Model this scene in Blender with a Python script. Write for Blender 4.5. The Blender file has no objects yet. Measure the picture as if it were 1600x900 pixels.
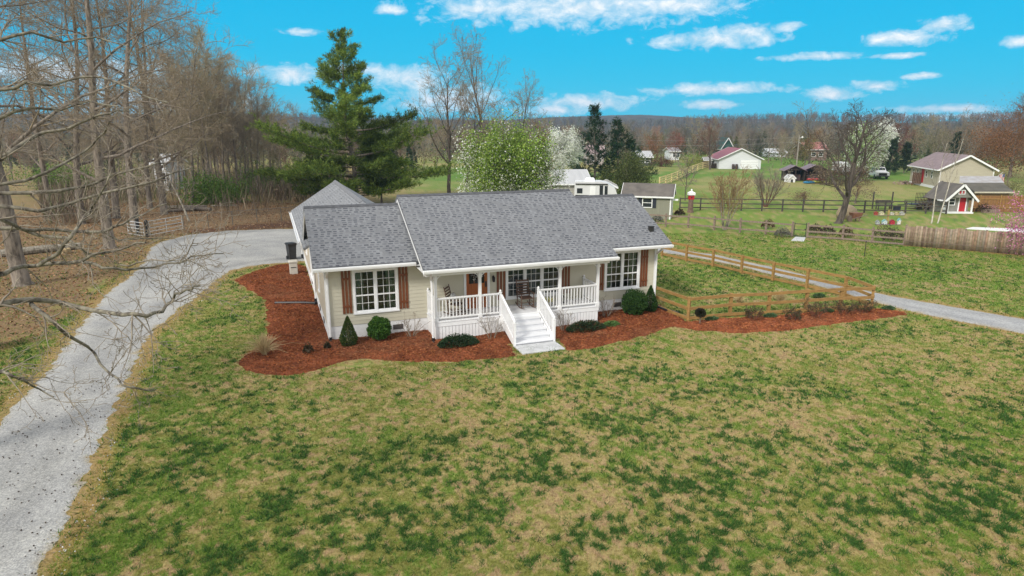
import bpy, math, random
import numpy as np
from math import sin, cos, pi, radians as R
rnd = random.Random(7)
nr = np.random.default_rng(11)
scene = bpy.context.scene
COL = scene.collection
# ------------------------------------------------------------------ camera model (metres; camera above the origin, looking along +Y)
CF, CP, CH = 1028.6, 0.2394, 8.184
def ray(px, py):
    a = (px-800)/CF; b = (450-py)/CF
    return a, cos(CP)+b*sin(CP), -sin(CP)+b*cos(CP)
def G(px, py, z=0.0):
    d = ray(px, py); t = (z-CH)/d[2]
    return t*d[0], t*d[1]
def PD(px, py, dist):
    d = ray(px, py); t = dist/d[1]
    return (t*d[0], dist, CH+t*d[2])
# ------------------------------------------------------------------ numpy noise
def _h(ix, iy, s):
    n = (ix.astype(np.int64)*374761393 + iy.astype(np.int64)*668265263 + s*974634721) & 0xffffffff
    n = ((n ^ (n >> 13))*1274126177) & 0xffffffff
    n = n ^ (n >> 16)
    return (n & 0xffff)/65535.0
def vnoise(x, y, s=0):
    x = np.asarray(x, float); y = np.asarray(y, float)
    ix = np.floor(x); iy = np.floor(y); fx = x-ix; fy = y-iy
    fx = fx*fx*(3-2*fx); fy = fy*fy*(3-2*fy)
    a = _h(ix, iy, s); b = _h(ix+1, iy, s); c = _h(ix, iy+1, s); d = _h(ix+1, iy+1, s)
    return (a*(1-fx)+b*fx)*(1-fy)+(c*(1-fx)+d*fx)*fy
def fbm(x, y, s=0, o=4):
    t = 0; amp = .5; tot = 0
    for i in range(o):
        t = t+amp*vnoise(x*2**i+i*17.3, y*2**i-i*9.1, s+i); tot += amp; amp *= .5
    return t/tot
def sstep(a, b, x):
    t = np.clip((x-a)/(b-a), 0, 1); return t*t*(3-2*t)
def poly_sd(poly, x, y):
    """signed distance to a polygon, positive inside"""
    P = np.array(poly); x = np.asarray(x, float); y = np.asarray(y, float)
    d = np.full(x.shape, 1e9); ins = np.zeros(x.shape, bool); n = len(P)
    for i in range(n):
        ax, ay = P[i]; bx, by = P[(i+1) % n]
        ex, ey = bx-ax, by-ay; L = ex*ex+ey*ey+1e-12
        t = np.clip(((x-ax)*ex+(y-ay)*ey)/L, 0, 1)
        d = np.minimum(d, np.hypot(x-ax-t*ex, y-ay-t*ey))
        c = ((ay > y) != (by > y))
        with np.errstate(divide='ignore', invalid='ignore'):
            xi = ax+(y-ay)/(by-ay+1e-15)*ex
        ins ^= (c & (x < xi))
    return np.where(ins, d, -d)
# ------------------------------------------------------------------ materials
def nodes(name):
    m = bpy.data.materials.new(name); m.use_nodes = True
    nt = m.node_tree; nt.nodes.clear()
    out = nt.nodes.new('ShaderNodeOutputMaterial'); b = nt.nodes.new('ShaderNodeBsdfPrincipled')
    nt.links.new(b.outputs[0], out.inputs['Surface'])
    return m, nt, b
def nd(nt, t, **k):
    n = nt.nodes.new(t)
    for a, v in k.items():
        if a in n.inputs.keys() if hasattr(n.inputs, 'keys') else False: n.inputs[a].default_value = v
        else: setattr(n, a, v)
    return n
def c4(c): return (c[0], c[1], c[2], 1)
def ramp(nt, src, stops):
    r = nt.nodes.new('ShaderNodeValToRGB'); e = r.color_ramp.elements
    while len(e) < len(stops): e.new(.5)
    for i, (p, c) in enumerate(stops):
        e[i].position = p; e[i].color = c4(c) if not isinstance(c, (int, float)) else (c, c, c, 1)
    nt.links.new(src, r.inputs[0]); return r.outputs[0]
def noise(nt, vec, scale, detail=4, rough=.55, dist=0):
    n = nt.nodes.new('ShaderNodeTexNoise'); n.inputs['Scale'].default_value = scale
    n.inputs['Detail'].default_value = detail; n.inputs['Roughness'].default_value = rough; n.inputs['Distortion'].default_value = dist
    if vec is not None: nt.links.new(vec, n.inputs['Vector'])
    return n.outputs[0]
def mixc(nt, fac, a, b, mode='MIX'):
    n = nt.nodes.new('ShaderNodeMix'); n.data_type = 'RGBA'; n.blend_type = mode
    for s, v in ((n.inputs[0], fac), (n.inputs[6], a), (n.inputs[7], b)):
        if isinstance(v, (int, float)): s.default_value = v
        elif isinstance(v, tuple): s.default_value = c4(v)
        else: nt.links.new(v, s)
    return n.outputs[2]
def mth(nt, op, a, b=0.0, clamp=False):
    n = nt.nodes.new('ShaderNodeMath'); n.operation = op; n.use_clamp = clamp
    for s, v in ((n.inputs[0], a), (n.inputs[1], b)):
        if isinstance(v, (int, float)): s.default_value = v
        else: nt.links.new(v, s)
    return n.outputs[0]
def bump(nt, b, h, strength, dist):
    n = nt.nodes.new('ShaderNodeBump'); n.inputs['Strength'].default_value = strength; n.inputs['Distance'].default_value = dist
    nt.links.new(h, n.inputs['Height']); nt.links.new(n.outputs[0], b.inputs['Normal'])
def objvec(nt, scl=None):
    t = nt.nodes.new('ShaderNodeTexCoord'); o = t.outputs['Object']
    if scl:
        m = nt.nodes.new('ShaderNodeMapping'); m.inputs['Scale'].default_value = scl
        nt.links.new(o, m.inputs[0]); o = m.outputs[0]
    return o
def pm(name, c, c2=None, scale=6, rough=.6, bmp=0, bdist=.01, scl=None, metal=0, lo=.35, hi=.65, spec=.5):
    """noise-varied principled material"""
    m, nt, b = nodes(name)
    b.inputs['Roughness'].default_value = rough; b.inputs['Metallic'].default_value = metal
    b.inputs['Specular IOR Level'].default_value = spec
    c2 = c2 or tuple(v*.82 for v in c)
    n = noise(nt, objvec(nt, scl), scale, 5)
    nt.links.new(ramp(nt, n, [(lo, c), (hi, c2)]), b.inputs['Base Color'])
    if bmp: bump(nt, b, n, bmp, bdist)
    return m
def vcol(name, rough=.7, scale=0, amount=.3, trans=0, spec=.3):
    """colour from the mesh's own Col attribute, with a little noise"""
    m, nt, b = nodes(name)
    a = nt.nodes.new('ShaderNodeAttribute'); a.attribute_name = 'Col'
    src = a.outputs['Color']
    if scale:
        n = noise(nt, objvec(nt), scale, 4)
        src = mixc(nt, 1.0, src, ramp(nt, n, [(.3, (1-amount,)*3), (.7, (1+amount,)*3)]), 'MULTIPLY')
    nt.links.new(src, b.inputs['Base Color']); b.inputs['Roughness'].default_value = rough
    b.inputs['Specular IOR Level'].default_value = spec
    if trans:
        out = [n for n in nt.nodes if n.type == 'OUTPUT_MATERIAL'][0]
        t = nt.nodes.new('ShaderNodeBsdfTranslucent'); nt.links.new(src, t.inputs[0])
        mx = nt.nodes.new('ShaderNodeMixShader'); mx.inputs[0].default_value = trans
        nt.links.new(b.outputs[0], mx.inputs[1]); nt.links.new(t.outputs[0], mx.inputs[2]); nt.links.new(mx.outputs[0], out.inputs['Surface'])
    return m
# ------------------------------------------------------------------ mesh building
def np_mesh(name, V, F, mat=None, cols=None, smooth=False):
    me = bpy.data.meshes.new(name); V = np.asarray(V, np.float32); F = np.asarray(F, np.int32)
    me.vertices.add(len(V)); me.vertices.foreach_set('co', V.ravel())
    nf, k = F.shape
    me.loops.add(nf*k); me.loops.foreach_set('vertex_index', F.ravel())
    me.polygons.add(nf); me.polygons.foreach_set('loop_start', np.arange(0, nf*k, k, dtype=np.int32))
    if smooth: me.polygons.foreach_set('use_smooth', np.ones(nf, bool))
    if cols is not None:
        a = me.color_attributes.new('Col', 'FLOAT_COLOR', 'POINT')
        c = np.ones((len(V), 4), np.float32); c[:, :cols.shape[1]] = cols
        a.data.foreach_set('color', c.ravel())
    me.update(); me.validate()
    if mat: me.materials.append(mat)
    return me
def link(name, me, parent=None, loc=None):
    o = bpy.data.objects.new(name, me); COL.objects.link(o)
    if parent: o.parent = parent
    if loc: o.location = loc
    return o
def tag(o, label, cat, group=None):
    o['label'] = label; o['category'] = cat
    if group: o['group'] = group
    return o
def kind(o, k): o['kind'] = k; return o
def thing(name, label, cat, loc=(0, 0, 0), rz=0.0, group=None):
    o = bpy.data.objects.new(name, None); COL.objects.link(o); o.empty_display_size = .2
    o.location = loc; o.rotation_euler = (0, 0, rz)
    return tag(o, label, cat, group)
def dup(root, loc, rz=0.0, scale=None, label=None, group=None):
    r = root.copy(); COL.objects.link(r); r.location = loc; r.rotation_euler = (0, 0, rz)
    if scale is not None: r.scale = scale if isinstance(scale, tuple) else (scale,)*3
    if label: r['label'] = label
    if group: r['group'] = group
    for ch in list(root.children):
        c = ch.copy(); COL.objects.link(c); c.parent = r
        for g in list(ch.children):
            d = g.copy(); COL.objects.link(d); d.parent = c
    return r
class MB:
    def __init__(s): s.v = []; s.f = []; s.uv = {}
    def face(s, pts, uv=None):
        i = len(s.v); s.v += [tuple(p) for p in pts]; s.f.append(tuple(range(i, i+len(pts))))
        if uv: s.uv[len(s.f)-1] = uv
    def box(s, x0, x1, y0, y1, z0, z1):
        i = len(s.v)
        s.v += [(x, y, z) for z in (z0, z1) for (x, y) in ((x0, y0), (x1, y0), (x1, y1), (x0, y1))]
        for f in ((3, 2, 1, 0), (4, 5, 6, 7), (0, 1, 5, 4), (1, 2, 6, 5), (2, 3, 7, 6), (3, 0, 4, 7)): s.f.append(tuple(i+k for k in f))
        return s
    def bbox(s, x0, x1, y0, y1, z0, z1, b=.02):
        """box with chamfered vertical and top edges"""
        def ring(z, d): return [(x0+b+d, y0+d, z), (x1-b-d, y0+d, z), (x1-d, y0+b+d, z), (x1-d, y1-b-d, z), (x1-b-d, y1-d, z), (x0+b+d, y1-d, z), (x0+d, y1-b-d, z), (x0+d, y0+b+d, z)]
        s.loft([ring(z0, 0), ring(z1-b, 0), ring(z1, b)], caps=True); return s
    def beam(s, p, q, w, h, up=(0, 0, 1)):
        p = np.array(p, float); q = np.array(q, float); d = q-p; d /= np.linalg.norm(d)
        u = np.array(up, float); a = np.cross(d, u)
        if np.linalg.norm(a) < 1e-4: a = np.cross(d, (1, 0, 0))
        a /= np.linalg.norm(a); u = np.cross(a, d); i = len(s.v)
        for e in (p, q):
            for (m, n) in ((-1, -1), (1, -1), (1, 1), (-1, 1)): s.v.append(tuple(e+a*m*w/2+u*n*h/2))
        for f in ((3, 2, 1, 0), (4, 5, 6, 7), (0, 1, 5, 4), (1, 2, 6, 5), (2, 3, 7, 6), (3, 0, 4, 7)): s.f.append(tuple(i+k for k in f))
        return s
    def loft(s, rings, caps=True, close=True):
        i = len(s.v); n = len(rings[0])
        for r in rings: s.v += [tuple(p) for p in r]
        for k in range(len(rings)-1):
            for j in range(n if close else n-1):
                j2 = (j+1) % n; s.f.append((i+k*n+j, i+k*n+j2, i+(k+1)*n+j2, i+(k+1)*n+j))
        if caps:
            s.f.append(tuple(i+j for j in reversed(range(n)))); s.f.append(tuple(i+(len(rings)-1)*n+j for j in range(n)))
        return s
    def tube(s, pts, rad, n=8, caps=True):
        pts = [np.array(p, float) for p in pts]; rings = []
        rad = rad if hasattr(rad, '__len__') else [rad]*len(pts); ref = None
        for k, p in enumerate(pts):
            d = pts[min(k+1, len(pts)-1)]-pts[max(k-1, 0)]; d = d/np.linalg.norm(d)
            if ref is None: ref = np.array((0, 0, 1.)) if abs(d[2]) < .9 else np.array((1., 0, 0))
            a = np.cross(d, ref); a /= np.linalg.norm(a); b = np.cross(a, d); ref = b
            rings.append([p+rad[k]*(a*cos(2*pi*j/n)+b*sin(2*pi*j/n)) for j in range(n)])
        return s.loft(rings, caps)
    def lathe(s, prof, c=(0, 0), n=16, caps=True):
        return s.loft([[(c[0]+r*cos(2*pi*j/n), c[1]+r*sin(2*pi*j/n), z) for j in range(n)] for r, z in prof], caps)
    def ell(s, c, r, n=10, m=6):
        return s.loft([[(c[0]+r[0]*sin(t)*cos(2*pi*j/n), c[1]+r[1]*sin(t)*sin(2*pi*j/n), c[2]-r[2]*cos(t)) for j in range(n)] for t in [.08+(pi-.16)*k/m for k in range(m+1)]])
    def slab(s, a, b, c, d, th):
        """roof slope: eave a->b, ridge d->c (a,b,c,d around), thickness downwards; uv in metres"""
        A, B, C_, D = [np.array(p, float) for p in (a, b, c, d)]
        nrm = np.cross(B-A, D-A); nrm /= np.linalg.norm(nrm)
        if nrm[2] < 0: nrm = -nrm
        e = (B-A)/np.linalg.norm(B-A); up = (D-A)-e*np.dot(D-A, e); up /= np.linalg.norm(up)
        uv = [(float(np.dot(p-A, e)), float(np.dot(p-A, up))) for p in (A, B, C_, D)]
        lo = [p-nrm*th for p in (A, B, C_, D)]; hi = [A, B, C_, D]
        s.face(hi, uv); s.face(lo[::-1])
        for k in range(4): s.face([lo[k], lo[(k+1) % 4], hi[(k+1) % 4], hi[k]])
        return s
    def build(s, name, mat, parent=None, loc=None, rz=None, smooth=False):
        me = bpy.data.meshes.new(name); me.from_pydata(s.v, [], s.f); me.update()
        if s.uv:
            l = me.uv_layers.new(name='UV')
            for fi, uv in s.uv.items():
                for k, li in enumerate(me.polygons[fi].loop_indices): l.data[li].uv = uv[k]
        for p in me.polygons: p.use_smooth = smooth
        me.materials.append(mat)
        o = link(name, me, parent, loc)
        if rz is not None: o.rotation_euler = (0, 0, rz)
        return o
def tubes(polys, n=4):
    """many polylines [(pts, radii)] -> V, F quads; vectorised by length"""
    by = {}
    for p, r in polys: by.setdefault(len(p), []).append((p, r))
    VV = []; FF = []; off = 0
    for k, L in by.items():
        P = np.array([p for p, r in L], float); Rr = np.array([r for p, r in L], float)
        d = np.empty_like(P); d[:, 1:-1] = P[:, 2:]-P[:, :-2]; d[:, 0] = P[:, 1]-P[:, 0]; d[:, -1] = P[:, -1]-P[:, -2]
        d /= np.linalg.norm(d, axis=2, keepdims=True)+1e-9
        mean = P[:, -1]-P[:, 0]; ref = np.where((np.abs(mean[:, 2])/(np.linalg.norm(mean, axis=1)+1e-9) > .8)[:, None], np.array([1., 0, 0]), np.array([0, 0, 1.]))[:, None, :]
        a = np.cross(d, ref); a /= np.linalg.norm(a, axis=2, keepdims=True)+1e-9; b = np.cross(a, d)
        th = np.arange(n)*2*pi/n
        V = P[:, :, None, :]+Rr[:, :, None, None]*(a[:, :, None, :]*np.cos(th)[None, None, :, None]+b[:, :, None, :]*np.sin(th)[None, None, :, None])
        M = len(L); idx = np.arange(M*k*n).reshape(M, k, n)+off
        q = np.stack([idx[:, :-1, :], np.roll(idx, -1, 2)[:, :-1, :], np.roll(idx, -1, 2)[:, 1:, :], idx[:, 1:, :]], -1).reshape(-1, 4)
        VV.append(V.reshape(-1, 3)); FF.append(q); off += M*k*n
    return np.concatenate(VV), np.concatenate(FF)
def unit(v): return v/(np.linalg.norm(v, axis=-1, keepdims=True)+1e-9)
def cards(C, w, h, rng, up=0.0, dirs=None, cup=0):
    """leaf quads (diamonds) at centres C; w, h arrays or floats; returns V, F"""
    n = len(C); d = unit(rng.normal(size=(n, 3))+np.array([0, 0, up])) if dirs is None else unit(dirs)
    s = unit(np.cross(d, rng.normal(size=(n, 3))))
    w = np.broadcast_to(np.asarray(w, float), (n,))[:, None]; h = np.broadcast_to(np.asarray(h, float), (n,))[:, None]
    V = np.stack([C-d*h*.5, C+s*w*.5, C+d*h*.5, C-s*w*.5], 1).reshape(-1, 3)
    return V, np.arange(4*n).reshape(n, 4)
def merge(parts):
    V = []; F = []; Cc = []; o = 0
    for v, f, c in parts:
        V.append(v); F.append(f+o); Cc.append(np.broadcast_to(np.asarray(c, float), (len(v), 3)) if np.ndim(c) < 2 else c); o += len(v)
    return np.concatenate(V), np.concatenate(F), np.concatenate(Cc)
def pal(n, cols, rng, k=4, jit=.18):
    """per-leaf colours (repeated for its k corners)"""
    cols = np.array(cols); c = cols[rng.integers(0, len(cols), n)]*(1+rng.normal(size=(n, 1))*jit)
    return np.repeat(np.clip(c, .002, 1), k, 0)
# ================================================================== CAMERA, WORLD, SUN
cam = bpy.data.objects.new('camera', bpy.data.cameras.new('camera')); COL.objects.link(cam)
cam.location = (0, 0, CH); cam.rotation_euler = (pi/2-CP, 0, 0)
cam.data.sensor_width = 36; cam.data.lens = CF/1600*36; cam.data.clip_end = 9000; cam.data.clip_start = .1
scene.camera = cam
SUN_EL, SUN_AZ = R(38), R(215)         # azimuth clockwise from +Y: behind the camera, to its left
w = bpy.data.worlds.new('World'); scene.world = w; w.use_nodes = True
nt = w.node_tree; nt.nodes.clear()
wo = nt.nodes.new('ShaderNodeOutputWorld'); bg = nt.nodes.new('ShaderNodeBackground'); nt.links.new(bg.outputs[0], wo.inputs[0])
sky = nt.nodes.new('ShaderNodeTexSky'); sky.sky_type = 'NISHITA'; sky.sun_disc = False
sky.sun_elevation = SUN_EL; sky.sun_rotation = SUN_AZ
tc = nt.nodes.new('ShaderNodeTexCoord'); sx = nt.nodes.new('ShaderNodeSeparateXYZ'); nt.links.new(tc.outputs['Generated'], sx.inputs[0])
az = mth(nt, 'ARCTAN2', sx.outputs[0], sx.outputs[1]); el = mth(nt, 'ARCSINE', sx.outputs[2])
cx = nt.nodes.new('ShaderNodeCombineXYZ'); nt.links.new(az, cx.inputs[0]); nt.links.new(el, cx.inputs[1])
CLOUDS = [(900, 8, 250, 34), (740, 15, 90, 14), (1060, 8, 110, 22), (1115, 62, 110, 17), (1165, 50, 55, 16), (1410, 60, 46, 14), (1475, 40, 24, 14),
          (1230, 42, 20, 9), (1305, 146, 38, 13), (1365, 134, 27, 11), (1120, 140, 115, 12), (1110, 162, 44, 9), (920, 160, 95, 18), (470, 50, 34, 7),
          (612, 16, 30, 10), (1440, 118, 20, 6), (1275, 88, 70, 7), (1400, 87, 34, 5), (460, 115, 66, 17), (640, 122, 80, 25), (700, 155, 110, 30),
          (560, 108, 60, 11), (1480, 170, 60, 8), (1596, 64, 14, 9), (1530, 182, 120, 6), (860, 172, 70, 14), (90, 112, 140, 26), (250, 160, 120, 26)]
f = None
for (px, py, wx, wy) in CLOUDS:
    if wx < 200: wx *= .88; wy *= .86
    d = ray(px, py); n = math.sqrt(sum(t*t for t in d)); a = math.atan2(d[0], d[1]); e = math.asin(d[2]/n)
    ppr = CF/ (d[0]**2+1)                                     # pixels per radian of azimuth there
    m = nt.nodes.new('ShaderNodeMapping'); m.vector_type = 'POINT'
    m.inputs['Location'].default_value = (-a*ppr/wx, -e*CF/wy, 0); m.inputs['Scale'].default_value = (ppr/wx, CF/wy, 1)
    nt.links.new(cx.outputs[0], m.inputs[0])
    l = nt.nodes.new('ShaderNodeVectorMath'); l.operation = 'LENGTH'; nt.links.new(m.outputs[0], l.inputs[0])
    v = mth(nt, 'SUBTRACT', 1.0, l.outputs['Value'])
    f = v if f is None else mth(nt, 'MAXIMUM', f, v)
f = mth(nt, 'MAXIMUM', f, -.6)
mp = nt.nodes.new('ShaderNodeMapping'); mp.inputs['Scale'].default_value = (20, 34, 1); nt.links.new(cx.outputs[0], mp.inputs[0])
nz = noise(nt, mp.outputs[0], 1.7, 11, .66, .35)
f = mth(nt, 'ADD', f, mth(nt, 'MULTIPLY', mth(nt, 'SUBTRACT', nz, .5), 2.2))
front = ramp(nt, f, [(.0, 0), (.36, .42), (1.0, 1)])
# unseen white overcast added above and behind the view, to keep ambient light neutral
up_c = ramp(nt, mth(nt, 'ADD', el, mth(nt, 'MULTIPLY', mth(nt, 'SUBTRACT', nz, .5), .1)), [(R(15.5), 0), (R(24), 1)])
sd_c = ramp(nt, mth(nt, 'ABSOLUTE', mth(nt, 'MULTIPLY', az, 1/pi)), [(.31, 0), (.45, 1)])
cloud = mth(nt, 'MAXIMUM', front, mth(nt, 'MAXIMUM', up_c, sd_c))
base = mixc(nt, .985, mixc(nt, 1.0, sky.outputs[0], (.1, .1, .1), 'MULTIPLY'),
            ramp(nt, el, [(0, (.01, .445, .635)), (R(6), (.0, .385, .63)), (R(18), (.0, .30, .60))]))
nt.links.new(base, bg.inputs[0])
ccol = mixc(nt, ramp(nt, nz, [(.4, 0), (.72, 1)]), (.48, .60, .69), (.75, .77, .79))
ccol = mixc(nt, mth(nt, 'MAXIMUM', up_c, sd_c), ccol, (.72, .725, .74))
nt.links.new(mixc(nt, cloud, base, ccol), bg.inputs[0]); bg.inputs[1].default_value = 1.0
sl = bpy.data.lights.new('sun', 'SUN'); sl.energy = 2.3; sl.angle = R(12); sl.color = (1, .95, .87)
so = bpy.data.objects.new('sun', sl); COL.objects.link(so)
sdv = (sin(SUN_AZ)*cos(SUN_EL), cos(SUN_AZ)*cos(SUN_EL), sin(SUN_EL))
from mathutils import Vector, Matrix
so.rotation_euler = Vector(sdv).to_track_quat('Z', 'Y').to_euler()
vs = scene.view_settings; vs.view_transform = 'Standard'; vs.look = 'None'; vs.exposure = .48; vs.gamma = 1; vs.use_curve_mapping = False
scene.render.engine = 'CYCLES'; cy = scene.cycles
cy.max_bounces = 6; cy.diffuse_bounces = 3; cy.glossy_bounces = 3; cy.transmission_bounces = 4; cy.transparent_max_bounces = 8
cy.use_denoising = True; cy.use_adaptive_sampling = True; cy.adaptive_threshold = .01; cy.caustics_reflective = False; cy.caustics_refractive = False
# ================================================================== GROUND AREAS (polygons on the ground)
DRIVE = [G(*p) for p in [(452, 412), (432, 412), (400, 416), (365, 423), (334, 446), (312, 467), (288, 482), (262, 503), (240, 530), (224, 562), (208, 600), (196, 626), (180, 668), (160, 715), (132, 785), (105, 845), (78, 900), (50, 960)]] + \
    [(-8.2, 7.0), (-13, 5.5), (-15, 11)] + [G(*p) for p in [(-90, 760), (8, 636), (52, 594), (82, 553), (120, 506), (160, 457), (200, 430), (222, 403), (230, 386), (250, 377), (288, 367), (360, 359.5), (452, 357), (520, 357)]] + [(-7.5, 46)]
MULCH = [G(*p) for p in [(362, 438), (388, 453), (409, 466), (414, 482), (415, 508), (414, 525), (397, 545), (374, 560), (371, 570), (384, 579), (410, 586), (450, 588), (490, 581), (530, 568), (560, 562), (600, 563), (650, 566), (700, 567), (750, 563), (786, 559), (807, 557), (796, 538), (870, 530), (884, 549), (930, 544), (990, 531), (1025, 519), (1050, 511), (1100, 518), (1160, 521.5), (1220, 518), (1290, 509), (1350, 502), (1400, 496), (1420, 492), (1412, 487), (1380, 483), (1361, 482.5), (1312, 484), (1258, 489), (1200, 493), (1140, 496), (1075, 502), (1050, 487), (1020, 470), (960, 478), (700, 505), (520, 515), (490, 450), (478, 415), (455, 412), (430, 415), (395, 424)]]
ROADR = [G(*p) for p in [(1000, 381), (1040, 387), (1120, 398), (1220, 420), (1300, 440), (1366, 456), (1450, 472), (1600, 498), (1760, 526), (1800, 560), (1600, 523), (1520, 507), (1430, 489), (1370, 474), (1330, 463), (1250, 440), (1150, 416), (1100, 405), (1040, 396), (1000, 391)]]
LITTER = [G(*p) for p in [(-60, 560), (60, 520), (130, 475), (185, 425), (220, 400), (228, 384), (250, 375), (288, 366), (360, 359), (452, 357), (520, 356), (520, 330), (445, 318), (380, 312), (300, 310), (180, 318), (60, 330), (-120, 350), (-300, 480)]]
BEDS = [(300, 346, 22, 8)]
GREENSPOTS = [(640, 370, 0)]  # (kept for documentation of dense weed patches below)
DARK = [(800, 745, 70, 26), (760, 790, 50, 18), (560, 745, 60, 22), (470, 720, 40, 18), (640, 730, 50, 15), (850, 700, 60, 16), (1240, 600, 55, 12), (1160, 580, 35, 12), (1190, 615, 70, 12),
        (1350, 810, 80, 26), (1290, 830, 60, 20), (1460, 790, 70, 20), (1550, 780, 70, 30), (1440, 680, 60, 14), (1330, 700, 60, 22), (1130, 745, 70, 20), (1080, 830, 80, 26), (1000, 740, 60, 16), (930, 840, 70, 24), (720, 850, 60, 25),
        (1220, 860, 60, 20), (1570, 640, 50, 16), (1030, 650, 50, 12), (900, 660, 60, 14), (700, 690, 60, 16), (420, 800, 60, 24), (310, 700, 40, 20), (1050, 770, 50, 20), (1400, 720, 60, 14), (1120, 880, 80, 25), (870, 880, 60, 20),
        (1180, 690, 60, 16), (1500, 720, 50, 14), (520, 800, 60, 20), (350, 860, 60, 20), (620, 810, 50, 20), (1250, 400, 60, 8), (1120, 425, 60, 12), (1090, 450, 40, 10), (1420, 420, 90, 10)]
def dark_mask(x, y):
    m = np.zeros(np.shape(x))
    for (px, py, rx, ry) in DARK:
        gx, gy = G(px, py); sxx = abs(G(px+rx, py)[0]-gx); syy = abs(G(px, py-ry)[1]-gy)
        m = np.maximum(m, np.exp(-(((x-gx)/sxx)**2+((y-gy)/syy)**2)))
    return m
# classes of lawn growth: 0 straw, 1 pinkish bare thatch, 2 olive, 3 bright green, 4 dark weed tufts
LAWN = [[(.36, .265, .135), (.42, .32, .175), (.29, .22, .105), (.33, .27, .11)], [(.34, .225, .14), (.30, .19, .125), (.40, .275, .175)], [(.19, .20, .048), (.23, .23, .06), (.15, .175, .038)], [(.115, .205, .028), (.15, .24, .04), (.09, .175, .028)], [(.034, .092, .020), (.046, .115, .024), (.028, .076, .020), (.060, .135, .028)]]
LAWN = [[tuple(v*m for v, m in zip(c, (1.13, 1.12, 1.04))) for c in p] for p in LAWN]
LMEAN = np.array([np.mean(p, 0) for p in LAWN])
def lawn_noise(x, y):
    a = .27*vnoise(x*4.3, y*4.3, 101)+.47*vnoise(x*8.6, y*8.6, 102)+.26*fbm(x*1.3, y*1.3, 103, 3)
    b = .24*fbm(x*.55+3, y*.55, 105, 3)+.36*vnoise(x*3.2, y*3.2, 106)+.40*vnoise(x*8.1, y*8.1, 107)
    g = .18*fbm(x*.28, y*.28, 108, 3)+.36*fbm(x*1.9, y*1.9, 109, 3)+.46*vnoise(x*7.1, y*7.1, 110)
    p = .28*fbm(x*.5+40, y*.5, 21, 3)+.34*vnoise(x*3.4, y*3.4, 111)+.38*vnoise(x*8.8, y*8.8, 112)
    return a, b, g, p
_s = nr.uniform(-30, 30, (2, 40000)); _q = lawn_noise(_s[0], _s[1]+20)
QA, QB, QG, QP = [np.quantile(v, np.linspace(0, 1, 201)) for v in _q]
def rank(v, q): return np.interp(v, q, np.linspace(0, 1, 201))
def lawn_class(x, y, jit=0.0):
    right = sstep(3, 9, x-.10*(y-24))*sstep(26, 34, y); left = sstep(-3.5, -6.5, x+.28*(y-15))*sstep(38, 30, y)
    dm = dark_mask(x, y)
    a, b, g, p = lawn_noise(x, y); a = rank(a+jit, QA); b = rank(b-jit, QB); g = rank(g+jit*.5, QG); p = rank(p-jit*.5, QP)
    lo = fbm(x*.33+7, y*.33, 15)
    dark = np.clip(.035+.30*dm+.12*sstep(.42, .66, lo), 0, .42)*(1-.4*right)             # share of ground under dark tufts
    bright = .19+.34*right+.20*left+.10*sstep(.5, .7, fbm(x*.2+60, y*.2, 16)); oliv = .52+.16*right+.12*left-.14*sstep(.5, .68, fbm(x*.25+90, y*.25, 17))
    c = np.where(p > .70, 1, 0); c = np.where(g > 1-oliv, 2, c); c = np.where(b > 1-bright, 3, c)
    c = np.where((p > .84) & (right > .5), 1, c); c = np.where(a > 1-dark, 4, c)
    return c
# ---- ground sheet: polar grid under the camera
rr = np.concatenate([[0.01], np.linspace(2, 7.9, 12), 8*1.0075**np.arange(0, 245), 8*1.0075**245*1.02**np.arange(0, 232)])
th = np.concatenate([np.arange(-55, 55, .28), np.arange(55, 305, 5.0)])*pi/180
RR, TH = np.meshgrid(rr, th, indexing='ij'); X = RR*np.sin(TH); Y = RR*np.cos(TH)
def terrain(x, y):
    r = np.hypot(x, y)
    return np.where(r > 450, (r-450)*.004, 0.0)*sstep(450, 700, r)
Z = terrain(X, Y)
lit = sstep(-.8, .8, poly_sd(LITTER, X, Y)+(fbm(X*.6, Y*.6, 31)-.5)*4)
lit = np.maximum(lit, sstep(-6, -14, X+.06*Y)*sstep(50, 58, Y)*sstep(150, 120, Y)*(.55+.45*fbm(X*.15, Y*.15, 33)))
lit = np.maximum(lit, sstep(-32, -44, X)*sstep(30, 45, Y)*sstep(75, 60, Y))
side = lambda P: poly_sd(P, X, Y)
edge = np.maximum(sstep(-.5, -.05, side(DRIVE)+(fbm(X*1.2, Y*1.2, 41)-.5)*.9), sstep(-.5, -.05, side(ROADR)+(fbm(X*1.2, Y*1.2, 42)-.5)*.5))
straw = np.array([.34, .25, .14]); olive = np.array([.17, .17, .05]); lush = np.array([.085, .19, .022]); deep = np.array([.026, .062, .016])
mixv = lambda a, b, t: a*(1-t[..., None])+b*t[..., None]
C = LMEAN[lawn_class(X, Y)]
avg = mixv(np.broadcast_to(np.array([.255, .24, .088]), X.shape+(3,)), np.array([.13, .20, .035]), np.clip(sstep(28, 40, Y)*(X > -6), 0, 1)*.8); C = mixv(C, avg, .50+.15*sstep(45, 90, Y))
meadow = sstep(60, 110, Y)*sstep(-30, -10, X)
C = mixv(C, mixv(np.broadcast_to(np.array([.095, .19, .03]), X.shape+(3,)), np.array([.26, .23, .09]), sstep(.4, .65, fbm(X*.06, Y*.06, 71))), meadow*.8)
C = mixv(C, np.array([.205, .130, .075]), lit*.9)
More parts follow.
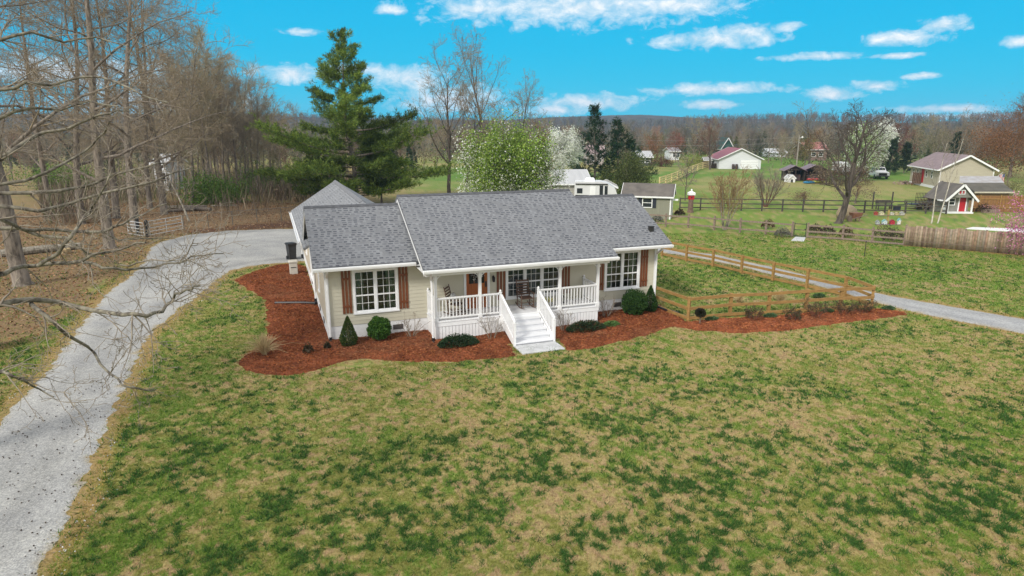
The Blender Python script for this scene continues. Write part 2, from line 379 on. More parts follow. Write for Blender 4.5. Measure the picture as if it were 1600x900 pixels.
streak = meadow*(1-lit); C = mixv(C, np.array([.29, .25, .11]), streak*.75*sstep(.50, .66, .55*fbm(X*.11, Y*.09, 73)+.45*fbm(X*.45, Y*.22, 74))); C = mixv(C, np.array([.07, .17, .02]), streak*.6*sstep(.52, .66, .5*fbm(X*.13+50, Y*.1, 75)+.5*fbm(X*.6, Y*.3, 76)))
strip = sstep(-.5, .5, poly_sd([G(*p) for p in [(286, 362), (364, 352.5), (440, 345.5), (482, 343), (482, 356), (452, 358), (360, 361), (292, 370)]], X, Y)+(fbm(X*.9, Y*.9, 35)-.5)*1.6)
C = mixv(C, np.array([.085, .042, .027]), strip*.85)
C = mixv(C, np.array([.30, .20, .095]), edge*.75*(1-strip))
far_wood = sstep(170, 260, np.hypot(X, Y))
C = mixv(C, np.array([.10, .085, .06]), far_wood*.85)
i = np.arange(len(rr)*len(th)).reshape(len(rr), len(th))
F = np.stack([i[:-1], np.roll(i, -1, 1)[:-1], np.roll(i, -1, 1)[1:], i[1:]], -1).reshape(-1, 4)[:, ::-1]
m, nt, b = nodes('grass_ground')
a = nt.nodes.new('ShaderNodeAttribute'); a.attribute_name = 'Col'; ov = objvec(nt)
fine = noise(nt, ov, 9, 8, .7); mid = noise(nt, ov, 2.3, 6, .65); cl = noise(nt, ov, 3.4, 7, .62, .4)
c = mixc(nt, 1.0, a.outputs['Color'], ramp(nt, fine, [(.28, (.55, .55, .5)), (.5, (1, 1, 1)), (.72, (1.5, 1.42, 1.35))]), 'MULTIPLY')
nt.links.new(c, b.inputs['Base Color']); b.inputs['Roughness'].default_value = .95; b.inputs['Specular IOR Level'].default_value = .15
bump(nt, b, fine, .7, .05)
ground = kind(link('ground', np_mesh('ground', np.stack([X, Y, Z], -1).reshape(-1, 3), F, m, C.reshape(-1, 3))), 'structure')
# ---- raised sheets over an area: gravel, mulch
def area_mesh(poly, cell, h, inset, nsc, namp, seed, bumps=.0):
    P = np.array(poly); x = np.arange(P[:, 0].min()-1, P[:, 0].max()+1, cell); y = np.arange(P[:, 1].min()-1, P[:, 1].max()+1, cell)
    X, Y = np.meshgrid(x, y, indexing='ij'); sd = poly_sd(poly, X, Y)+(fbm(X*nsc, Y*nsc, seed)-.5)*namp
    Z = -.02+(h+.02)*sstep(-.08, inset, sd)+bumps*(fbm(X*2.2, Y*2.2, seed+5)-.5)*sstep(0, inset, sd)
    i = np.arange(X.size).reshape(X.shape)
    q = np.stack([i[:-1, :-1], i[1:, :-1], i[1:, 1:], i[:-1, 1:]], -1).reshape(-1, 4)
    keep = (sd.ravel()[q] > -.3).any(1); q = q[keep]
    u, inv = np.unique(q, return_inverse=True)
    V = np.stack([X, Y, Z], -1).reshape(-1, 3)[u]
    return V, inv.reshape(-1, 4), sd.ravel()[u]
def track_col(V, sd, t=1.25):
    """packed wheel tracks, loose pale crown, soil worked in at the edges"""
    w = fbm(V[:, 0]*.5, V[:, 1]*.5, 121)+.5; tr = np.exp(-((sd-t)/.42)**2)*w; e = sstep(.45, -.1, sd+(fbm(V[:, 0]*2.5, V[:, 1]*2.5, 122)-.5)*.7)
    c = np.ones((len(V), 3))*(1.06-.20*tr)[:, None]*(.93+.14*fbm(V[:, 0]*1.4, V[:, 1]*1.4, 123))[:, None]
    return c*(1-e[:, None])+np.array([.86, .70, .42])*e[:, None]
def gravel_mat(name, tint):
    m, nt, b = nodes(name); ov = objvec(nt)
    v = nt.nodes.new('ShaderNodeTexVoronoi'); v.inputs['Scale'].default_value = 44; nt.links.new(ov, v.inputs['Vector'])
    n1 = noise(nt, ov, .55, 5, .6); n2 = noise(nt, ov, 13, 6, .75)
    stone = ramp(nt, v.outputs['Color'], [(.1, (.30*tint[0], .31*tint[1], .325*tint[2])), (.6, (.43*tint[0], .44*tint[1], .44*tint[2])), (.95, (.60*tint[0], .61*tint[1], .605*tint[2]))])
    c = mixc(nt, 1.0, stone, ramp(nt, n1, [(.3, (.8, .8, .82)), (.7, (1.06, 1.05, 1.03))]), 'MULTIPLY')
    c = mixc(nt, 1.0, c, ramp(nt, n2, [(.3, (.7, .7, .7)), (.6, (1.08, 1.08, 1.08))]), 'MULTIPLY')
    a = nt.nodes.new('ShaderNodeAttribute'); a.attribute_name = 'Col'; c = mixc(nt, 1.0, c, a.outputs['Color'], 'MULTIPLY')
    nt.links.new(c, b.inputs['Base Color']); b.inputs['Roughness'].default_value = .9; b.inputs['Specular IOR Level'].default_value = .2
    bump(nt, b, n2, .6, .03)
    return m
V, F, sd = area_mesh(DRIVE, .11, .035, .7, 3.2, .45, 77, .02)
kind(link('driveway', np_mesh('driveway', V, F, gravel_mat('gravel', (.93, .91, .87)), track_col(V, sd))), 'structure')
V, F, sd = area_mesh(ROADR, .16, .035, .4, 1.1, .35, 78, .015)
kind(link('gravel_road', np_mesh('gravel_road', V, F, gravel_mat('gravel_far', (.93, .92, .91)), track_col(V, sd, .7))), 'structure')
V, F, sd = area_mesh(MULCH, .08, .10, .5, 2.6, .36, 79, .12)
mulch_V = V[(sd > .05) | ((sd > -.3) & (nr.random(len(sd)) < .3))]; cbase = np.array([.175, .055, .025])
tone = np.clip(.35+1.3*fbm(V[:, 0]*2.5, V[:, 1]*2.5, 81), 0, 2)[:, None]*(1+.25*sstep(6, 9, V[:, 0]))[:, None]
chip_n = 52000; k = nr.integers(0, len(mulch_V), chip_n)
cc = mulch_V[k]+nr.normal(size=(chip_n, 3))*[.05, .05, .004]+[0, 0, .012]
dd = np.stack([nr.normal(size=chip_n), nr.normal(size=chip_n), nr.normal(size=chip_n)*.25], -1)
cv, cf = cards(cc, nr.uniform(.012, .03, chip_n), nr.uniform(.06, .17, chip_n), nr, dirs=dd)
fade = sstep(.52, .66, fbm(cv[:, 0]*.7, cv[:, 1]*.7, 83, 4))[:, None]
ccol_ = pal(chip_n, [(.255, .08, .028), (.19, .058, .023), (.09, .03, .016), (.34, .135, .052), (.23, .068, .025), (.29, .115, .052)], nr)*(1+.25*sstep(6, 9, cv[:, 0]))[:, None]
ccol_ = ccol_*(1-.45*fade)+np.array([.26, .135, .075])*.45*fade
cv[:, 2] = np.maximum(cv[:, 2], .008)
V2, F2, C2 = merge([(V, F, cbase*tone), (cv, cf, ccol_)])
kind(link('mulch_bed', np_mesh('mulch_bed', V2, F2, vcol('red_mulch', .95, 14, .4, spec=.1), C2)), 'structure')
# ---- lawn blades
def blades(xy, hgt, wid, cols, rng, lean=.5):
    n = len(xy); base = np.column_stack([xy, np.zeros(n)]); a = rng.uniform(0, 2*pi, n); s = np.column_stack([np.cos(a), np.sin(a), np.zeros(n)])
    tip = base+np.column_stack([rng.normal(size=n)*lean, rng.normal(size=n)*lean, np.ones(n)])*hgt[:, None]
    V = np.stack([base-s*wid[:, None], base+s*wid[:, None], tip], 1).reshape(-1, 3)
    return V, np.arange(3*n).reshape(n, 3), np.repeat(cols, 3, 0)
N = 1100000
yy = 7.5*np.exp(nr.uniform(0, math.log(52/7.5), N)); xx = nr.uniform(-.92, .92, N)*yy
ok = (poly_sd(DRIVE, xx, yy) < nr.normal(size=N)*.22) & (poly_sd(MULCH, xx, yy) < -.02) & (poly_sd(ROADR, xx, yy) < nr.normal(size=N)*.12)
hx = (xx+7.16)*cos(.3503)+(yy-24.545)*sin(.3503); hy = -(xx+7.16)*sin(.3503)+(yy-24.545)*cos(.3503)
ok &= ~((hx > -.1) & (hx < 14.8) & (hy > -3.2) & (hy < 7)) & ~((hx > -.1) & (hx < 5) & (hy > 0) & (hy < 19))
lt = poly_sd(LITTER, xx, yy) > 0; ok &= ~(lt & (nr.random(N) < .8))
xx = xx[ok]; yy = yy[ok]; cls = lawn_class(xx, yy, nr.normal(size=len(xx))*.055); n = len(xx)
ed = np.maximum(poly_sd(DRIVE, xx, yy), poly_sd(ROADR, xx, yy)) > -.28; cls = np.where(ed & (nr.random(n) < .55), 0, cls)
keep = (cls > 1) | (nr.random(n) < .7); xx, yy, cls, ed = xx[keep], yy[keep], cls[keep], ed[keep]; n = len(xx)
cc = np.zeros((n, 3))
for k in range(5):
    s = cls == k; pp = np.array(LAWN[k]); cc[s] = pp[nr.integers(0, len(pp), s.sum())]
cc[ed] = cc[ed]*[.95, .92, .55]; cc = np.clip(cc*(1+nr.normal(size=(n, 1))*.16), .004, 1)
dist = np.hypot(xx, yy)
hg = np.where(cls == 4, nr.uniform(.05, .11, n), np.where(cls == 3, nr.uniform(.035, .075, n), nr.uniform(.02, .05, n))); wd = np.maximum(.0035, dist*.0004)*np.where(cls == 4, 1.7, 1.2)*nr.uniform(.7, 1.4, n)
V, F, Cc = blades(np.column_stack([xx, yy]), hg, wd, cc, nr, .9)
kind(link('grass', np_mesh('grass', V, F, vcol('grass_blades', .85, trans=.25, spec=.15), Cc)), 'stuff')

# ---- the air: far wood and hills fade a little to blue
mh = bpy.data.materials.new('air_haze'); mh.use_nodes = True; nt = mh.node_tree; nt.nodes.clear()
out = nt.nodes.new('ShaderNodeOutputMaterial'); pv = nt.nodes.new('ShaderNodeVolumePrincipled'); nt.links.new(pv.outputs[0], out.inputs['Volume'])
pv.inputs['Color'].default_value = (.42, .66, .98, 1); pv.inputs['Density'].default_value = .00024; pv.inputs['Anisotropy'].default_value = .2
k = MB(); k.box(-1650, 1650, -60, 1650, -4, 60); kind(k.build('haze', mh), 'stuff')
cy.volume_bounces = 1; cy.volume_step_rate = 6; cy.volume_max_steps = 128
# ================================================================== SHARED MATERIALS
WHITE = pm('white_paint', (.86, .87, .875), (.80, .81, .82), 3, .5)
WHITE2 = pm('white_block_paint', (.84, .85, .855), (.76, .77, .775), 7, .7, .25, .01)
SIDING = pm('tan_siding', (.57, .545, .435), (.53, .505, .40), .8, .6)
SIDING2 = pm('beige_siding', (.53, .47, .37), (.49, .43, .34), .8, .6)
SHUT = pm('stained_wood', (.215, .066, .02), (.13, .038, .013), 5, .5, 0, .01, (6, 6, .6))
DOORW = pm('door_wood', (.42, .125, .025), (.28, .07, .014), 4, .35, 0, .01, (8, 8, .5))
BLACK = pm('black_plastic', (.012, .012, .014), (.02, .02, .022), 5, .4)
BLACKM = pm('black_metal', (.018, .018, .02), (.03, .028, .027), 8, .5)
DARKROOM = pm('room_wall', (.16, .15, .13), (.12, .11, .10), 2, .9)
CURTAIN = pm('curtain', (.40, .47, .38), (.30, .38, .30), 5, .9, .3, .02, (10, 10, .4))
DECKM = pm('deck_paint', (.78, .79, .81), (.69, .705, .73), 2.5, .6, 0, .01, (.5, 8, 1))
CONC = pm('concrete', (.56, .57, .58), (.44, .45, .46), 3, .85, .2, .005)
GOLDWOOD = pm('treated_wood', (.375, .22, .07), (.235, .135, .042), 4, .75, .2, .004, (1, 1, 4))
CHAIRW = pm('chair_wood', (.15, .085, .055), (.09, .05, .035), 6, .5)
GREYWOOD = pm('weathered_wood', (.27, .205, .16), (.17, .125, .10), 5, .85, .3, .01, (3, 3, 1))
def glass_mat():
    m, nt, b = nodes('window_glass'); nt.nodes.remove(b)
    out = [n for n in nt.nodes if n.type == 'OUTPUT_MATERIAL'][0]
    t = nt.nodes.new('ShaderNodeBsdfTransparent'); t.inputs[0].default_value = (.78, .82, .80, 1)
    g = nt.nodes.new('ShaderNodeBsdfGlossy'); g.inputs['Roughness'].default_value = .02; g.inputs[0].default_value = (.85, .9, .92, 1)
    f = nt.nodes.new('ShaderNodeFresnel'); f.inputs[0].default_value = 1.9
    mx = nt.nodes.new('ShaderNodeMixShader'); nt.links.new(f.outputs[0], mx.inputs[0]); nt.links.new(t.outputs[0], mx.inputs[1]); nt.links.new(g.outputs[0], mx.inputs[2])
    nt.links.new(mx.outputs[0], out.inputs[0]); return m
GLASS = glass_mat()
def shingles(name, light, dark, roww=.145, bw=.24, amount=.82):
    """laminated shingles in roof metres: rows of tabs, each tab with its own tone, dark dashes where the upper laminate is cut away"""
    m, nt, b = nodes(name)
    uv = nt.nodes.new('ShaderNodeUVMap'); uv.uv_map = 'UV'
    sc = nt.nodes.new('ShaderNodeSeparateXYZ'); nt.links.new(uv.outputs[0], sc.inputs[0])
    def white(x, y):
        cb = nt.nodes.new('ShaderNodeCombineXYZ'); n = nt.nodes.new('ShaderNodeTexWhiteNoise'); n.noise_dimensions = '2D'
        for q, v in enumerate((x, y)):
            if isinstance(v, (int, float)): cb.inputs[q].default_value = v
            else: nt.links.new(v, cb.inputs[q])
        nt.links.new(cb.outputs[0], n.inputs['Vector']); return n.outputs['Value']
    vr = mth(nt, 'DIVIDE', sc.outputs[1], roww); row = mth(nt, 'FLOOR', vr); fv = mth(nt, 'SUBTRACT', vr, row)
    us = mth(nt, 'ADD', mth(nt, 'DIVIDE', sc.outputs[0], bw), mth(nt, 'MULTIPLY', white(row, 3.5), 9.0)); cell = mth(nt, 'FLOOR', us); fu = mth(nt, 'SUBTRACT', us, cell)
    r1 = white(cell, row); r2 = white(mth(nt, 'ADD', cell, 31.7), row)
    wid = mth(nt, 'ADD', mth(nt, 'MULTIPLY', r2, .35), .45)
    dash = mth(nt, 'MULTIPLY', mth(nt, 'LESS_THAN', fu, wid), mth(nt, 'MULTIPLY', mth(nt, 'LESS_THAN', fv, .56), mth(nt, 'GREATER_THAN', r1, 1-amount)))
    big = noise(nt, uv.outputs[0], .5, 4, .6); fine = noise(nt, uv.outputs[0], 40, 3, .7)
    c = mixc(nt, r1, tuple(v*.86 for v in light), tuple(v*1.10 for v in light))
    c = mixc(nt, mth(nt, 'MULTIPLY', dash, mth(nt, 'ADD', mth(nt, 'MULTIPLY', white(mth(nt, 'ADD', cell, 77.1), row), .6), .35)), c, dark)
    c = mixc(nt, 1.0, c, ramp(nt, big, [(.3, (.92, .92, .93)), (.7, (1.07, 1.06, 1.05))]), 'MULTIPLY')
    ms = nt.nodes.new('ShaderNodeMapping'); ms.inputs['Scale'].default_value = (2.2, .22, 1); nt.links.new(uv.outputs[0], ms.inputs[0])
    c = mixc(nt, 1.0, c, ramp(nt, noise(nt, ms.outputs[0], 1.0, 4, .6), [(.32, (.86, .86, .87)), (.62, (1.04, 1.04, 1.03))]), 'MULTIPLY')
    c = mixc(nt, 1.0, c, ramp(nt, fine, [(.3, (.82, .82, .82)), (.7, (1.16, 1.16, 1.16))]), 'MULTIPLY')
    nt.links.new(c, b.inputs['Base Color']); b.inputs['Roughness'].default_value = .9; b.inputs['Specular IOR Level'].default_value = .25
    bump(nt, b, mth(nt, 'MULTIPLY', fv, -1.0), .3, .01)
    return m
ROOF = shingles('grey_shingles', (.205, .214, .228), (.066, .071, .085))
ROOF2 = shingles('grey_shingles_garage', (.25, .26, .275), (.12, .127, .145), bw=.42, amount=.7)
# ------------------------------------------------------------------ wall of lapped boards, local frame: x along, -y outwards
def lap_wall(mb, x0, x1, z0, z1, holes=(), row=.15, gable=None):
    zs = sorted({z0, z1, *[z0+row*i for i in range(int((z1-z0)/row)+1)], *[h[2] for h in holes], *[h[3] for h in holes]})
    zs = [z for z in zs if z0 <= z <= z1]
    for a, b in zip(zs[:-1], zs[1:]):
        if b-a < 1e-5: continue
        k = math.floor((a-z0)/row+1e-6); f0 = (a-z0-k*row)/row; f1 = (b-z0-k*row)/row
        ya = -.020+.016*f0; yb = -.020+.016*f1; xa, xb = x0, x1
        spans = [(xa, xb)]
        for h in holes:
            if h[2] < (a+b)/2 < h[3]:
                spans = [t for s in spans for t in ((s[0], min(s[1], h[0])), (max(s[0], h[1]), s[1])) if t[1]-t[0] > 1e-4]
        for (p, q) in spans:
            if gable:
                pa, qa = gable(a); pb, qb = gable(b); mb.face([(max(p, pa), ya, a), (min(q, qa), ya, a), (min(q, qb), yb, b), (max(p, pb), yb, b)])
            else: mb.face([(p, ya, a), (q, ya, a), (q, yb, b), (p, yb, b)])
            if gable: p, q = max(p, pa), min(q, qa)
            if f0 < 1e-4: mb.face([(p, -.003, a), (q, -.003, a), (q, ya, a), (p, ya, a)])
def window(parent, x, y, rz, W, z0, z1, units, cols, rows, name='window', depth=.8, curt=True, trim=.09, roomm=None):
    """double-hung window: white trim and sashes (window), glass panes, curtains and a room behind"""
    f = MB(); t = trim; d = .045
    f.box(0, t, -d, .05, z0, z1); f.box(W-t, W, -d, .05, z0, z1); f.box(t, W-t, -d, .05, z1-t, z1)
    f.box(-.02, W+.02, -d-.03, .05, z0-.05, z0-.002); f.box(t, W-t, -d, .05, z0, z0+t*.6)
    uw = (W-2*t)/units; zb = z0+t*.6; zt = z1-t; zm = zb+(zt-zb)*(rows[1]/(rows[0]+rows[1]))
    for i in range(1, units): f.box(t+i*uw-.045, t+i*uw+.045, -d+.004, .05, zb, zt)
    gl = MB()
    for i in range(units):
        a = t+i*uw+(.045 if i else 0); b = t+(i+1)*uw-(.045 if i < units-1 else 0); s = .03
        f.box(a, a+s, -.02, .03, zb, zt); f.box(b-s, b, -.02, .03, zb, zt); f.box(a+s, b-s, -.02, .03, zt-s, zt); f.box(a+s, b-s, -.02, .03, zb, zb+s); f.box(a+s, b-s, -.024, .03, zm-.025, zm+.025)
        for (za, zc, n) in ((zm+.025, zt-s, rows[0]), (zb+s, zm-.025, rows[1])):
            for k in range(1, cols): xm = a+s+(b-a-2*s)*k/cols; f.box(xm-.0075, xm+.0075, -.012, .004, za, zc)
            for k in range(1, n): zq = za+(zc-za)*k/n; f.box(a+s, b-s, -.0125, .0045, zq-.0075, zq+.0075)
        gl.face([(a+s, .012, zb+s), (b-s, .012, zb+s), (b-s, .012, zt-s), (a+s, .012, zt-s)])
    w = f.build(name, WHITE, parent, (x, y, 0), rz)
    gl.build('pane', GLASS, w)
    if depth:
        r = MB(); x0, x1, y1, a, b = -.6, W+.6, depth, z0-.5, z1+.1
        r.face([(x0, y1, a), (x1, y1, a), (x1, y1, b), (x0, y1, b)]); r.face([(x0, .06, a), (x0, y1, a), (x0, y1, b), (x0, .06, b)]); r.face([(x1, y1, a), (x1, .06, a), (x1, .06, b), (x1, y1, b)])
        r.face([(x0, .06, a), (x1, .06, a), (x1, y1, a), (x0, y1, a)]); r.face([(x0, .06, b), (x1, .06, b), (x1, y1, b), (x0, y1, b)])
        r.build('room', roomm or DARKROOM, w)
    if curt:
        for (a, b) in ((t, t+W*.2), (W-t-W*.2, W-t)):
            c = MB(); n = 14; pts = [(a+(b-a)*k/n, .16+.03*sin(k*1.9)) for k in range(n+1)]
            for k in range(n): c.face([(*pts[k], z0-.2), (*pts[k+1], z0-.2), (*pts[k+1], z1-.05), (*pts[k], z1-.05)])
            c.build('curtain', CURTAIN, w)
    return w
def shutter(parent, x, y, z0, z1, w=.36, rz=0):
    f = MB(); bw = .095; gp = (w-3*bw)/2
    for k in range(3): f.box(k*(bw+gp), k*(bw+gp)+bw, -.045, -.022, z0+(.0, .012, .006)[k], z1)
    for z in (z0+(z1-z0)*.17, z0+(z1-z0)*.80): f.box(.004, w-.004, -.07, -.046, z-.045, z+.045)
    f.build('shutter', SHUT, parent, (x, y, 0), rz)
# ================================================================== THE HOUSE
HX, HY, HR = -7.16, 24.545, .3503
def H2W(u, v, z=0): return (HX+u*cos(HR)-v*sin(HR), HY+u*sin(HR)+v*cos(HR), z)
house = thing('ranch_house', 'long tan ranch house with grey shingle roof, white front porch and stained wood shutters', 'house', (HX, HY, 0), HR)
ZF, ZD, U1, U2, U3, DP, PP = .63, .83, 3.92, 11.03, 14.66, 6.1, 1.42
# foundation
f = MB(); f.box(0.0, U3, .0, DP, -.1, ZF-.004); f.box(0.0, 4.9, DP+.001, 18.2, -.1, ZF-.01)
fo = f.build('foundation', WHITE2, house)
def vent(x, y, rz, z=.36):
    v = MB(); v.box(-.2, .2, -.02, .0, z-.1, z+.1); o = v.build('vent', BLACKM, fo, (x, y, 0), rz)
    g = MB()
    for k in range(5): g.box(-.19, .19, -.028, -.021, z-.085+k*.04, z-.07+k*.04)
    g.build('vent_grille', pm('vent_grey', (.18, .16, .15)), fo, (x, y, 0), rz)
vent(2.72, 0, 0); vent(12.72, 0, 0); vent(0, 2.0, -pi/2); vent(0, 4.1, -pi/2); vent(0, 9.5, -pi/2)
ZW = 2.98
# openings in the front wall
WL = (1.04, 2.76, 1.12, 2.80); WC = (7.36, 9.84, 1.15, 2.78); WR = (12.04, 13.76, 1.12, 2.80); DR = (5.60, 6.52, ZD, ZD+2.03)
s = MB(); lap_wall(s, 0, U3, ZF, ZW, [WL, WC, WR, (DR[0], DR[1], ZF+.2, DR[3])]); s.build('front_wall', SIDING, house, (0, 0, 0), 0)
LW = (6.75, 9.6, ZF+.15, 2.62); LS = (3.2, 3.75, 1.3, 2.5)
s = MB(); lap_wall(s, -18.2, 0, ZF, 2.9, [(-LW[1], -LW[0], LW[2], LW[3]), (-LS[1], -LS[0], LS[2], LS[3])])
mid = 3.05; rz0, rz1 = 3.02, 4.86
lap_wall(s, -DP-.4, .4, 2.9, 4.7, gable=lambda z: (-(mid+(4.76-z)/.522), -(mid-(4.76-z)/.522)))
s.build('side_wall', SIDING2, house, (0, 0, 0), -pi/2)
s = MB(); lap_wall(s, 0, DP, ZF, 2.9); lap_wall(s, -.4, DP+.4, 2.9, 4.7, gable=lambda z: ((mid-(4.76-z)/.522), (mid+(4.76-z)/.522))); s.build('side_wall', SIDING, house, (U3, 0, 0), pi/2)
s = MB(); s.box(4.9, U3, DP-.03, DP, ZF, 3.0); s.box(0.02, 4.9, 18.17, 18.2, ZF, 2.9); s.box(4.87, 4.9, DP, 18.17, ZF, 2.9)
s.face([(0, 18.2, 2.9), (4.9, 18.2, 2.9), (2.3, 18.2, 4.75)]); s.build('rear_wall', SIDING, house)
# corner boards
for (u, v) in ((-.012, -.012), (U3-.1, -.012)):
    c = MB(); c.box(u-.02, u+.13, v-.02, v+.13, ZF-.02, ZW); c.build('corner_board', WHITE, house)
c = MB(); c.box(-.036, .002, 6.05, 6.2, ZF, 2.9); c.build('corner_board', WHITE, house)
# roofs
def roof_u(name, u0, u1, ve, ze, zr, vback, th=.12, mat=None, v_r=3.05):
    o = MB(); o.slab((u0, ve, ze), (u1, ve, ze), (u1, v_r, zr), (u0, v_r, zr), th); o.slab((u1, vback, ze), (u0, vback, ze), (u0, v_r, zr), (u1, v_r, zr), th)
    return o.build(name, mat or ROOF, house)
lw = roof_u('roof', -.45, U1+.9, -.55, 3.12, 4.99, 6.65); rw = roof_u('roof', U2-.6, 15.08, -.55, 3.12, 4.99, 6.65)
CE = -PP-.44
ct = roof_u('porch_roof', 3.44, 11.62, CE, 3.03, 5.33, 6.9)
def ridge_cap(parent, u0, u1, z):
    k = MB(); k.slab((u0, 2.9, z-.055), (u1, 2.9, z-.055), (u1, 3.05, z+.028), (u0, 3.05, z+.028), .025); k.slab((u1, 3.2, z-.055), (u0, 3.2, z-.055), (u0, 3.05, z+.028), (u1, 3.05, z+.028), .025)
    k.build('ridge_cap', pm('ridge_shingle', (.10, .103, .115), (.06, .063, .07), 6, .9), parent)
ridge_cap(lw, -.45, 3.42, 4.99); ridge_cap(rw, 11.64, 15.08, 4.99); ridge_cap(ct, 3.44, 11.62, 5.33)
# white rakes and the wall strips between the two roof levels
for (r, u, ve, ze, zr) in ((lw, -.45, -.55, 3.12, 4.99), (rw, 15.08, -.55, 3.12, 4.99), (ct, 3.44, CE, 3.03, 5.33), (ct, 11.62, CE, 3.03, 5.33)):
    k = MB(); sgn = -1 if u < 6 else 1
    for (va, vb) in ((ve, 3.05), (6.65 if r is not ct else 6.9, 3.05)):
        k.beam((u-sgn*.022, va, ze-.2), (u-sgn*.022, vb, zr-.2), .03, .15)
    k.build('rake_board', WHITE, r)
for u in (3.62, 11.44):
    k = MB(); k.face([(u, CE+.35, 3.0), (u, 3.05, 4.6), (u, 3.05, 5.2), (u, CE+.35, 3.12)]); k.face([(u, 6.5, 3.0), (u, 3.05, 4.6), (u, 3.05, 5.2), (u, 6.5, 3.12)]); k.build('roof_cheek', WHITE, ct)
# garage wing roof
GZ, GV = 4.87, 18.6
o = MB(); o.slab((-.55, 4.2, 3.03), (-.55, GV, 3.03), (2.3, GV, GZ), (2.3, 4.2, GZ), .1); o.slab((5.2, GV, 3.03), (5.2, 4.2, 3.03), (2.3, 4.2, GZ), (2.3, GV, GZ), .1)
gr = o.build('garage_roof', ROOF2, house)
k = MB(); k.slab((2.14, 5.6, GZ-.07), (2.14, GV, GZ-.07), (2.3, GV, GZ+.03), (2.3, 5.6, GZ+.03), .02); k.slab((2.46, GV, GZ-.07), (2.46, 5.6, GZ-.07), (2.3, 5.6, GZ+.03), (2.3, GV, GZ+.03), .02); k.build('ridge_cap', pm('ridge_shingle_garage', (.20, .205, .22), (.14, .145, .155), 6, .9), gr)
# rear patio roof behind the ridge
o = MB(); o.slab((6.2, 10.4, 3.3), (9.4, 10.4, 3.3), (9.4, 6.6, 4.0), (6.2, 6.6, 4.0), .12); o.box(6.3, 6.45, 10.1, 10.25, 0, 3.15); o.box(9.15, 9.3, 10.1, 10.25, 0, 3.15); o.build('patio_roof', pm('dark_roofing', (.06, .06, .065)), house)
# gutters and soffits
def gutter(p, q, parent, name='gutter'):
    p = np.array(p, float); q = np.array(q, float); d = (q-p)/np.linalg.norm(q-p); out = np.array((d[1], -d[0], 0.))
    prof = [(-.0, .0), (.05, -.12), (.12, -.12), (.14, -.05), (.14, .0), (.12, 0), (.12, -.045), (.105, -.1), (.055, -.1), (.02, .0)]
    k = MB(); k.loft([[tuple(e+out*(a-.03)+np.array((0, 0, b))) for a, b in prof] for e in (p, q)], True); return k.build(name, WHITE, parent)
gutter((-.46, -.56, 3.07), (3.42, -.56, 3.07), lw); gutter((11.64, -.56, 3.07), (15.1, -.56, 3.07), rw); gutter((3.42, CE-.01, 2.985), (11.64, CE-.01, 2.985), ct); gutter((-.57, GV, 2.98), (-.57, 6.9, 2.98), gr)
k = MB(); k.box(-.44, 3.6, -.53, .0, 2.92, 2.955); k.build('soffit', WHITE, lw)
k = MB(); k.box(11.45, 15.06, -.53, .0, 2.92, 2.955); k.build('soffit', WHITE, rw)
k = MB(); k.box(3.47, 11.59, CE+.02, -.03, 2.83, 2.86); k.box(3.6, 11.44, -PP-.08, -PP+.08, 2.66, 2.829); k.build('porch_ceiling', WHITE, ct)
for uu in (-.04,): 
    k = MB(); k.box(-.5, 0, 6.7, 18.6, 2.86, 2.89); k.build('soffit', WHITE, gr)
k = MB(); k.box(14.42, 14.62, 0.28, 0.45, 3.5, 3.78); k.box(14.40, 14.64, 0.25, 0.47, 3.781, 3.81); k.build('roof_vent', BLACKM, rw)
# downspouts
def downspout(pts):
    k = MB(); k.tube(pts, .045, 6); o = k.build('downspout', WHITE, house)
    a = np.array(pts[-1]); b = MB(); b.tube([a+(0, 0, .12), a+(0, 0, -.03), a+(.0, -.16, -.06)], .06, 8); b.build('drain_elbow', BLACK, o)
downspout([(.06, -.58, 2.96), (.06, -.5, 2.85), (.06, -.12, 2.62), (.06, -.1, 2.5), (.06, -.1, .12)])
downspout([(14.6, -.58, 2.96), (14.6, -.5, 2.85), (14.6, -.12, 2.62), (14.6, -.1, 2.5), (14.6, -.1, .12)])
downspout([(3.74, CE-.03, 2.86), (3.72, CE+.1, 2.78), (3.78, -PP-.13, 2.55), (3.80, -PP-.13, 2.4), (3.80, -PP-.13, .12)])
downspout([(-.08, 6.0, 2.8), (-.08, 6.0, .2)]); downspout([(-.56, 17.9, 2.85), (-.12, 17.9, 2.6), (-.1, 17.9, .2)])
# windows
window(house, WL[0]-.03, 0, 0, WL[1]-WL[0]+.06, WL[2]-.03, WL[3]+.03, 2, 3, (3, 2)); window(house, WR[0]-.03, 0, 0, WR[1]-WR[0]+.06, WR[2]-.03, WR[3]+.03, 2, 3, (3, 2))
window(house, WC[0]-.03, 0, 0, WC[1]-WC[0]+.06, WC[2]-.03, WC[3]+.03, 3, 3, (3, 2), curt=False, depth=1.4, roomm=pm('blue_room', (.12, .17, .20), (.07, .06, .05), 1.3, .9))
window(house, 0, LW[1], -pi/2, LW[1]-LW[0], LW[2], LW[3], 3, 1, (1, 1)); window(house, 0, LS[1], -pi/2, LS[1]-LS[0], LS[2], LS[3], 1, 2, (1, 1))
window(house, 0, 13.2, -pi/2, .9, 1.3, 2.5, 1, 2, (1, 1), depth=0)
for x in (.60, 2.82): shutter(house, x, 0, 1.10, 2.84)
for x in (11.60, 13.83): shutter(house, x, 0, 1.10, 2.84)
for x in (6.93, 9.92): shutter(house, x, 0, 1.10, 2.80, .38)
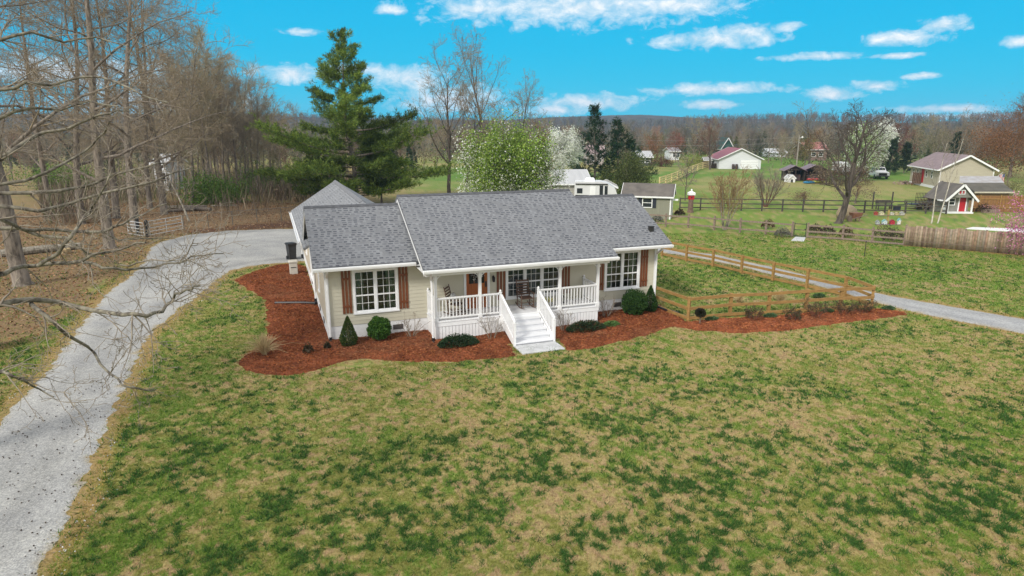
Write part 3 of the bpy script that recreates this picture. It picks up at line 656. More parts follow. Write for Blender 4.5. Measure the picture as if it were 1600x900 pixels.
# front door
d = MB(); a, b, z0, z1 = DR; m_ = (a+b)/2
for (x0, x1, y, za, zb) in ((a, a+.13, -.012, z0, z1), (b-.13, b, -.012, z0, z1), (a+.13, b-.13, -.012, z0, z0+.2), (a+.13, b-.13, -.012, z0+.82, z0+1.05), (a+.13, b-.13, -.012, z1-.13, z1), (m_-.04, m_+.04, -.011, z0+.2, z0+.82)): d.box(x0, x1, y, .03, za, zb)
d.box(a+.13, m_-.04, .002, .03, z0+.2, z0+.82); d.box(m_+.04, b-.13, .002, .03, z0+.2, z0+.82)
for x in (a+.2, m_+.09): d.box(x, x+.15, -.008, .002, z0+.28, z0+.74)
door = d.build('front_door', DOORW, house)
k = MB(); k.box(a+.13, b-.13, .008, .02, z0+1.05, z1-.13); k.build('door_glass', pm('dark_glass', (.02, .025, .028), rough=.08), door)
k = MB()
for q in range(1, 3): x = a+.13+(b-a-.26)*q/3; k.box(x-.012, x+.012, -.004, .0075, z0+1.05, z1-.13)
k.build('door_muntin', DOORW, door)
k = MB(); k.box(b-.105, b-.03, -.03, -.013, z0+.88, z0+1.12); k.ell((b-.065, -.06, z0+.95), (.03, .03, .03), 8, 5); k.build('handle', BLACKM, door)
k = MB(); k.box(a-.1, a, -.045, .03, z0, z1+.1); k.box(b, b+.1, -.045, .03, z0, z1+.1); k.box(a, b, -.045, .03, z1, z1+.1); k.box(a-.1, b+.1, -.06, .03, z0-.04, z0-.001); k.build('door_frame', WHITE, house)
# wall lamp
k = MB(); k.box(6.74, 6.82, -.04, -.02, 1.95, 2.15); k.lathe([(.02, 1.9), (.05, 1.92), (.065, 2.08), (.03, 2.14), (.012, 2.2)], (6.78, -.1), 8); k.build('wall_lantern', BLACKM, house)
# porch: deck, skirt, posts, railings, stairs
k = MB(); nb = 11
for q in range(nb): v0 = -PP+.001+q*PP/nb; k.box(U1-.02, U2+.02, v0, v0+PP/nb-.006, ZD-.035, ZD)
deck = k.build('porch_deck', DECKM, house)
k = MB(); k.box(U1, U2, -PP+.002, -PP+.04, ZD-.22, ZD-.036); k.box(U1, U1+.04, -PP+.041, -.02, ZD-.22, ZD-.036); k.box(U2-.04, U2, -PP+.041, -.02, ZD-.22, ZD-.036); k.box(U1-.015, U2+.015, -PP-.015, -PP+.0015, ZD-.05, ZD-.004); k.build('rim_board', WHITE, deck)
k = MB(); bw = .135; n = int((U2-U1)/bw)
for q in range(n): x = U1+.02+q*(U2-U1-.04)/n; k.box(x+.004, x+bw-.012, -PP+.02, -PP+.045, -.05, ZD-.225)
for uu in (U1+.012, U2-.037):
    for q in range(10): y = -PP+.05+q*.135; k.box(uu, uu+.025, y+.003, y+.123, -.05, ZD-.225)
k.box(U1+.05, U2-.05, -PP+.06, -PP+.07, -.05, ZD-.23); k.box(U1+.045, U1+.055, -PP+.08, -.05, -.05, ZD-.23)
k.build('porch_skirt', WHITE, deck)
for x in (U1+.06, 5.77, 9.22, U2-.06):
    k = MB(); k.box(x-.055, x+.055, -PP-.0+.0, -PP+.11, ZD+.001, 2.66); k.box(x-.075, x+.075, -PP-.02, -PP+.13, 2.5, 2.6); k.box(x-.075, x+.075, -PP-.02, -PP+.13, ZD+.002, ZD+.14)
    p = k.build('porch_post', WHITE, house)
    g = MB()
    for sg in (-1, 1):
        if (x < 4 and sg < 0) or (x > 10.9 and sg > 0): continue
        g.tube([(x+sg*(.05+.24*(1-cos(t))), -PP+.055, 2.40+.25*sin(t)) for t in np.linspace(0, pi/2, 8)], .018, 6)
        g.tube([(x+sg*(.05+.10*(1-cos(t))), -PP+.055, 2.54+.11*sin(t)) for t in np.linspace(0, pi/2, 6)], .014, 6)
    g.build('post_bracket', WHITE, p)
def railing(p, q, base=ZD, n=None, name='railing'):
    p = np.array(p, float); q = np.array(q, float); L = np.linalg.norm((q-p)[:2]); k = MB(); d = (q-p)/np.linalg.norm(q-p)
    k.beam(p+(0, 0, .90), q+(0, 0, .90), .09, .045); k.beam(p+(0, 0, .86), q+(0, 0, .86), .04, .035); k.beam(p+(0, 0, .12), q+(0, 0, .12), .04, .06)
    n = n or int(L/.135)
    for i in range(n):
        e = p+(q-p)*(i+.5)/n; k.box(e[0]-.017, e[0]+.017, e[1]-.017, e[1]+.017, e[2]+.13, e[2]+.86)
    return k.build(name, WHITE, house)
S0, S1 = 6.63, 8.27; yv = -PP+.055
railing((U1+.12, yv, ZD), (5.71, yv, ZD)); railing((5.83, yv, ZD), (S0-.06, yv, ZD)); railing((S1+.06, yv, ZD), (9.16, yv, ZD)); railing((9.28, yv, ZD), (U2-.12, yv, ZD))
railing((U1+.06, -PP+.12, ZD), (U1+.06, -.1, ZD)); railing((U2-.06, -PP+.12, ZD), (U2-.06, -.1, ZD))
def newel(x, y, z, h=1.02):
    k = MB(); k.box(x-.045, x+.045, y-.045, y+.045, z, z+h-.1); k.box(x-.058, x+.058, y-.058, y+.058, z+h-.099, z+h-.07); k.lathe([(.03, z+h-.069), (.05, z+h-.03), (.042, z+h+.01), (.012, z+h+.04)], (x, y), 10); k.build('newel_post', WHITE, house)
newel(S0, yv, ZD); newel(S1, yv, ZD); newel(U1+.06, -.07, ZD); newel(U2-.06, -.07, ZD)
k = MB(); nst = 5; rise = ZD/(nst+1); run = .32
for i in range(nst):
    z = ZD-rise*(i+1); y = -PP-run*(i+1)
    k.box(S0+.04, S1-.04, y-.035, y+run-.004, z-.03, z); k.box(S0+.05, S1-.05, y+run+.012, y+run+.03, z-.06, z+rise-.045)
k.box(S0+.05, S1-.05, -PP-run*nst+.03, -PP-run*nst+.05, 0.02, rise-.045)
k.build('porch_stairs', DECKM, house)
for x in (S0+.005, S1-.035):
    k = MB(); yb = -PP-run*nst
    for xx in (x, x+.03): k.face([(xx, -PP, ZD-.02), (xx, -PP, ZD-.36), (xx, yb+.3, .03), (xx, yb-.02, .03), (xx, yb-.02, rise+.02)])
    k.face([(x, -PP, ZD-.02), (x+.03, -PP, ZD-.02), (x+.03, yb-.02, rise+.02), (x, yb-.02, rise+.02)]); k.face([(x, yb-.02, rise+.02), (x+.03, yb-.02, rise+.02), (x+.03, yb-.02, .03), (x, yb-.02, .03)])
    k.build('stringer', WHITE, house)
yb = -PP-run*nst+.02
for x in (S0, S1):
    railing((x, -PP-.06, ZD-.04), (x, yb+.05, rise-.02), n=10, name='stair_railing'); newel(x, yb, .02, 1.0)
# concrete landing (a thing on the ground)
k = MB(); pad = [HU for HU in ((6.62, -3.98), (8.28, -3.98), (8.28, -2.98), (6.62, -2.98))]
k.bbox(6.60, 8.32, -3.95, -2.95, -.02, .06, .02); kind(k.build('concrete_landing', CONC, None, (HX, HY, 0), HR), 'structure')
# ---- things on the porch
def rocker(name, label, u, v, rz, grp, cush=False):
    r = thing(name, label, 'rocking chair', H2W(u, v, ZD), HR+rz, grp)
    for sx in (-.27, .27):
        k = MB(); k.tube([(sx, .48-1.0*t, .03+.11*(2*t-1)**2) for t in np.linspace(0, 1, 9)], .022, 6); k.build('rocker_runner', CHAIRW, r)
        k = MB(); k.tube([(sx, -.25, .06), (sx, -.25, .64)], .024, 8); k.build('leg', CHAIRW, r)
        k = MB(); k.tube([(sx, .22, .05), (sx, .27, .5), (sx, .42, 1.16)], [.024, .026, .02], 8); k.build('leg', CHAIRW, r)
        k = MB(); k.box(sx-.045, sx+.045, -.33, .30, .64, .665); k.build('armrest', CHAIRW, r)
    k = MB()
    for q in range(7): k.box(-.26, .26, -.26+q*.07, -.205+q*.07, .415+.003*q, .435+.003*q)
    k.build('seat', CHAIRW, r)
    k = MB()
    for q in range(6): z = .52+q*.11; y = .275+(z-.5)*.22; k.beam((-.26, y, z), (.26, y, z), .02, .065)
    k.build('backrest', CHAIRW, r)
    k = MB()
    for z in (.14, .27): k.tube([(-.27, -.25, z), (.27, -.25, z)], .012, 6); k.tube([(-.27, -.25, z), (-.27, .23, z)], .012, 6); k.tube([(.27, -.25, z), (.27, .23, z)], .012, 6)
    k.build('stretcher', CHAIRW, r)
    return r
rocker('rocking_chair', 'dark wooden slat rocking chair at the top of the porch stairs', 8.0, -.62, 0, 'porch rocking chairs')
rocker('rocking_chair', 'dark wooden rocking chair with white pillow beside the front door', 5.0, -.62, .95, 'porch rocking chairs')
def pillow(label, u, v, z, rz, tilt, col):
    k = MB(); n = 10
    def sup(t, r): return (abs(cos(t))**.5*math.copysign(1, cos(t))*r, abs(sin(t))**.5*math.copysign(1, sin(t))*r)
    k.loft([[(*sup(2*pi*j/20, .22*s_), zz) for j in range(20)] for s_, zz in ((.2, -.07), (.75, -.055), (1, 0), (.75, .055), (.2, .07))])
    o = k.build('pillow', col, None, H2W(u, v, z), None, True); o.rotation_euler = (tilt, 0, HR+rz); return tag(o, label, 'pillow')
pillow('white patterned pillow leaning in the rocking chair by the door', 4.93, -.51, ZD+.66, .95, R(72), pm('pillow_cloth', (.66, .66, .64), (.35, .36, .36), 16, .9))
wr = thing('door_wreath', 'dark wreath dotted with white blossoms on the front door', 'wreath', H2W((a+b)/2, -.05, z0+1.5), HR)
C_ = []; 
for q in range(260):
    t = rnd.uniform(0, 2*pi); rr_ = .22+rnd.gauss(0, .045); C_.append((rr_*cos(t), rnd.gauss(-.02, .02), rr_*sin(t)))
v_, f_ = cards(np.array(C_), .05, .07, nr); link('foliage', np_mesh('wreath_foliage', v_, f_, vcol('wreath', .8), pal(260, [(.04, .05, .02), (.07, .035, .02)], nr)), wr)
v_, f_ = cards(np.array(C_[:80])+[0, -.03, 0], .05, .05, nr); link('blossoms', np_mesh('wreath_blossoms', v_, f_, vcol('wreath_white', .8), pal(80, [(.75, .74, .70)], nr)), wr)
fp = thing('flower_pot', 'small pot of yellow flowers on the porch deck right of the stairs', 'flower pot', H2W(9.05, -.75, ZD), HR)
k = MB(); k.lathe([(.08, 0), (.11, .16), (.12, .16), (.12, .19), (.1, .19)], (0, 0), 14); k.build('pot', pm('pot_clay', (.5, .5, .48)), fp, smooth=False)
Cc_ = nr.normal(size=(140, 3))*[.08, .08, .06]+[0, 0, .27]; v_, f_ = cards(Cc_, .04, .06, nr); link('flowers', np_mesh('pot_flowers', v_, f_, vcol('pot_flower', .8), pal(140, [(.6, .5, .05), (.08, .17, .03), (.65, .6, .15)], nr)), fp)
ln = thing('lantern', 'small dark lantern standing on the porch near the third post', 'lantern', H2W(9.75, -.5, ZD), HR)
k = MB(); k.box(-.09, .09, -.09, .09, 0, .03); [k.box(sx-.01, sx+.01, sy-.01, sy+.01, .03, .26) for sx in (-.075, .075) for sy in (-.075, .075)]; k.loft([[(-.1, -.1, .26), (.1, -.1, .26), (.1, .1, .26), (-.1, .1, .26)], [(-.02, -.02, .36), (.02, -.02, .36), (.02, .02, .36), (-.02, .02, .36)]]); k.build('lantern_frame', BLACKM, ln)
k = MB(); k.lathe([(.03, .031), (.03, .15), (.005, .17)], (0, 0), 8); k.build('candle', pm('wax', (.7, .6, .4)), ln)
# ---- beside the house
def bin_(name, label, loc, rz, mat, grp=None):
    t = thing(name, label, 'trash bin', loc, rz, grp)
    k = MB(); k.loft([[(-.24*s, -.27*s, z), (.24*s, -.27*s, z), (.24*s, .27*s, z), (-.24*s, .27*s, z)] for s, z in ((.86, .06), (1, .9), (1.08, .92), (1.08, .98))]); k.build('bin_body', mat, t)
    k = MB(); k.loft([[(-.29*s, -.32*s, z), (.29*s, -.32*s, z), (.29*s, .32*s, z), (-.29*s, .32*s, z)] for s, z in ((1, .985), (1, 1.02), (.8, 1.08))]); k.box(-.2, .2, .325, .38, .96, 1.0); k.build('lid', mat, t)
    for sx in (-.27, .235):
        k = MB(); k.loft([[(x, .2+.12*cos(q*pi/6), .12+.12*sin(q*pi/6)) for q in range(12)] for x in (sx, sx+.05)]); k.build('wheel', BLACKM, t)
    return t
bx, by = G(456, 407); bin_('trash_bin', 'black wheeled trash bin beside the gravel at the garage wall', (bx-.05, by+.2, 0.03), HR+.3, BLACK, 'trash bins')
ux, uy = G(459.5, 430); t = thing('utility_cabinet', 'beige metal utility cabinet standing in the mulch by the black bin', 'utility cabinet', (ux, uy, 0.05), HR)
k = MB(); k.bbox(-.22, .22, -.2, .2, 0, .72, .03); k.build('cabinet_body', pm('beige_metal', (.52, .50, .44), (.46, .44, .39)), t)
k = MB(); k.bbox(-.26, .26, -.24, .24, .721, .82, .04); k.build('cabinet_lid', pm('beige_metal_lid', (.56, .54, .48)), t); k = MB(); k.box(-.15, .15, -.215, -.2005, .42, .46); k.build('label_plate', BLACKM, t)
k = MB(); p0 = H2W(-.12, 5.9); p1 = H2W(-1.9, 6.6); k.tube([(p0[0], p0[1], .12), (p0[0]*.7+p1[0]*.3, p0[1]*.7+p1[1]*.3, .14), (p1[0], p1[1], .12)], .06, 8); tag(k.build('drain_pipe', BLACK), 'black corrugated drain pipe lying in the mulch along the left house side', 'drain pipe')
k = MB(); k.tube([H2W(14.62, -.25, .14), H2W(14.75, -.7, .13), H2W(15.0, -1.5, .12)], .06, 8); tag(k.build('drain_pipe', BLACK), 'black drain pipe in the mulch at the right front house corner', 'drain pipe')
# propane tank at the left edge
tx, ty = G(-12, 552); t = thing('propane_tank', 'white rounded propane tank on legs beyond the gravel driveway', 'propane tank', (tx-1.05, ty, 0), .5)
k = MB(); k.loft([[(x, .48*r*cos(q*pi/10), .72+.48*r*sin(q*pi/10)) for q in range(20)] for x, r in [(-1.15, .15), (-1.1, .5), (-.98, .8), (-.8, .97), (-.6, 1), (.6, 1), (.8, .97), (.98, .8), (1.1, .5), (1.15, .15)]]); k.build('tank_shell', WHITE, t, smooth=True)
k = MB(); k.lathe([(.17, 1.17), (.17, 1.32), (.12, 1.38), (.02, 1.4)], (0, 0), 14); k.build('valve_cover', WHITE, t)
for x in (-.7, .6):
    k = MB(); k.box(x, x+.1, -.3, .3, 0, .32); k.build('leg', pm('rust_leg', (.35, .22, .1)), t)
# ================================================================== PLANTS: generators
BARK = pm('bark_grey_brown', (.26, .22, .178), (.09, .074, .06), 9, .95, .6, .03, (1, 1, .22))
TWIG = pm('twig_bark', (.31, .25, .175), (.185, .148, .10), 6, .95)
BARKDARK = pm('bark_dark', (.13, .105, .085), (.05, .04, .034), 9, .95, .5, .03, (1, 1, .25))
TWIGPALE = pm('twig_bark_pale', (.31, .27, .21), (.17, .14, .11), 6, .95)
TWIGRED = pm('twig_bark_red', (.20, .085, .055), (.12, .055, .04), 3, .95)
TWIGORANGE = pm('twig_bark_orange', (.24, .115, .045), (.15, .08, .035), 3, .95)
BARKPALE = pm('bark_pale', (.36, .33, .27), (.15, .13, .10), 8, .95, .4, .02, (1, 1, .3))
BIRCH = pm('birch_bark', (.62, .58, .50), (.30, .27, .22), 5, .85, .2, .01, (1, 1, .5))
LEAFM = vcol('leaves', .75, trans=.25, spec=.25)
PETAL = vcol('blossom', .8, trans=.35, spec=.2)
NEEDLE = vcol('needles', .75, trans=.3, spec=.25)
def vsub(a, s): return (a[0]*s, a[1]*s, a[2]*s)
def norm3(a):
    l = math.sqrt(a[0]**2+a[1]**2+a[2]**2)+1e-9; return (a[0]/l, a[1]/l, a[2]/l)
def perp(d, ang, az_):
    """direction at angle ang from d, rotated az_ around it"""
    r = (0, 0, 1) if abs(d[2]) < .9 else (1, 0, 0)
    a = norm3((d[1]*r[2]-d[2]*r[1], d[2]*r[0]-d[0]*r[2], d[0]*r[1]-d[1]*r[0]))
    b = (d[1]*a[2]-d[2]*a[1], d[2]*a[0]-d[0]*a[2], d[0]*a[1]-d[1]*a[0])
    c, s, ca, sa = cos(ang), sin(ang), cos(az_), sin(az_)
    return norm3(tuple(d[i]*c+(a[i]*ca+b[i]*sa)*s for i in range(3)))
def limb(rg, p, d, L, r, k, wob, grav, tip):
    pts = [p]; rad = [r]; dirs = [d]
    for i in range(k):
        d = norm3((d[0]+rg.gauss(0, wob), d[1]+rg.gauss(0, wob), d[2]+rg.gauss(0, wob)+grav))
        p = (p[0]+d[0]*L/k, p[1]+d[1]*L/k, p[2]+d[2]*L/k)
        pts.append(p); rad.append(max(tip, r*(1-(i+1)/k*.8))); dirs.append(d)
    return pts, rad, dirs
def grow(rg, p, d, L, r, lev, spec, out):
    """spec[lev] = (segments, wobble, gravity, children, t0, angle, length ratio, radius ratio)"""
    k, wob, grav, nc, t0, ang, lr, rrt = spec[lev]
    pts, rad, dirs = limb(rg, p, d, L, r, k, wob, grav, spec[-1])
    out.setdefault(lev, []).append((pts, rad))
    if lev+1 >= len(spec)-1: return
    nn = nc if isinstance(nc, int) else rg.randint(*nc); a0 = rg.uniform(0, 6.28)
    for j in range(nn):
        t = t0+(1-t0)*(j+rg.random())/nn; i = min(int(t*k), k-1); ft = t*k-i
        q = tuple(pts[i][m]+(pts[i+1][m]-pts[i][m])*ft for m in range(3))
        a0 += 2.4+rg.gauss(0, .4)
        grow(rg, q, perp(dirs[i], ang*rg.uniform(.65, 1.3), a0), L*lr*rg.uniform(.6, 1.2)*(1.15-.55*t), max(spec[-1], rad[i]*rrt*rg.uniform(.7, 1)), lev+1, spec, out)
def bare_tree(seed, h, r, spec, lean=(0, 0), ntrunk=2, base=(0, 0, -.1), stems=1, spread=0):
    rg = random.Random(seed); out = {}
    for s in range(stems):
        a = 2*pi*s/max(stems, 1)+rg.uniform(-.4, .4); d = norm3((lean[0]+spread*cos(a)*rg.uniform(.4, 1), lean[1]+spread*sin(a)*rg.uniform(.4, 1), 1))
        grow(rg, (base[0]+(.1*cos(a) if stems > 1 else 0), base[1]+(.1*sin(a) if stems > 1 else 0), base[2]), d, h*(1 if stems == 1 else rg.uniform(.7, 1)), r, 0, spec, out)
    if stems == 1:                                                # root flare
        p, q = out[0][0]; p.insert(1, tuple(p[0][m]+(p[1][m]-p[0][m])*.12 for m in range(3))); q.insert(1, q[0]*1.02); q[0] = q[0]*1.55
    tr = [x for l in range(ntrunk) for x in out.get(l, [])]; cr = [x for l in sorted(out) if l >= ntrunk for x in out[l]]
    return tr, cr
#        seg wob  grav  n  t0  ang  lr  rr
SP_BIG = [(10, .05, .02, 15, .22, 1.05, .42, .46), (7, .16, .03, 8, .15, .8, .48, .5), (5, .2, .03, 7, .1, .75, .5, .55), (4, .22, .03, 4, .1, .7, .5, .6), (3, .25, .02, 0, 0, 0, 0, 0), .008]
SP_OPEN = [(9, .07, .02, 15, .25, .75, .55, .55), (7, .12, .06, 8, .2, .7, .5, .5), (5, .18, .05, 6, .15, .7, .5, .55), (3, .22, .04, 3, .2, .6, .55, .6), (2, .25, .02, 0, 0, 0, 0, 0), .011]
SP_LIGHT = [(7, .06, .02, 13, .25, .7, .48, .45), (5, .14, .06, 7, .15, .65, .5, .5), (4, .2, .04, 4, .1, .65, .5, .6), (2, .22, .03, 0, 0, 0, 0, 0), .017]
SP_FAR = [(4, .05, .02, 13, .22, .6, .5, .42), (3, .14, .07, 6, .15, .6, .5, .55), (2, .2, .04, 0, 0, 0, 0, 0), .045]
SP_VASE = [(6, .05, .05, 8, .25, .45, .5, .6), (5, .12, .05, 6, .15, .5, .5, .6), (3, .15, .03, 3, .1, .5, .5, .7), (2, .2, .02, 0, 0, 0, 0, 0), .010]
def tree_meshes(name, tr, cr, bark, twig, nt_=7, nc=3):
    a = np_mesh(name+'_trunk', *tubes(tr, nt_), bark, smooth=True); b = np_mesh(name+'_crown', *tubes(cr, nc), twig) if cr else None
    return a, b
def put_tree(name, label, meshes, loc, rz=0, scale=1, group=None, cat='tree', parts=('trunk', 'crown')):
    t = thing(name, label, cat, loc, rz, group); t.scale = scale if isinstance(scale, tuple) else (scale,)*3
    for n, m in zip(parts, meshes):
        if m: link(n, m, t)
    return t
def leafy(name, label, cat, parts, mat, loc, rz=0, group=None, inner=None, part='foliage'):
    t = thing(name, label, cat, loc, rz, group)
    V, F, C = merge(parts); link(part, np_mesh(name+'_'+part, V, F, mat, C), t)
    if inner: V, F = tubes(inner[0], 5); link('stem', np_mesh(name+'_stem', V, F, inner[1]), t)
    return t
# ------------------------------------------------------------------ shrubs by the house
def ball_shell(n, rad, rng, squash=1.0, deep=.12, lump=.1):
    d = unit(rng.normal(size=(n, 3))); rr_ = rad*(1+lump*(fbm(d[:, 0]*4+9, d[:, 1]*4+d[:, 2]*5, 3)-.5)*2-np.abs(rng.normal(size=n))*deep)
    return d*rr_[:, None]*[1, 1, squash], d
def stick(z, r=.03): return [([(0, 0, -.05), (0.01, 0, z*.5), (0, 0, z)], [r, r*.9, r*.7])]
def boxwood(name, label, loc, rad, cols, h0, group):
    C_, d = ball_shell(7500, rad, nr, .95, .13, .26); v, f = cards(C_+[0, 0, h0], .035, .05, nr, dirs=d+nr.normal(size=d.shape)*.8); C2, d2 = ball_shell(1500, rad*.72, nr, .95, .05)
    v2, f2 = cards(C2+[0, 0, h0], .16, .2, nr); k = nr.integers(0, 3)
    br = [([(0, 0, -.05), (rad*.3*cos(q), rad*.3*sin(q), h0*.5), (rad*.6*cos(q), rad*.6*sin(q), h0)], [.03, .022, .012]) for q in np.linspace(0, 5.4, 6)]
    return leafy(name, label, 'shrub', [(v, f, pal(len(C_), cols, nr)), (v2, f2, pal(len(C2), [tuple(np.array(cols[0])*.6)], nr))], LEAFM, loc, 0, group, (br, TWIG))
GB = [(.045, .12, .018), (.065, .16, .022), (.03, .085, .014), (.09, .19, .03)]; GD = [(.032, .085, .018), (.045, .11, .02), (.022, .06, .014), (.06, .12, .025)]
boxwood('boxwood_ball', 'round bright green clipped boxwood under the left front window', H2W(1.86, -.66, .05), .47, GB, .52, 'round clipped shrubs')
boxwood('boxwood_ball', 'large round dark green shrub under the right front window', H2W(13.12, -.80, .05), .60, GD, .56, 'round clipped shrubs')
def cone_shrub(name, label, loc, h, rad, cols):
    n = 6000; t = nr.random(n)**1.5; a = nr.uniform(0, 2*pi, n); prof = np.sin(np.clip(t*1.12+.16, 0, 1)**.7*pi)**.8*.95+.06; prof = np.where(t > .25, (1-t)**.85*1.2, .75+t)*1.0
    rr_ = rad*prof*(1-np.abs(nr.normal(size=n))*.13+.12*(fbm(a*2, t*9, 5)-.5)); C_ = np.column_stack([rr_*np.cos(a), rr_*np.sin(a), .06+t*h])
    d = np.column_stack([np.cos(a), np.sin(a), np.full(n, .7)])+nr.normal(size=(n, 3))*.5
    v, f = cards(C_, .035, .06, nr, dirs=d)
    return leafy(name, label, 'shrub', [(v, f, pal(n, cols, nr))], LEAFM, loc, 0, 'cone shaped shrubs', ([([(0, 0, -.05), (0, 0, h*.5), (0, 0, h*.92)], [.1, .06, .02])], TWIG))
cone_shrub('dwarf_conifer', 'small pointed green conifer shrub at the left front house corner', H2W(.67, -.80, .05), 1.12, .36, [(.06, .11, .025), (.09, .14, .035), (.035, .08, .02), (.15, .16, .05)])
cone_shrub('dwarf_conifer', 'pointed dark green conifer shrub at the right house corner', H2W(14.10, -.55, .05), 1.15, .36, GD)
def low_shrub(name, label, loc, rx, ry, h, cols, n=2600, group='low evergreen mounds', rz=HR, lf=(.03, .10)):
    a = nr.uniform(0, 2*pi, n); r_ = np.sqrt(nr.random(n)); lump = .75+.5*fbm(np.cos(a)*2+5, np.sin(a)*2+r_*3, 7)
    C_ = np.column_stack([rx*r_*np.cos(a)*lump, ry*r_*np.sin(a)*lump, .04+h*(1-r_**2*.8)*lump*nr.uniform(.5, 1.05, n)])
    d = np.column_stack([np.cos(a), np.sin(a), np.full(n, .8)])+nr.normal(size=(n, 3))*.5
    v, f = cards(C_, lf[0], lf[1], nr, dirs=d)
    br = [([(0, 0, 0), (rx*.4*cos(q), ry*.4*sin(q), h*.4), (rx*.75*cos(q), ry*.75*sin(q), h*.5)], [.02, .014, .008]) for q in np.linspace(0, 5.6, 8)]
    return leafy(name, label, 'shrub', [(v, f, pal(n, cols, nr))], LEAFM, loc, rz, group, (br, TWIG))
GJ = [(.022, .05, .02), (.035, .075, .028), (.015, .035, .015), (.055, .09, .04)]
low_shrub('juniper', 'low dark green juniper in front of the porch left of the stairs', H2W(4.55, -2.35, .06), .78, .42, .42, GJ, 3400)
low_shrub('juniper', 'low dark juniper with brownish left end right of the porch stairs', H2W(10.0, -2.25, .06), .85, .40, .38, GJ+[(.09, .05, .025)], 3400)
low_shrub('ground_cover_plant', 'small bright green mound beside the juniper right of the porch', H2W(11.3, -2.05, .06), .36, .24, .18, [(.10, .20, .05), (.15, .26, .08), (.07, .14, .04)], 1100)
for lab, (u, v), s in (('tiny dark shrub in the mulch near the tan grass clump', (-.86, -1.3), .19), ('smallest dark shrub in the mulch at the left front house corner', (-.15, -1.02), .13)):
    low_shrub('small_shrub', lab, H2W(u, v, .06), s, s, s*2.0, [(.03, .045, .02), (.05, .055, .025), (.05, .03, .02)], 420, 'tiny dark shrubs', lf=(.03, .06))
def twig_shrub(name, label, loc, h, stems, spread, mat, group, seed, buds=None):
    tr, cr = bare_tree(seed, h, .014, [(5, .08, .0, 4, .25, .55, .5, .6), (4, .12, .02, 3, .2, .5, .5, .7), (2, .2, 0, 0, 0, 0, 0, 0), .0045], stems=stems, spread=spread, ntrunk=1, base=(0, 0, -.02))
    t = thing(name, label, 'shrub', loc, 0, group); link('stem', np_mesh(name+'_stem', *tubes(tr, 4), mat), t); link('twigs', np_mesh(name+'_twigs', *tubes(cr, 3), mat), t)
    if buds:
        P = np.array([p[-1] for p, r in cr]+[p[len(p)//2] for p, r in cr]+[p[-1] for p, r in tr]); P = np.repeat(P, buds[1], 0); P = P+nr.normal(size=P.shape)*.035
        v, f = cards(P, .03, .045, nr); link('leaves', np_mesh(name+'_leaves', v, f, LEAFM, pal(len(P), buds[0], nr)), t)
    return t
for i, (u, v, h, lab) in enumerate([(3.12, -.62, .95, 'leafless shrub against the white foundation left of the porch'), (6.05, -1.95, .95, 'leafless shrub in front of the porch skirt left of the stairs'), (9.2, -1.95, .95, 'leafless shrub close to the right side of the porch stairs'), (11.75, -.75, .95, 'leafless twiggy shrub at the right end of the porch')]):
    twig_shrub('bare_shrub', lab, H2W(u, v, .06), h, 9, .55, TWIGPALE, 'leafless shrubs at the porch', 40+i)
FB = [(1174.5, 500, 'mulch bed shrub nearest the second front fence post'), (1238, 499, 'brown shrub in mulch midway along the front fence'), (1273, 496, 'largest dusky shrub in mulch against the front fence'), (1316, 491, 'loose shrub by the second last front fence post'), (1347, 488, 'shrub next to the far corner post of the fence')]
for i, (px, py, lab) in enumerate(FB):
    x, y = G(px+12, py+3); twig_shrub('fence_shrub', lab, (x-.3, y, .06), (.62, .5, .85, .6, .6)[i], 11, .75, TWIGRED, 'shrubs along the front fence', 60+i, ([(.06, .06, .03), (.10, .05, .035), (.05, .08, .03)], 3))
x, y = G(1093, 509); t = thing('topiary_shrub', 'small dark lollipop shrub on a thin stem by the near fence corner', 'shrub', (x, y, .05))
C_, d = ball_shell(2600, .24, nr, .85, .45); v, f = cards(C_+[0, 0, .52], .035, .05, nr, dirs=d); link('foliage', np_mesh('topiary_foliage', v, f, LEAFM, pal(2600, [(.035, .03, .022), (.06, .045, .03), (.03, .045, .02)], nr)), t); link('stem', np_mesh('topiary_stem', *tubes([([(0, 0, -.05), (.01, 0, .25), (0, 0, .55)], [.022, .02, .02])], 6), BARK), t)
for px, py, lab in ((1112, 503, 'small green tuft in the mulch by the topiary shrub'), (1203, 498, 'small green tuft under the third front fence post'), (1292, 490, 'small green tuft between the two loose fence shrubs'), (1387, 486, 'green tuft at the right tip of the mulch bed'), (1279, 466, 'dark green clump inside the fenced yard')):
    x, y = G(px, py); low_shrub('perennial_clump', lab, (x, y, .05), .32, .2, .16, [(.06, .13, .05), (.10, .17, .07), (.05, .10, .04)], 500, 'green perennial clumps')
def straw_clump(label, loc, h, n=420, spread=.55):
    a = nr.uniform(0, 2*pi, n); polys = []
    for q in range(n):
        s = abs(nr.normal())*spread; L = h*nr.uniform(.55, 1.1); pts = [(0.05*cos(a[q])*nr.random(), .05*sin(a[q])*nr.random(), 0)]
        for k in range(1, 5):
            tt = k/4; pts.append((cos(a[q])*s*L*tt**1.4, sin(a[q])*s*L*tt**1.4, max(.02, L*(tt-.45*s*tt**2.4))))
        polys.append((pts, [.007, .007, .006, .005, .003]))
    V, F = tubes(polys, 3); o = link('ornamental_grass', np_mesh('ornamental_grass', V, F, vcol('straw', .9), pal(len(V), [(.52, .40, .21), (.42, .31, .15), (.60, .48, .28)], nr, 1)), None, loc)
    return tag(o, label, 'ornamental grass', 'tan ornamental grass clumps')
x, y = G(414, 558); straw_clump('dry tan ornamental grass clump in the mulch left of the house', (x, y, .06), .85)
x, y = G(1222, 478); straw_clump('larger tan grass clump behind the front fence inside the yard', (x, y+.3, 0), .8, 260)
x, y = G(1157, 478); straw_clump('smaller tan grass clump inside the fenced yard by the house side', (x, y+.3, 0), .6, 180)
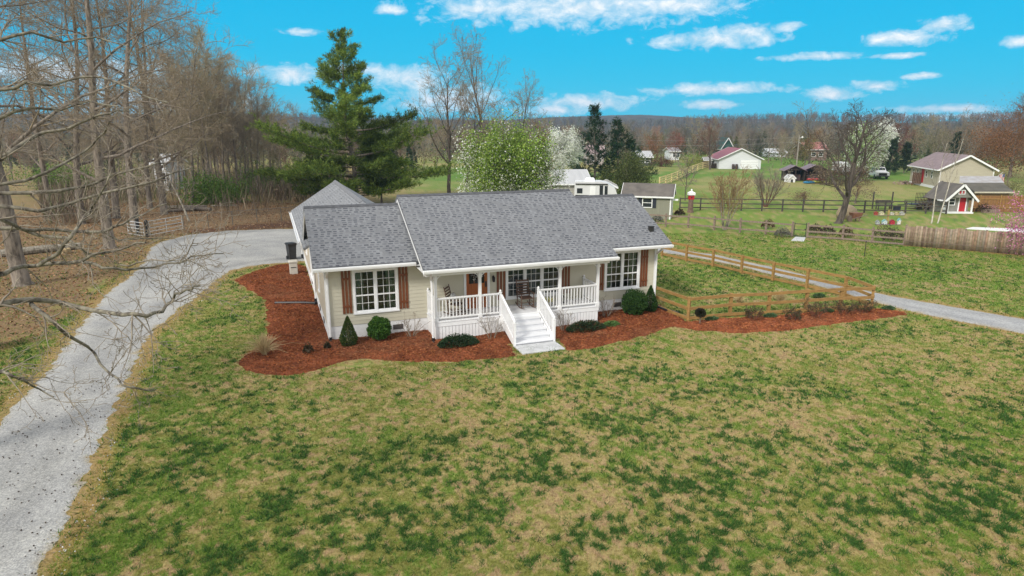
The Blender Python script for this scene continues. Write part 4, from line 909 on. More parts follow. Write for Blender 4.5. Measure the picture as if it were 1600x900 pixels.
# ================================================================== FENCES AND GATES
def fence(name, label, pts, h, rails, mat, ps=.11, rs=(.035, .13), cap=None, posth=None, alt=None, side=1):
    t = thing(name, label, 'fence', (pts[0][0], pts[0][1], 0)); o = np.array((pts[0][0], pts[0][1], 0.))
    for i, p in enumerate(pts):
        d = np.array(pts[min(i+1, len(pts)-1)])-np.array(pts[max(i-1, 0)]); a = math.atan2(d[1], d[0]); k = MB(); hh = (posth or h)*(1+.02*math.sin(i*3.3))
        k.box(-ps/2, ps/2, -ps/2, ps/2, -.1, hh)
        if cap: k.loft([[(-ps*.62, -ps*.62, z), (ps*.62, -ps*.62, z), (ps*.62, ps*.62, z), (-ps*.62, ps*.62, z)] for z in (hh+.001, hh+.04)])
        k.build('post', mat, t, (p[0]-o[0], p[1]-o[1], 0), a)
    for i in range(len(pts)-1):
        if alt and i in alt: continue
        p = np.array((*pts[i], 0.))-o; q = np.array((*pts[i+1], 0.))-o; d = (q-p)/np.linalg.norm(q-p); nrm = np.array((d[1], -d[0], 0))*(ps/2+rs[0]/2+.002)*side
        for z in rails: k = MB(); k.beam(p+nrm+(0, 0, z), q+nrm+(0, 0, z+.01*math.sin(i*2+z)), rs[0], rs[1]); k.build('rail', mat, t)
    return t
front = [G(*p) for p in [(1075, 500.5), (1140, 494), (1200, 491), (1258.5, 487), (1312, 483.5), (1361, 481.5)]]
back_ = [G(*p) for p in [(1319, 464), (1260, 451), (1207, 439), (1158, 427.6), (1113.4, 416.6), (1072, 408.3), (1034, 400)]]
side_ = [H2W(14.72, .9)[:2]]
fence('yard_fence', 'golden brown three board fence around the small side yard', side_+front+back_, 1.06, (.12, .55, .98), GOLDWOOD, .12, (.04, .14))
rail_pts = [G(*p) for p in [(1006, 352), (1040, 354.5), (1075, 356), (1115.5, 359.5), (1156, 363.5), (1196, 366.5), (1237, 370)]]
fence('split_rail_fence', 'weathered grey rail fence of the neighbouring yard left of the small gate', rail_pts, 1.15, (.3, .95), GREYWOOD, .14, (.05, .12))
rail_pts2 = [G(*p) for p in [(1261, 371.5), (1316, 375), (1362, 379.5), (1412, 383.5)]]
fence('split_rail_fence', 'weathered grey rail fence between the small gate and the plank fence', rail_pts2, 1.15, (.12, .5, .95), GREYWOOD, .14, (.05, .12))
ga, gb_ = np.array((*G(1239.5, 370.2), 0)), np.array((*G(1258.5, 371.3), 0)); t = thing('yard_gate', 'small black metal garden gate with white path stones', 'gate', tuple(ga)); L = float(np.linalg.norm(gb_-ga)); k = MB()
for x in (0, L-.04): k.box(x, x+.05, -.025, .025, .05, 1.12)
for z in (.08, .55, 1.0): k.box(.05, L-.04, -.02, .02, z, z+.045)
k.build('gate_frame', BLACKM, t, None, math.atan2(*(gb_-ga)[[1, 0]])); k = MB(); k.box(L-.12, L-.05, -.05, -.021, .6, .68); k.build('latch', BLACKM, t, None, math.atan2(*(gb_-ga)[[1, 0]]))
k = MB(); p = [G(*q) for q in ((1236, 376.5), (1256, 377.5), (1259, 371.5), (1243, 370.5))]; k.loft([[(*q, -.02) for q in p], [(*q, .04) for q in p]]); kind(k.build('path', CONC), 'structure')
# plank privacy fence
pa, pb = np.array((*G(1412, 384), 0.)), np.array((*G(1640, 403), 0.)); t = thing('privacy_fence', 'weathered brown plank privacy fence with uneven board tops', 'fence', tuple(pa)); L = float(np.linalg.norm(pb-pa)); an = math.atan2(*(pb-pa)[[1, 0]])
v_ = []; fcs = []; cls_ = []; nb = int(L/.145)
for q in range(nb):
    k = MB(); x = q*.145; hh = 1.45+rnd.gauss(0, .02); hh -= .04*math.sin(q*.8)
    dx = .01*rnd.gauss(0, 1); k.box(x+.006, x+.139, -.012+dx*.3, .012+dx*.3, .03, hh); o_ = sum(len(a_) for a_ in v_); v_.append(np.array(k.v)); fcs.append(np.array(k.f)+o_); cb = np.array(rnd.choice([(.30, .225, .165), (.25, .185, .135), (.34, .26, .195), (.18, .125, .09), (.29, .19, .13), (.27, .22, .17)])); cls_.append(np.tile(cb*rnd.uniform(.85, 1.15), (8, 1)))
bp = link('board_panel', np_mesh('privacy_boards', np.concatenate(v_), np.concatenate(fcs), vcol('planks', .9, 5, .35), np.concatenate(cls_)), t); bp.rotation_euler = (0, 0, an)
for z in (.35, 1.2):
    k = MB(); k.box(0, L, .014, .055, z, z+.09); k.build('rail', GREYWOOD, t, None, an)
k = MB(); k.box(0, L, -.03, -.014, .36, .385); k.build('trim_strip', GREYWOOD, t, None, an); k = MB(); k.box(0, L, -.035, -.002, 0, .028); k.build('kick_board', GOLDWOOD, t, None, an)
for q in range(8): k = MB(); x = q*L/7.02; k.box(x-.05, x+.05, .057, .16, -.1, 1.5); k.build('post', GREYWOOD, t, None, an)
# black three rail pasture fence
bl = [G(px, 328+(px-1062)*.0155) for px in range(1062, 1480, 32)]
fence('pasture_fence', 'dark three rail pasture fence behind the neighbouring yard', bl, 1.25, (.28, .72, 1.16), pm('dark_fence', (.05, .042, .038), (.085, .075, .065), 3, .85), .12, (.04, .10))
# pale new board fence climbing the far field
yl = [(1030, 291.5), (1040, 288.3), (1049, 284.5), (1058, 280.8), (1066, 277), (1074, 273.3), (1082, 269.8), (1090, 266.5), (1098, 263.8), (1106.5, 262)]
fence('board_fence', 'pale yellow new board fence running up the far field to the white garage', [G(*p) for p in yl], 1.35, (.25, .62, .98, 1.28), pm('new_pine_wood', (.74, .60, .30), (.64, .50, .24), 2, .8), .14, (.06, .17))
# cedar fence behind the playhouse
cf_a, cf_b = np.array((*G(1530, 333.5), 0.)), np.array((*G(1660, 334.5), 0.)); cf_a[1] += 1.2; cf_b[1] += 1.2
t = thing('cedar_fence', 'golden cedar plank fence behind the red door playhouse', 'fence', tuple(cf_a)); L = float(np.linalg.norm(cf_b-cf_a)); an = math.atan2(*(cf_b-cf_a)[[1, 0]]); k = MB()
for q in range(int(L/.15)): k.box(q*.15+.005, q*.15+.142, -.012, .012, .03, 1.62)
k.build('board_panel', pm('cedar', (.30, .155, .05), (.20, .10, .04), 1.5, .85, 0, .01, (4, 1, .6)), t, None, an)
for z in (.4, 1.25): k = MB(); k.box(0, L, -.06, -.013, z, z+.09); k.build('rail', GOLDWOOD, t, None, an)
for q in range(4): k = MB(); k.box(q*L/4+.6, q*L/4+.7, -.12, -.062, -.05, 1.7); k.build('post', GOLDWOOD, t, None, an)
# tube gate, chain-link fence
GAL = pm('galvanised', (.58, .60, .61), (.48, .50, .50), 4, .45, metal=.3)
def tube_gate(label, p, q, h):
    p = np.array((*p, 0.)); q = np.array((*q, 0.)); L = float(np.linalg.norm(q-p)); an = math.atan2(*(q-p)[[1, 0]]); t = thing('tube_gate', label, 'gate', tuple(p), an, 'tubular farm gates'); k = MB()
    k.tube([(0, 0, .12), (0, 0, h)], .03, 6); k.tube([(L, 0, .12), (L, 0, h)], .03, 6); k.build('gate_frame', GAL, t)
    k = MB(); [k.tube([(0, 0, z), (L, 0, z)], .026, 6) for z in np.linspace(.14, h-.02, 5)]; k.build('bars', GAL, t); k = MB(); k.tube([(L*.5, 0, .14), (L*.5, 0, h)], .022, 6); k.build('brace', GAL, t)
tube_gate('long pale tube farm gate at the left edge of the gravel', G(235, 370), G(286, 360), 1.22); tube_gate('short pale tube farm gate partly behind the left tree trunk', G(201, 367.5), G(226, 371.5), 1.15)
for lab, px, py in (('thick black gate post between the two tube gates', 229.5, 371), ('black gate post behind the short tube gate', 215.5, 367)):
    x, y = G(px, py); k = MB(); k.lathe([(.13, -.1), (.13, 1.25), (.1, 1.32), (.02, 1.34)], (0, 0), 12); tag(k.build('gate_post', BLACK, None, (x, y+.12, 0)), lab, 'gate post', 'black gate posts')
cl = [G(*p) for p in [(288, 359), (326, 355), (364, 351.5), (402, 348), (440, 345), (480, 342)]]
t = thing('chain_link_fence', 'thin chain link fence between the leaf litter and the gravel', 'fence', (*cl[0], 0)); o = np.array((*cl[0], 0.)); wires = []
for i, p in enumerate(cl): k = MB(); k.tube([(p[0]-o[0], p[1]-o[1], -.1), (p[0]-o[0], p[1]-o[1], 1.2)], .03, 6); k.build('post', pm('dull_post', (.12, .115, .10)), t)
for i in range(len(cl)-1):
    p = np.array((*cl[i], 0.))-o; q = np.array((*cl[i+1], 0.))-o; L = np.linalg.norm(q-p); d = (q-p)/L
    for s in np.arange(-1.1, L, .14):
        for sg in (1, -1):
            a = max(0, -s) if sg > 0 else max(0, -s); e0 = p+d*max(s, 0)+np.array((0, 0, (max(-s, 0)) if sg > 0 else 1.12-max(-s, 0)))+(0, 0, .05); l2 = min(1.12, L-s); z1 = l2 if sg > 0 else 1.12-l2
            e1 = p+d*(s+l2)+np.array((0, 0, z1+.05))
            if np.linalg.norm(e1-e0) > .05: wires.append(([tuple(e0), tuple((e0+e1)/2), tuple(e1)], [.004]*3))
    wires.append(([tuple(p+(0, 0, 1.18)), tuple((p+q)/2+(0, 0, 1.17)), tuple(q+(0, 0, 1.18))], [.02]*3))
link('mesh', np_mesh('chain_mesh', *tubes(wires, 3), pm('dull_wire', (.16, .15, .135), metal=.3)), t)
# ================================================================== TREES
def g3(px, py, z=0): x, y = G(px, py); return (x, y, z)
def at(px, dist, z=0.0): return ((px-800)/CF*dist*.973, dist, z)
SP_WIDE = [(8, .09, .02, 13, .22, .95, .62, .6), (7, .13, .06, 9, .2, .75, .5, .5), (5, .18, .05, 6, .15, .7, .5, .55), (3, .22, .04, 3, .2, .6, .55, .6), (2, .25, .02, 0, 0, 0, 0, 0), .011]
def fuzzy(name, tr, cr, bark, twig, per=3, ln=(.4, 1.0), wd=.016, jit=.25, nt_=7):
    """bare tree whose finest twigs are slivers round the ends of its branchlets"""
    V, F = tubes(cr, 4); rf = np.random.default_rng(len(V)); T = np.array([p[-1] for p, r in cr]+[p[len(p)//2] for p, r in cr]); D = np.array([np.subtract(p[-1], p[-2]) for p, r in cr]*2); T = np.repeat(T, per, 0); D = unit(unit(np.repeat(D, per, 0))+rf.normal(size=T.shape)*.55)
    L_ = rf.uniform(*ln, len(T)); cv, cf_ = cards(T+D*L_[:, None]*.45+rf.normal(size=T.shape)*jit*.3, wd, L_, rf, dirs=D)
    return np_mesh(name+'_trunk', *tubes(tr, nt_), bark, smooth=True), np_mesh(name+'_crown', np.concatenate([V, cv]), np.concatenate([F, cf_+len(V)]), twig)
TWIGTAN = pm('twig_tan', (.37, .30, .20), (.23, .205, .11), .7, .95); TWIGDARK = pm('twig_dark', (.10, .075, .06), (.06, .045, .038), 3, .95)
PB = [fuzzy('bare_big_%d' % i, *bare_tree(100+i, 19+i, .34, SP_BIG, (rnd.uniform(-.06, .06), rnd.uniform(-.06, .06)), 2), BARK, TWIG, 1, (.25, .6), .012) for i in range(4)]
PL = [fuzzy('bare_light_%d' % i, *bare_tree(200+i, 12+i, .16, SP_LIGHT, (rnd.uniform(-.08, .08), 0), 1), BARK, (TWIGTAN, TWIGPALE, TWIG, TWIGTAN)[i], 4, (.35, .9), .015) for i in range(4)]
# the row of big trees on the left, each with its own label
LT = [('thick bare tree with flared roots, leftmost of the big trunks by the driveway', 36, 445, 0, .5, 1.0, 1.25), ('pale barked bare tree standing right at the leaf covered driveway edge', 172, 388, 1, 2.1, 1.05, 1.05),
      ('tall bare tree behind the short tube gate', 211, 358, 2, 4.0, 1.0, 1.0), ('bare tree with dark trunk between the flared and the pale trunk', 128, 350, 3, 1.0, 1.0, .9), ('bare tree directly behind the pale barked trunk', 182, 341, 0, 3.3, 1.1, .9),
      ('bare tree with wide crown nearest to the green bush in the woods', 257, 335, 1, 5.0, 1.0, 1.0), ('bare tree far left behind the flared trunk', 8, 356, 2, 2.6, 1.0, .9), ('bare tree rising above the tube gates from the leaf litter', 235, 326, 3, .2, .95, .85), ('bare forked tree at the back of the leaf litter left', 80, 335, 1, 1.4, 1, .8)]
for lab, px, py, k, rz, s, sr in LT:
    put_tree('bare_tree', lab, PB[k], g3(px, py), rz, (s*sr, s*sr, s), 'big bare trees left of the house')
# smaller trees making up the brown haze above the garage drive
for i, (px, py, s) in enumerate([(312, 309, .75), (345, 305, .7), (362, 301, .8), (395, 300, .7), (415, 298, .6), (330, 292, 1.0), (352, 308, 1.0), (382, 301, .95), (292, 312, 1.05), (325, 306, 1.05), (272, 300, 1.1), (300, 318, 1.1), (335, 312, 1.15), (372, 306, .95), (402, 304, .8), (318, 300, 1.2), (355, 297, 1.1), (388, 294, 1.0), (280, 305, 1.1), (425, 296, .7), (345, 286, 1.2), (300, 288, 1.1), (240, 292, .8), (190, 290, .6), (140, 292, .55), (90, 290, .6), (-10, 300, .6), (410, 283, .9), (440, 280, .8), (465, 276, .8), (20, 282, .7), (375, 277, 1.1), (265, 276, 1.0), (330, 275, 1.1)]):
    put_tree('bare_tree', 'slender leafless tree in the thicket behind the leaf litter', PL[i % 4], g3(px, py), i*1.7, s, 'slender trees in the left thicket')
# leaning sapling and pale birch at the thicket edge
tr, cr = bare_tree(310, 7.5, .10, SP_LIGHT, (-.35, .05), 1); put_tree('bare_tree', 'thin pale sapling leaning left beside the chain link fence', tree_meshes('sapling', tr, cr, BARKPALE, TWIGPALE), g3(296, 346))
tr, cr = bare_tree(312, 9, .10, SP_LIGHT, (-.06, 0), 1); put_tree('bare_tree', 'pale thin trunk at the thicket edge above the drive', tree_meshes('sapling_b', tr, cr, BARKPALE, TWIGPALE), g3(376, 306))
# ---- tree whose boughs reach in over the driveway from the left edge
rg = random.Random(5); tr, cr = [], []
BR = [(12.0, .040, [(-120, 470), (0, 428), (20, 420), (50, 416), (84, 411), (128, 408), (144, 398), (170, 394), (200, 386), (228, 379)]),
      (12.0, .024, [(128, 408), (140, 411), (160, 419), (196, 422), (240, 418), (280, 411), (298, 401), (318, 399), (350, 396)]),
      (12.1, .030, [(60, 415), (90, 397), (112, 368), (128, 344), (142, 325), (154, 308), (166, 288), (176, 262)]),
      (11.9, .014, [(188, 414), (215, 410), (260, 408), (280, 402), (290, 398)]), (12.0, .014, [(280, 412), (292, 398), (298, 384), (302, 374)]),
      (13.0, .036, [(-120, 330), (0, 342), (20, 350), (40, 360), (60, 368), (104, 371), (118, 382), (134, 394), (150, 402)]),
      (13.5, .034, [(-130, 372), (0, 357), (50, 360), (90, 359), (130, 362), (156, 362), (180, 353), (200, 345), (222, 336), (240, 325), (262, 318)]),
      (13.5, .018, [(156, 362), (176, 370), (190, 375), (220, 373), (250, 372), (276, 370)]),
      (11.0, .042, [(-120, 500), (0, 476), (52, 468), (92, 472), (140, 484), (192, 492), (230, 494), (254, 487), (270, 470), (282, 458), (300, 452), (312, 446)]),
      (11.0, .030, [(44, 468), (64, 488), (92, 512), (120, 532), (148, 552), (172, 584), (190, 601), (214, 606), (244, 609)]),
      (11.0, .014, [(150, 487), (170, 500), (184, 512), (200, 526), (214, 544)]), (11.0, .010, [(225, 494), (232, 508), (238, 524)]), (11, .009, [(268, 472), (272, 455), (288, 444), (300, 445)]),
      (10.0, .026, [(-100, 545), (0, 580), (20, 588), (40, 596), (62, 608), (84, 620)]), (10.0, .010, [(30, 592), (55, 600), (85, 612), (112, 616)]),
      (14.0, .036, [(-120, 300), (0, 302), (89, 299), (130, 292), (160, 281), (200, 267), (232, 260), (258, 255)]), (14.0, .040, [(-120, 300), (0, 249), (36, 224), (71, 206), (107, 201), (142, 185), (170, 178), (196, 174)]),
      (14.5, .032, [(-120, 330), (0, 288), (71, 270), (117, 246), (145, 226), (164, 206), (172, 190)]), (13.5, .034, [(-100, 260), (0, 322), (60, 330), (110, 318), (150, 305), (190, 296), (240, 284), (270, 270), (300, 262)]),
      (13, .03, [(-100, 180), (0, 140), (40, 128), (80, 133), (130, 120), (180, 128), (225, 150), (262, 160)]), (14, .03, [(-110, 90), (0, 62), (50, 50), (100, 66), (150, 58), (200, 72)]), (13.4, .03, [(-120, 200), (0, 185), (50, 168), (95, 172), (140, 158), (185, 166)])]
TX, TY = -15.6, 13.2
for D, r, pts in BR:
    n = len(pts); P = [PD(px, py, D+.5*sin(i*1.3+r*90)) for i, (px, py) in enumerate(pts)]
    if pts[0][0] < -50: P[0] = (TX+.25, TY, P[0][2]*.6+1.2) if True else P[0]
    r *= 1.3; Rr = [max(.006, r*(1-.72*i/(n-1))) for i in range(n)]; P2 = []; R2 = []
    for i in range(n-1):                                             # a little natural kink between the measured points
        P2.append(P[i]); R2.append(Rr[i]); P2.append(tuple((P[i][m]+P[i+1][m])/2+rg.gauss(0, .02) for m in range(3))); R2.append((Rr[i]+Rr[i+1])/2)
    P2.append(P[-1]); R2.append(Rr[-1]); (tr if r > .022 else cr).append((P2, R2))
    for j in range(int(n*1.35)):
        i = rg.randint(2, len(P2)-2) if len(P2) > 4 else 1; d = norm3(tuple(P2[i+1][m]-P2[i][m] for m in range(3)))
        o_ = {}; grow(rg, P2[i], perp(d, rg.uniform(.5, 1.0), rg.uniform(0, 6.28)), rg.uniform(.35, 1.25), max(.007, R2[i]*.45), 0, [(5, .2, .03, 4, .15, .8, .5, .6), (4, .25, .02, 2, .2, .8, .5, .7), (3, .25, 0, 0, 0, 0, 0, 0), .0038], o_)
        cr += [x for l in o_ for x in o_[l]]
trunk = [([(TX-.2, TY, -.2), (TX-.15, TY, .5), (TX, TY, 3), (TX+.1, TY+.1, 6), (TX-.1, TY+.2, 9.5), (TX, TY, 13), (TX+.2, TY, 17)], [.62, .42, .36, .32, .27, .2, .1])]
for j in range(14):
    o_ = {}; z = rg.uniform(7, 16); az_ = rg.uniform(pi*.55, pi*1.45); grow(rg, (TX, TY, z), norm3((cos(az_), sin(az_), .4)), rg.uniform(3, 5), .09, 0, SP_LIGHT, o_); tr += o_[0]; cr += [x for l in o_ if l for x in o_[l]]
put_tree('bare_tree', 'bare tree at the left edge whose pale boughs hang over the driveway', tree_meshes('overhanging', trunk+tr, cr, pm('bough_bark', (.25, .23, .175), (.06, .05, .04), 7, .95, .4, .008), TWIGPALE, 7, 4), (0, 0, 0))
# ---- pines
def pine(name, label, loc, h, R0, seed, cols, trunk_bare=.08, whorls=20, sparse_top=.0, lean=0, twin=None, density=1.0, profile=None, droop=.1, rag=.35, group=None, top_open=.0, low=1.0, nsz=(.05, .42)):
    rg = random.Random(seed); rn = np.random.default_rng(seed); wood = []; tones = []; cen = []; dirs_ = []
    stems = [(0, 0, 1.0)] if not twin else twin
    trunks = []
    for (ox_, oy_, hs) in stems:
        H_ = h*hs; tp = lambda z, ox_=ox_, oy_=oy_: (ox_+lean*z+.012*h*sin(z*.5), oy_+.01*h*sin(z*.37+1), z)
        trunks.append(([tp(H_*k/14) for k in range(15)], [max(.02, h*.016*(1-k/14.6)*(1.3 if k == 0 else 1)) for k in range(15)]))
        nb = int(whorls*5*hs)
        for j in range(nb):
            t = trunk_bare+(1-trunk_bare)*(j+rg.random())/nb; t = trunk_bare+(t-trunk_bare)**low*(1-trunk_bare)**(1-low); z = H_*t; a = j*2.39996+rg.gauss(0, .35); L = R0*(profile(t) if profile else (1-t)**.8)*rg.uniform(1-rag*1.5, 1.1)
            if L < .25: L = .25
            bt = rg.gauss(1, .22); up = .05+.55*t-droop*(1-t); d = norm3((cos(a), sin(a), up)); pts, rad, ds = limb(rg, tp(z), d, L, max(.015, .045*L/3), 6, .07, .035, .008); wood.append((pts, rad))
            nsub = int(max(3, L*7*density*(1-top_open*t)))
            for q in range(nsub):
                u = .25+.78*(q+rg.random())/nsub; i = min(5, int(u*6)); f_ = min(1, u*6-i); p = tuple(pts[i][m]+(pts[i+1][m]-pts[i][m])*f_ for m in range(3))
                sd = perp(ds[i], rg.uniform(.4, 1.1), rg.choice((0, pi))+rg.gauss(0, .5)); sl_ = L*.26*rg.uniform(.5, 1.15)*(1.15-u*.5)+.15
                sp, sr, sds = limb(rg, p, norm3((sd[0], sd[1], sd[2]*.35+.18)), sl_, .014, 3, .12, .06, .006); wood.append((sp, sr))
                for w_ in range(1, 4):
                    for _ in range(max(1, int(3*density))): cen.append(tuple(sp[w_][m]+rg.gauss(0, .14) for m in range(3))); dirs_.append((sds[w_][0], sds[w_][1], sds[w_][2]+.35)); tones.append(bt)
    t = thing(name, label, 'tree', loc, 0, group)
    V, F = tubes(trunks, 8); link('trunk', np_mesh(name+'_trunk', V, F, BARK, smooth=True), t)
    wv, wf = tubes([w_ for w_ in wood if len(w_[0]) == 7], 4); link('branches', np_mesh(name+'_boughs', wv, wf, BARK), t)
    C_ = np.repeat(np.array(cen), 8, 0); D_ = np.repeat(unit(np.array(dirs_)), 8, 0); n = len(C_)
    D_ = unit(D_+rn.normal(size=(n, 3))*.55); C_ = C_+D_*rn.uniform(.0, .25, (n, 1))+rn.normal(size=(n, 3))*.07
    v, f = cards(C_, nsz[0]*rn.uniform(.7, 1.4, n), nsz[1]*rn.uniform(.6, 1.2, n), rn, dirs=D_)
    tone = np.repeat(np.repeat((rn.normal(size=len(cen))*.14+1)*np.array(tones), 8), 4)[:, None]
    link('crown', np_mesh(name+'_crown', v, f, NEEDLE, np.clip(pal(n, cols, rn)*tone, .003, 1)), t); return t
GP = [(.125, .195, .035), (.17, .245, .04), (.07, .13, .028), (.22, .28, .055)]
pine('pine_tree', 'tall white pine with spreading green boughs behind the garage', g3(556, 322), 17.4, 9.2, 3, GP, .06, 17, lean=-.045, density=1.05, top_open=.55, low=1.2, rag=.40,
     profile=lambda t: (.98 if t < .18 else (1.08-.38*(t-.18)/.27 if t < .45 else .60*(1-(t-.45)/.55)**.75+.05))*(.82+.28*sin(t*47)), droop=.15)
pine('pine_tree', 'shorter green pine right behind the garage ridge', g3(596, 318), 7.2, 4.6, 4, GP, .22, 13, density=1.0, rag=.4)
pine('conifer', 'dark twin stemmed conifer beyond the white trailer and the shed', g3(938, 300), 10.7, 4.9, 6, [(.022, .055, .025), (.03, .07, .03), (.016, .04, .018)], .14, 14, twin=[(-.9, 0, 1.0), (2.1, .5, .83), (3.6, -.3, .6)], density=.55, nsz=(.06, .42), rag=.34, profile=lambda t: .82*(1-t)**.75*(.62+.42*abs(sin(t*19))), droop=.02, top_open=.2)
# ---- blossoming and leafing trees
def cloud_tree(name, label, loc, h, rad, zc, n, cols, mat=LEAFM, ls=(.10, .14), squash=1.0, trunk_r=.16, seed=1, group=None, pale=None, open_=.3, twig=None, egg=.0, spec=None, clumps=70, part='crown'):
    rn = np.random.default_rng(seed); t = thing(name, label, 'tree', loc, 0, group)
    tr, cr = bare_tree(seed, h*.93, trunk_r, spec or SP_VASE, (0, 0), 1); sc = rad*1.02
    P = np.array([q for p, r in cr for q in p]); cz = zc; ext = max(np.percentile(np.hypot(P[:, 0], P[:, 1]), 97), .1)
    fx = lambda L: [([(p[0]*min(1, sc/ext), p[1]*min(1, sc/ext), p[2]) for p in pp], r) for pp, r in L]
    link('trunk', np_mesh(name+'_trunk', *tubes(fx(tr), 7), BARK, smooth=True), t)
    link('branches', np_mesh(name+'_branches', *tubes(fx(cr), 3), twig or TWIG), t)
    # clumps fill the crown's volume, denser to the outside
    d = unit(rn.normal(size=(clumps, 3))); q = rn.random(clumps)**.42; cc_ = d*q[:, None]*[rad, rad, h-zc if False else (h-cz)]; cc_[:, 2] = np.where(cc_[:, 2] < 0, cc_[:, 2]*squash, cc_[:, 2]); cc_ += [0, 0, cz]
    cc_[:, :2] *= (1-egg*np.clip((cc_[:, 2]-cz)/(h-cz), 0, 1))[:, None]
    k = rn.integers(0, clumps, n); csz = rn.uniform(.6, 1.2, clumps)*rad*.21
    C_ = cc_[k]+rn.normal(size=(n, 3))*csz[k][:, None]*[.62, .62, .9]
    v, f = cards(C_, rn.uniform(ls[0]*.7, ls[0]*1.3, n), rn.uniform(ls[1]*.7, ls[1]*1.3, n), rn)
    ct_ = (1+rn.normal(size=clumps)*.26)[k]; col = pal(n, cols, rn, 1)*ct_[:, None]
    if pale is not None: sel = rn.random(n) < pale[1](C_, cc_[k]); col[sel] = pal(sel.sum(), pale[0], rn, 1, .08)
    link(part, np_mesh(name+'_crown', v, f, mat, np.repeat(np.clip(col, .003, 1), 4, 0)), t); return t
GL = [(.23, .33, .06), (.18, .28, .045), (.11, .20, .03), (.29, .37, .09)]
WB = [(.72, .74, .66), (.80, .80, .76), (.62, .66, .52)]
cloud_tree('pear_tree', 'large round pear tree leafing bright green with white blossom behind the roof', at(789, 55), 9.0, 3.95, 3.9, 52000, GL, PETAL, (.10, .16), .95, .2, 11, pale=(WB, lambda C, c: np.clip((.05+.34*sstep(5.2, 2.2, C[:, 2])+.22*sstep(-1.5, -3.8, C[:, 0]))*(.35+1.5*(fbm(c[:, 0]*1.7+c[:, 2], c[:, 2]*1.9+c[:, 1], 44, 2) > .5)), 0, .85)), clumps=120)
cloud_tree('pear_tree', 'white blossoming pear tree with reddish bare twigs right of the green one', at(847, 54), 7.7, 2.0, 3.6, 14000, [(.20, .30, .07), (.14, .22, .05), (.25, .18, .12)], PETAL, (.085, .12), .95, .14, 12, pale=(WB, lambda C, c: np.clip(.35+.5*sstep(-.4, 1.6, C[:, 0]), 0, .95)), twig=TWIGRED, clumps=60)
cloud_tree('pear_tree', 'white blossoming pear tree farther back beyond the metal roof', at(880, 112), 8.2, 3.5, 4.4, 14000, WB, PETAL, (.18, .24), .9, .2, 13, clumps=70)
cloud_tree('pear_tree', 'pale green and white blossoming tree behind the large bare tree', at(1356, 104), 8.6, 3.1, 4.4, 13000, [(.36, .46, .20), (.26, .40, .11), (.20, .33, .07)], PETAL, (.14, .20), .95, .18, 14, pale=(WB, lambda C, c: np.clip(.45+.3*sstep(0, 3, C[:, 0]), 0, .9)), clumps=70)
cloud_tree('pear_tree', 'white blossoming tree rising behind the pale green one', at(1378, 124), 9.0, 3.0, 6.2, 5200, WB, PETAL, (.16, .22), .8, .18, 15, clumps=45)
cloud_tree('redbud_tree', 'magenta blossoming tree at the right edge in front of the plank fence', (33.8, 42.0, 0), 4.1, 2.35, 2.0, 5200, [(.60, .17, .38), (.70, .30, .50), (.50, .10, .30), (.62, .36, .44)], PETAL, (.07, .10), .9, .08, 16, twig=TWIGPALE, clumps=60)
cloud_tree('shrub_tree', 'dark olive green bushy tree behind the grey green shed', at(986, 82), 5.0, 3.5, 2.2, 12000, [(.085, .11, .03), (.06, .08, .025), (.12, .14, .04)], LEAFM, (.10, .16), .9, .1, 17, clumps=70)
cloud_tree('oak_tree', 'rusty brown tree in the right corner behind the flag', at(1590, 112), 11.5, 8.0, 5.6, 17000, [(.20, .09, .035), (.15, .07, .03), (.26, .12, .05)], LEAFM, (.12, .18), .75, .28, 18, twig=TWIGORANGE, spec=SP_OPEN, clumps=120)
# ---- bare trees behind the house
for lab, loc, h, r, spec, seed, lean, tw in [
    ('tall leafless tree with leaning crown between the pine and the green pear tree', at(700, 78), 13.8, .24, SP_OPEN, 401, (-.06, 0), TWIG), ('tallest leafless tree rising above the green pear tree', at(759, 88), 16.4, .26, SP_OPEN, 402, (-.02, 0), TWIG),
    ('second leafless trunk close beside the leaning crown tree', at(722, 80), 11.0, .18, SP_OPEN, 403, (.10, 0), TWIG), ('leafless tree right above the pear tree top', at(806, 98), 12.6, .2, SP_OPEN, 404, (.03, 0), TWIG),
    ('large leafless tree leaning right on the neighbouring lawn', g3(1310, 349), 9.0, .30, SP_WIDE, 405, (.10, 0), TWIGDARK), ('small bare tree behind the red birdhouse post', at(1077, 76), 4.3, .07, SP_LIGHT, 406, (0, 0), TWIGPALE),
    ('large bare dark tree between the pasture sheds and the far wood', at(1270, 150), 12, .25, SP_LIGHT, 407, (0, 0), TWIG), ('brown leafless tree beside the white garage', at(1113, 133), 7.8, .2, SP_OPEN, 408, (0, 0), TWIGRED)]:
    put_tree('bare_tree', lab, tree_meshes('bare_%d' % seed, *bare_tree(seed, h, r, spec, lean, 2), BARKDARK, tw), loc)
for lab, loc, h, seed, tw, sp, st in [('many stemmed straw coloured bare shrub by the grey rail fence', g3(1132, 359), 4.6, 421, pm('twig_straw', (.34, .22, .11), (.2, .13, .07), 4, .95), .42, 9), ('round many stemmed bare shrub with reddish base at the dark pasture fence', g3(1196, 323), 3.9, 422, TWIGPALE, .75, 12)]:
    tr, cr = bare_tree(seed, h, .05, SP_VASE, (0, 0), 1, stems=st, spread=sp); t = thing('bare_shrub', lab, 'shrub', loc); link('stem', np_mesh('shrub_stem', *tubes(tr, 5), BARKPALE if seed == 421 else TWIGRED), t); link('twigs', np_mesh('shrub_twigs', *tubes(cr, 3), tw), t)
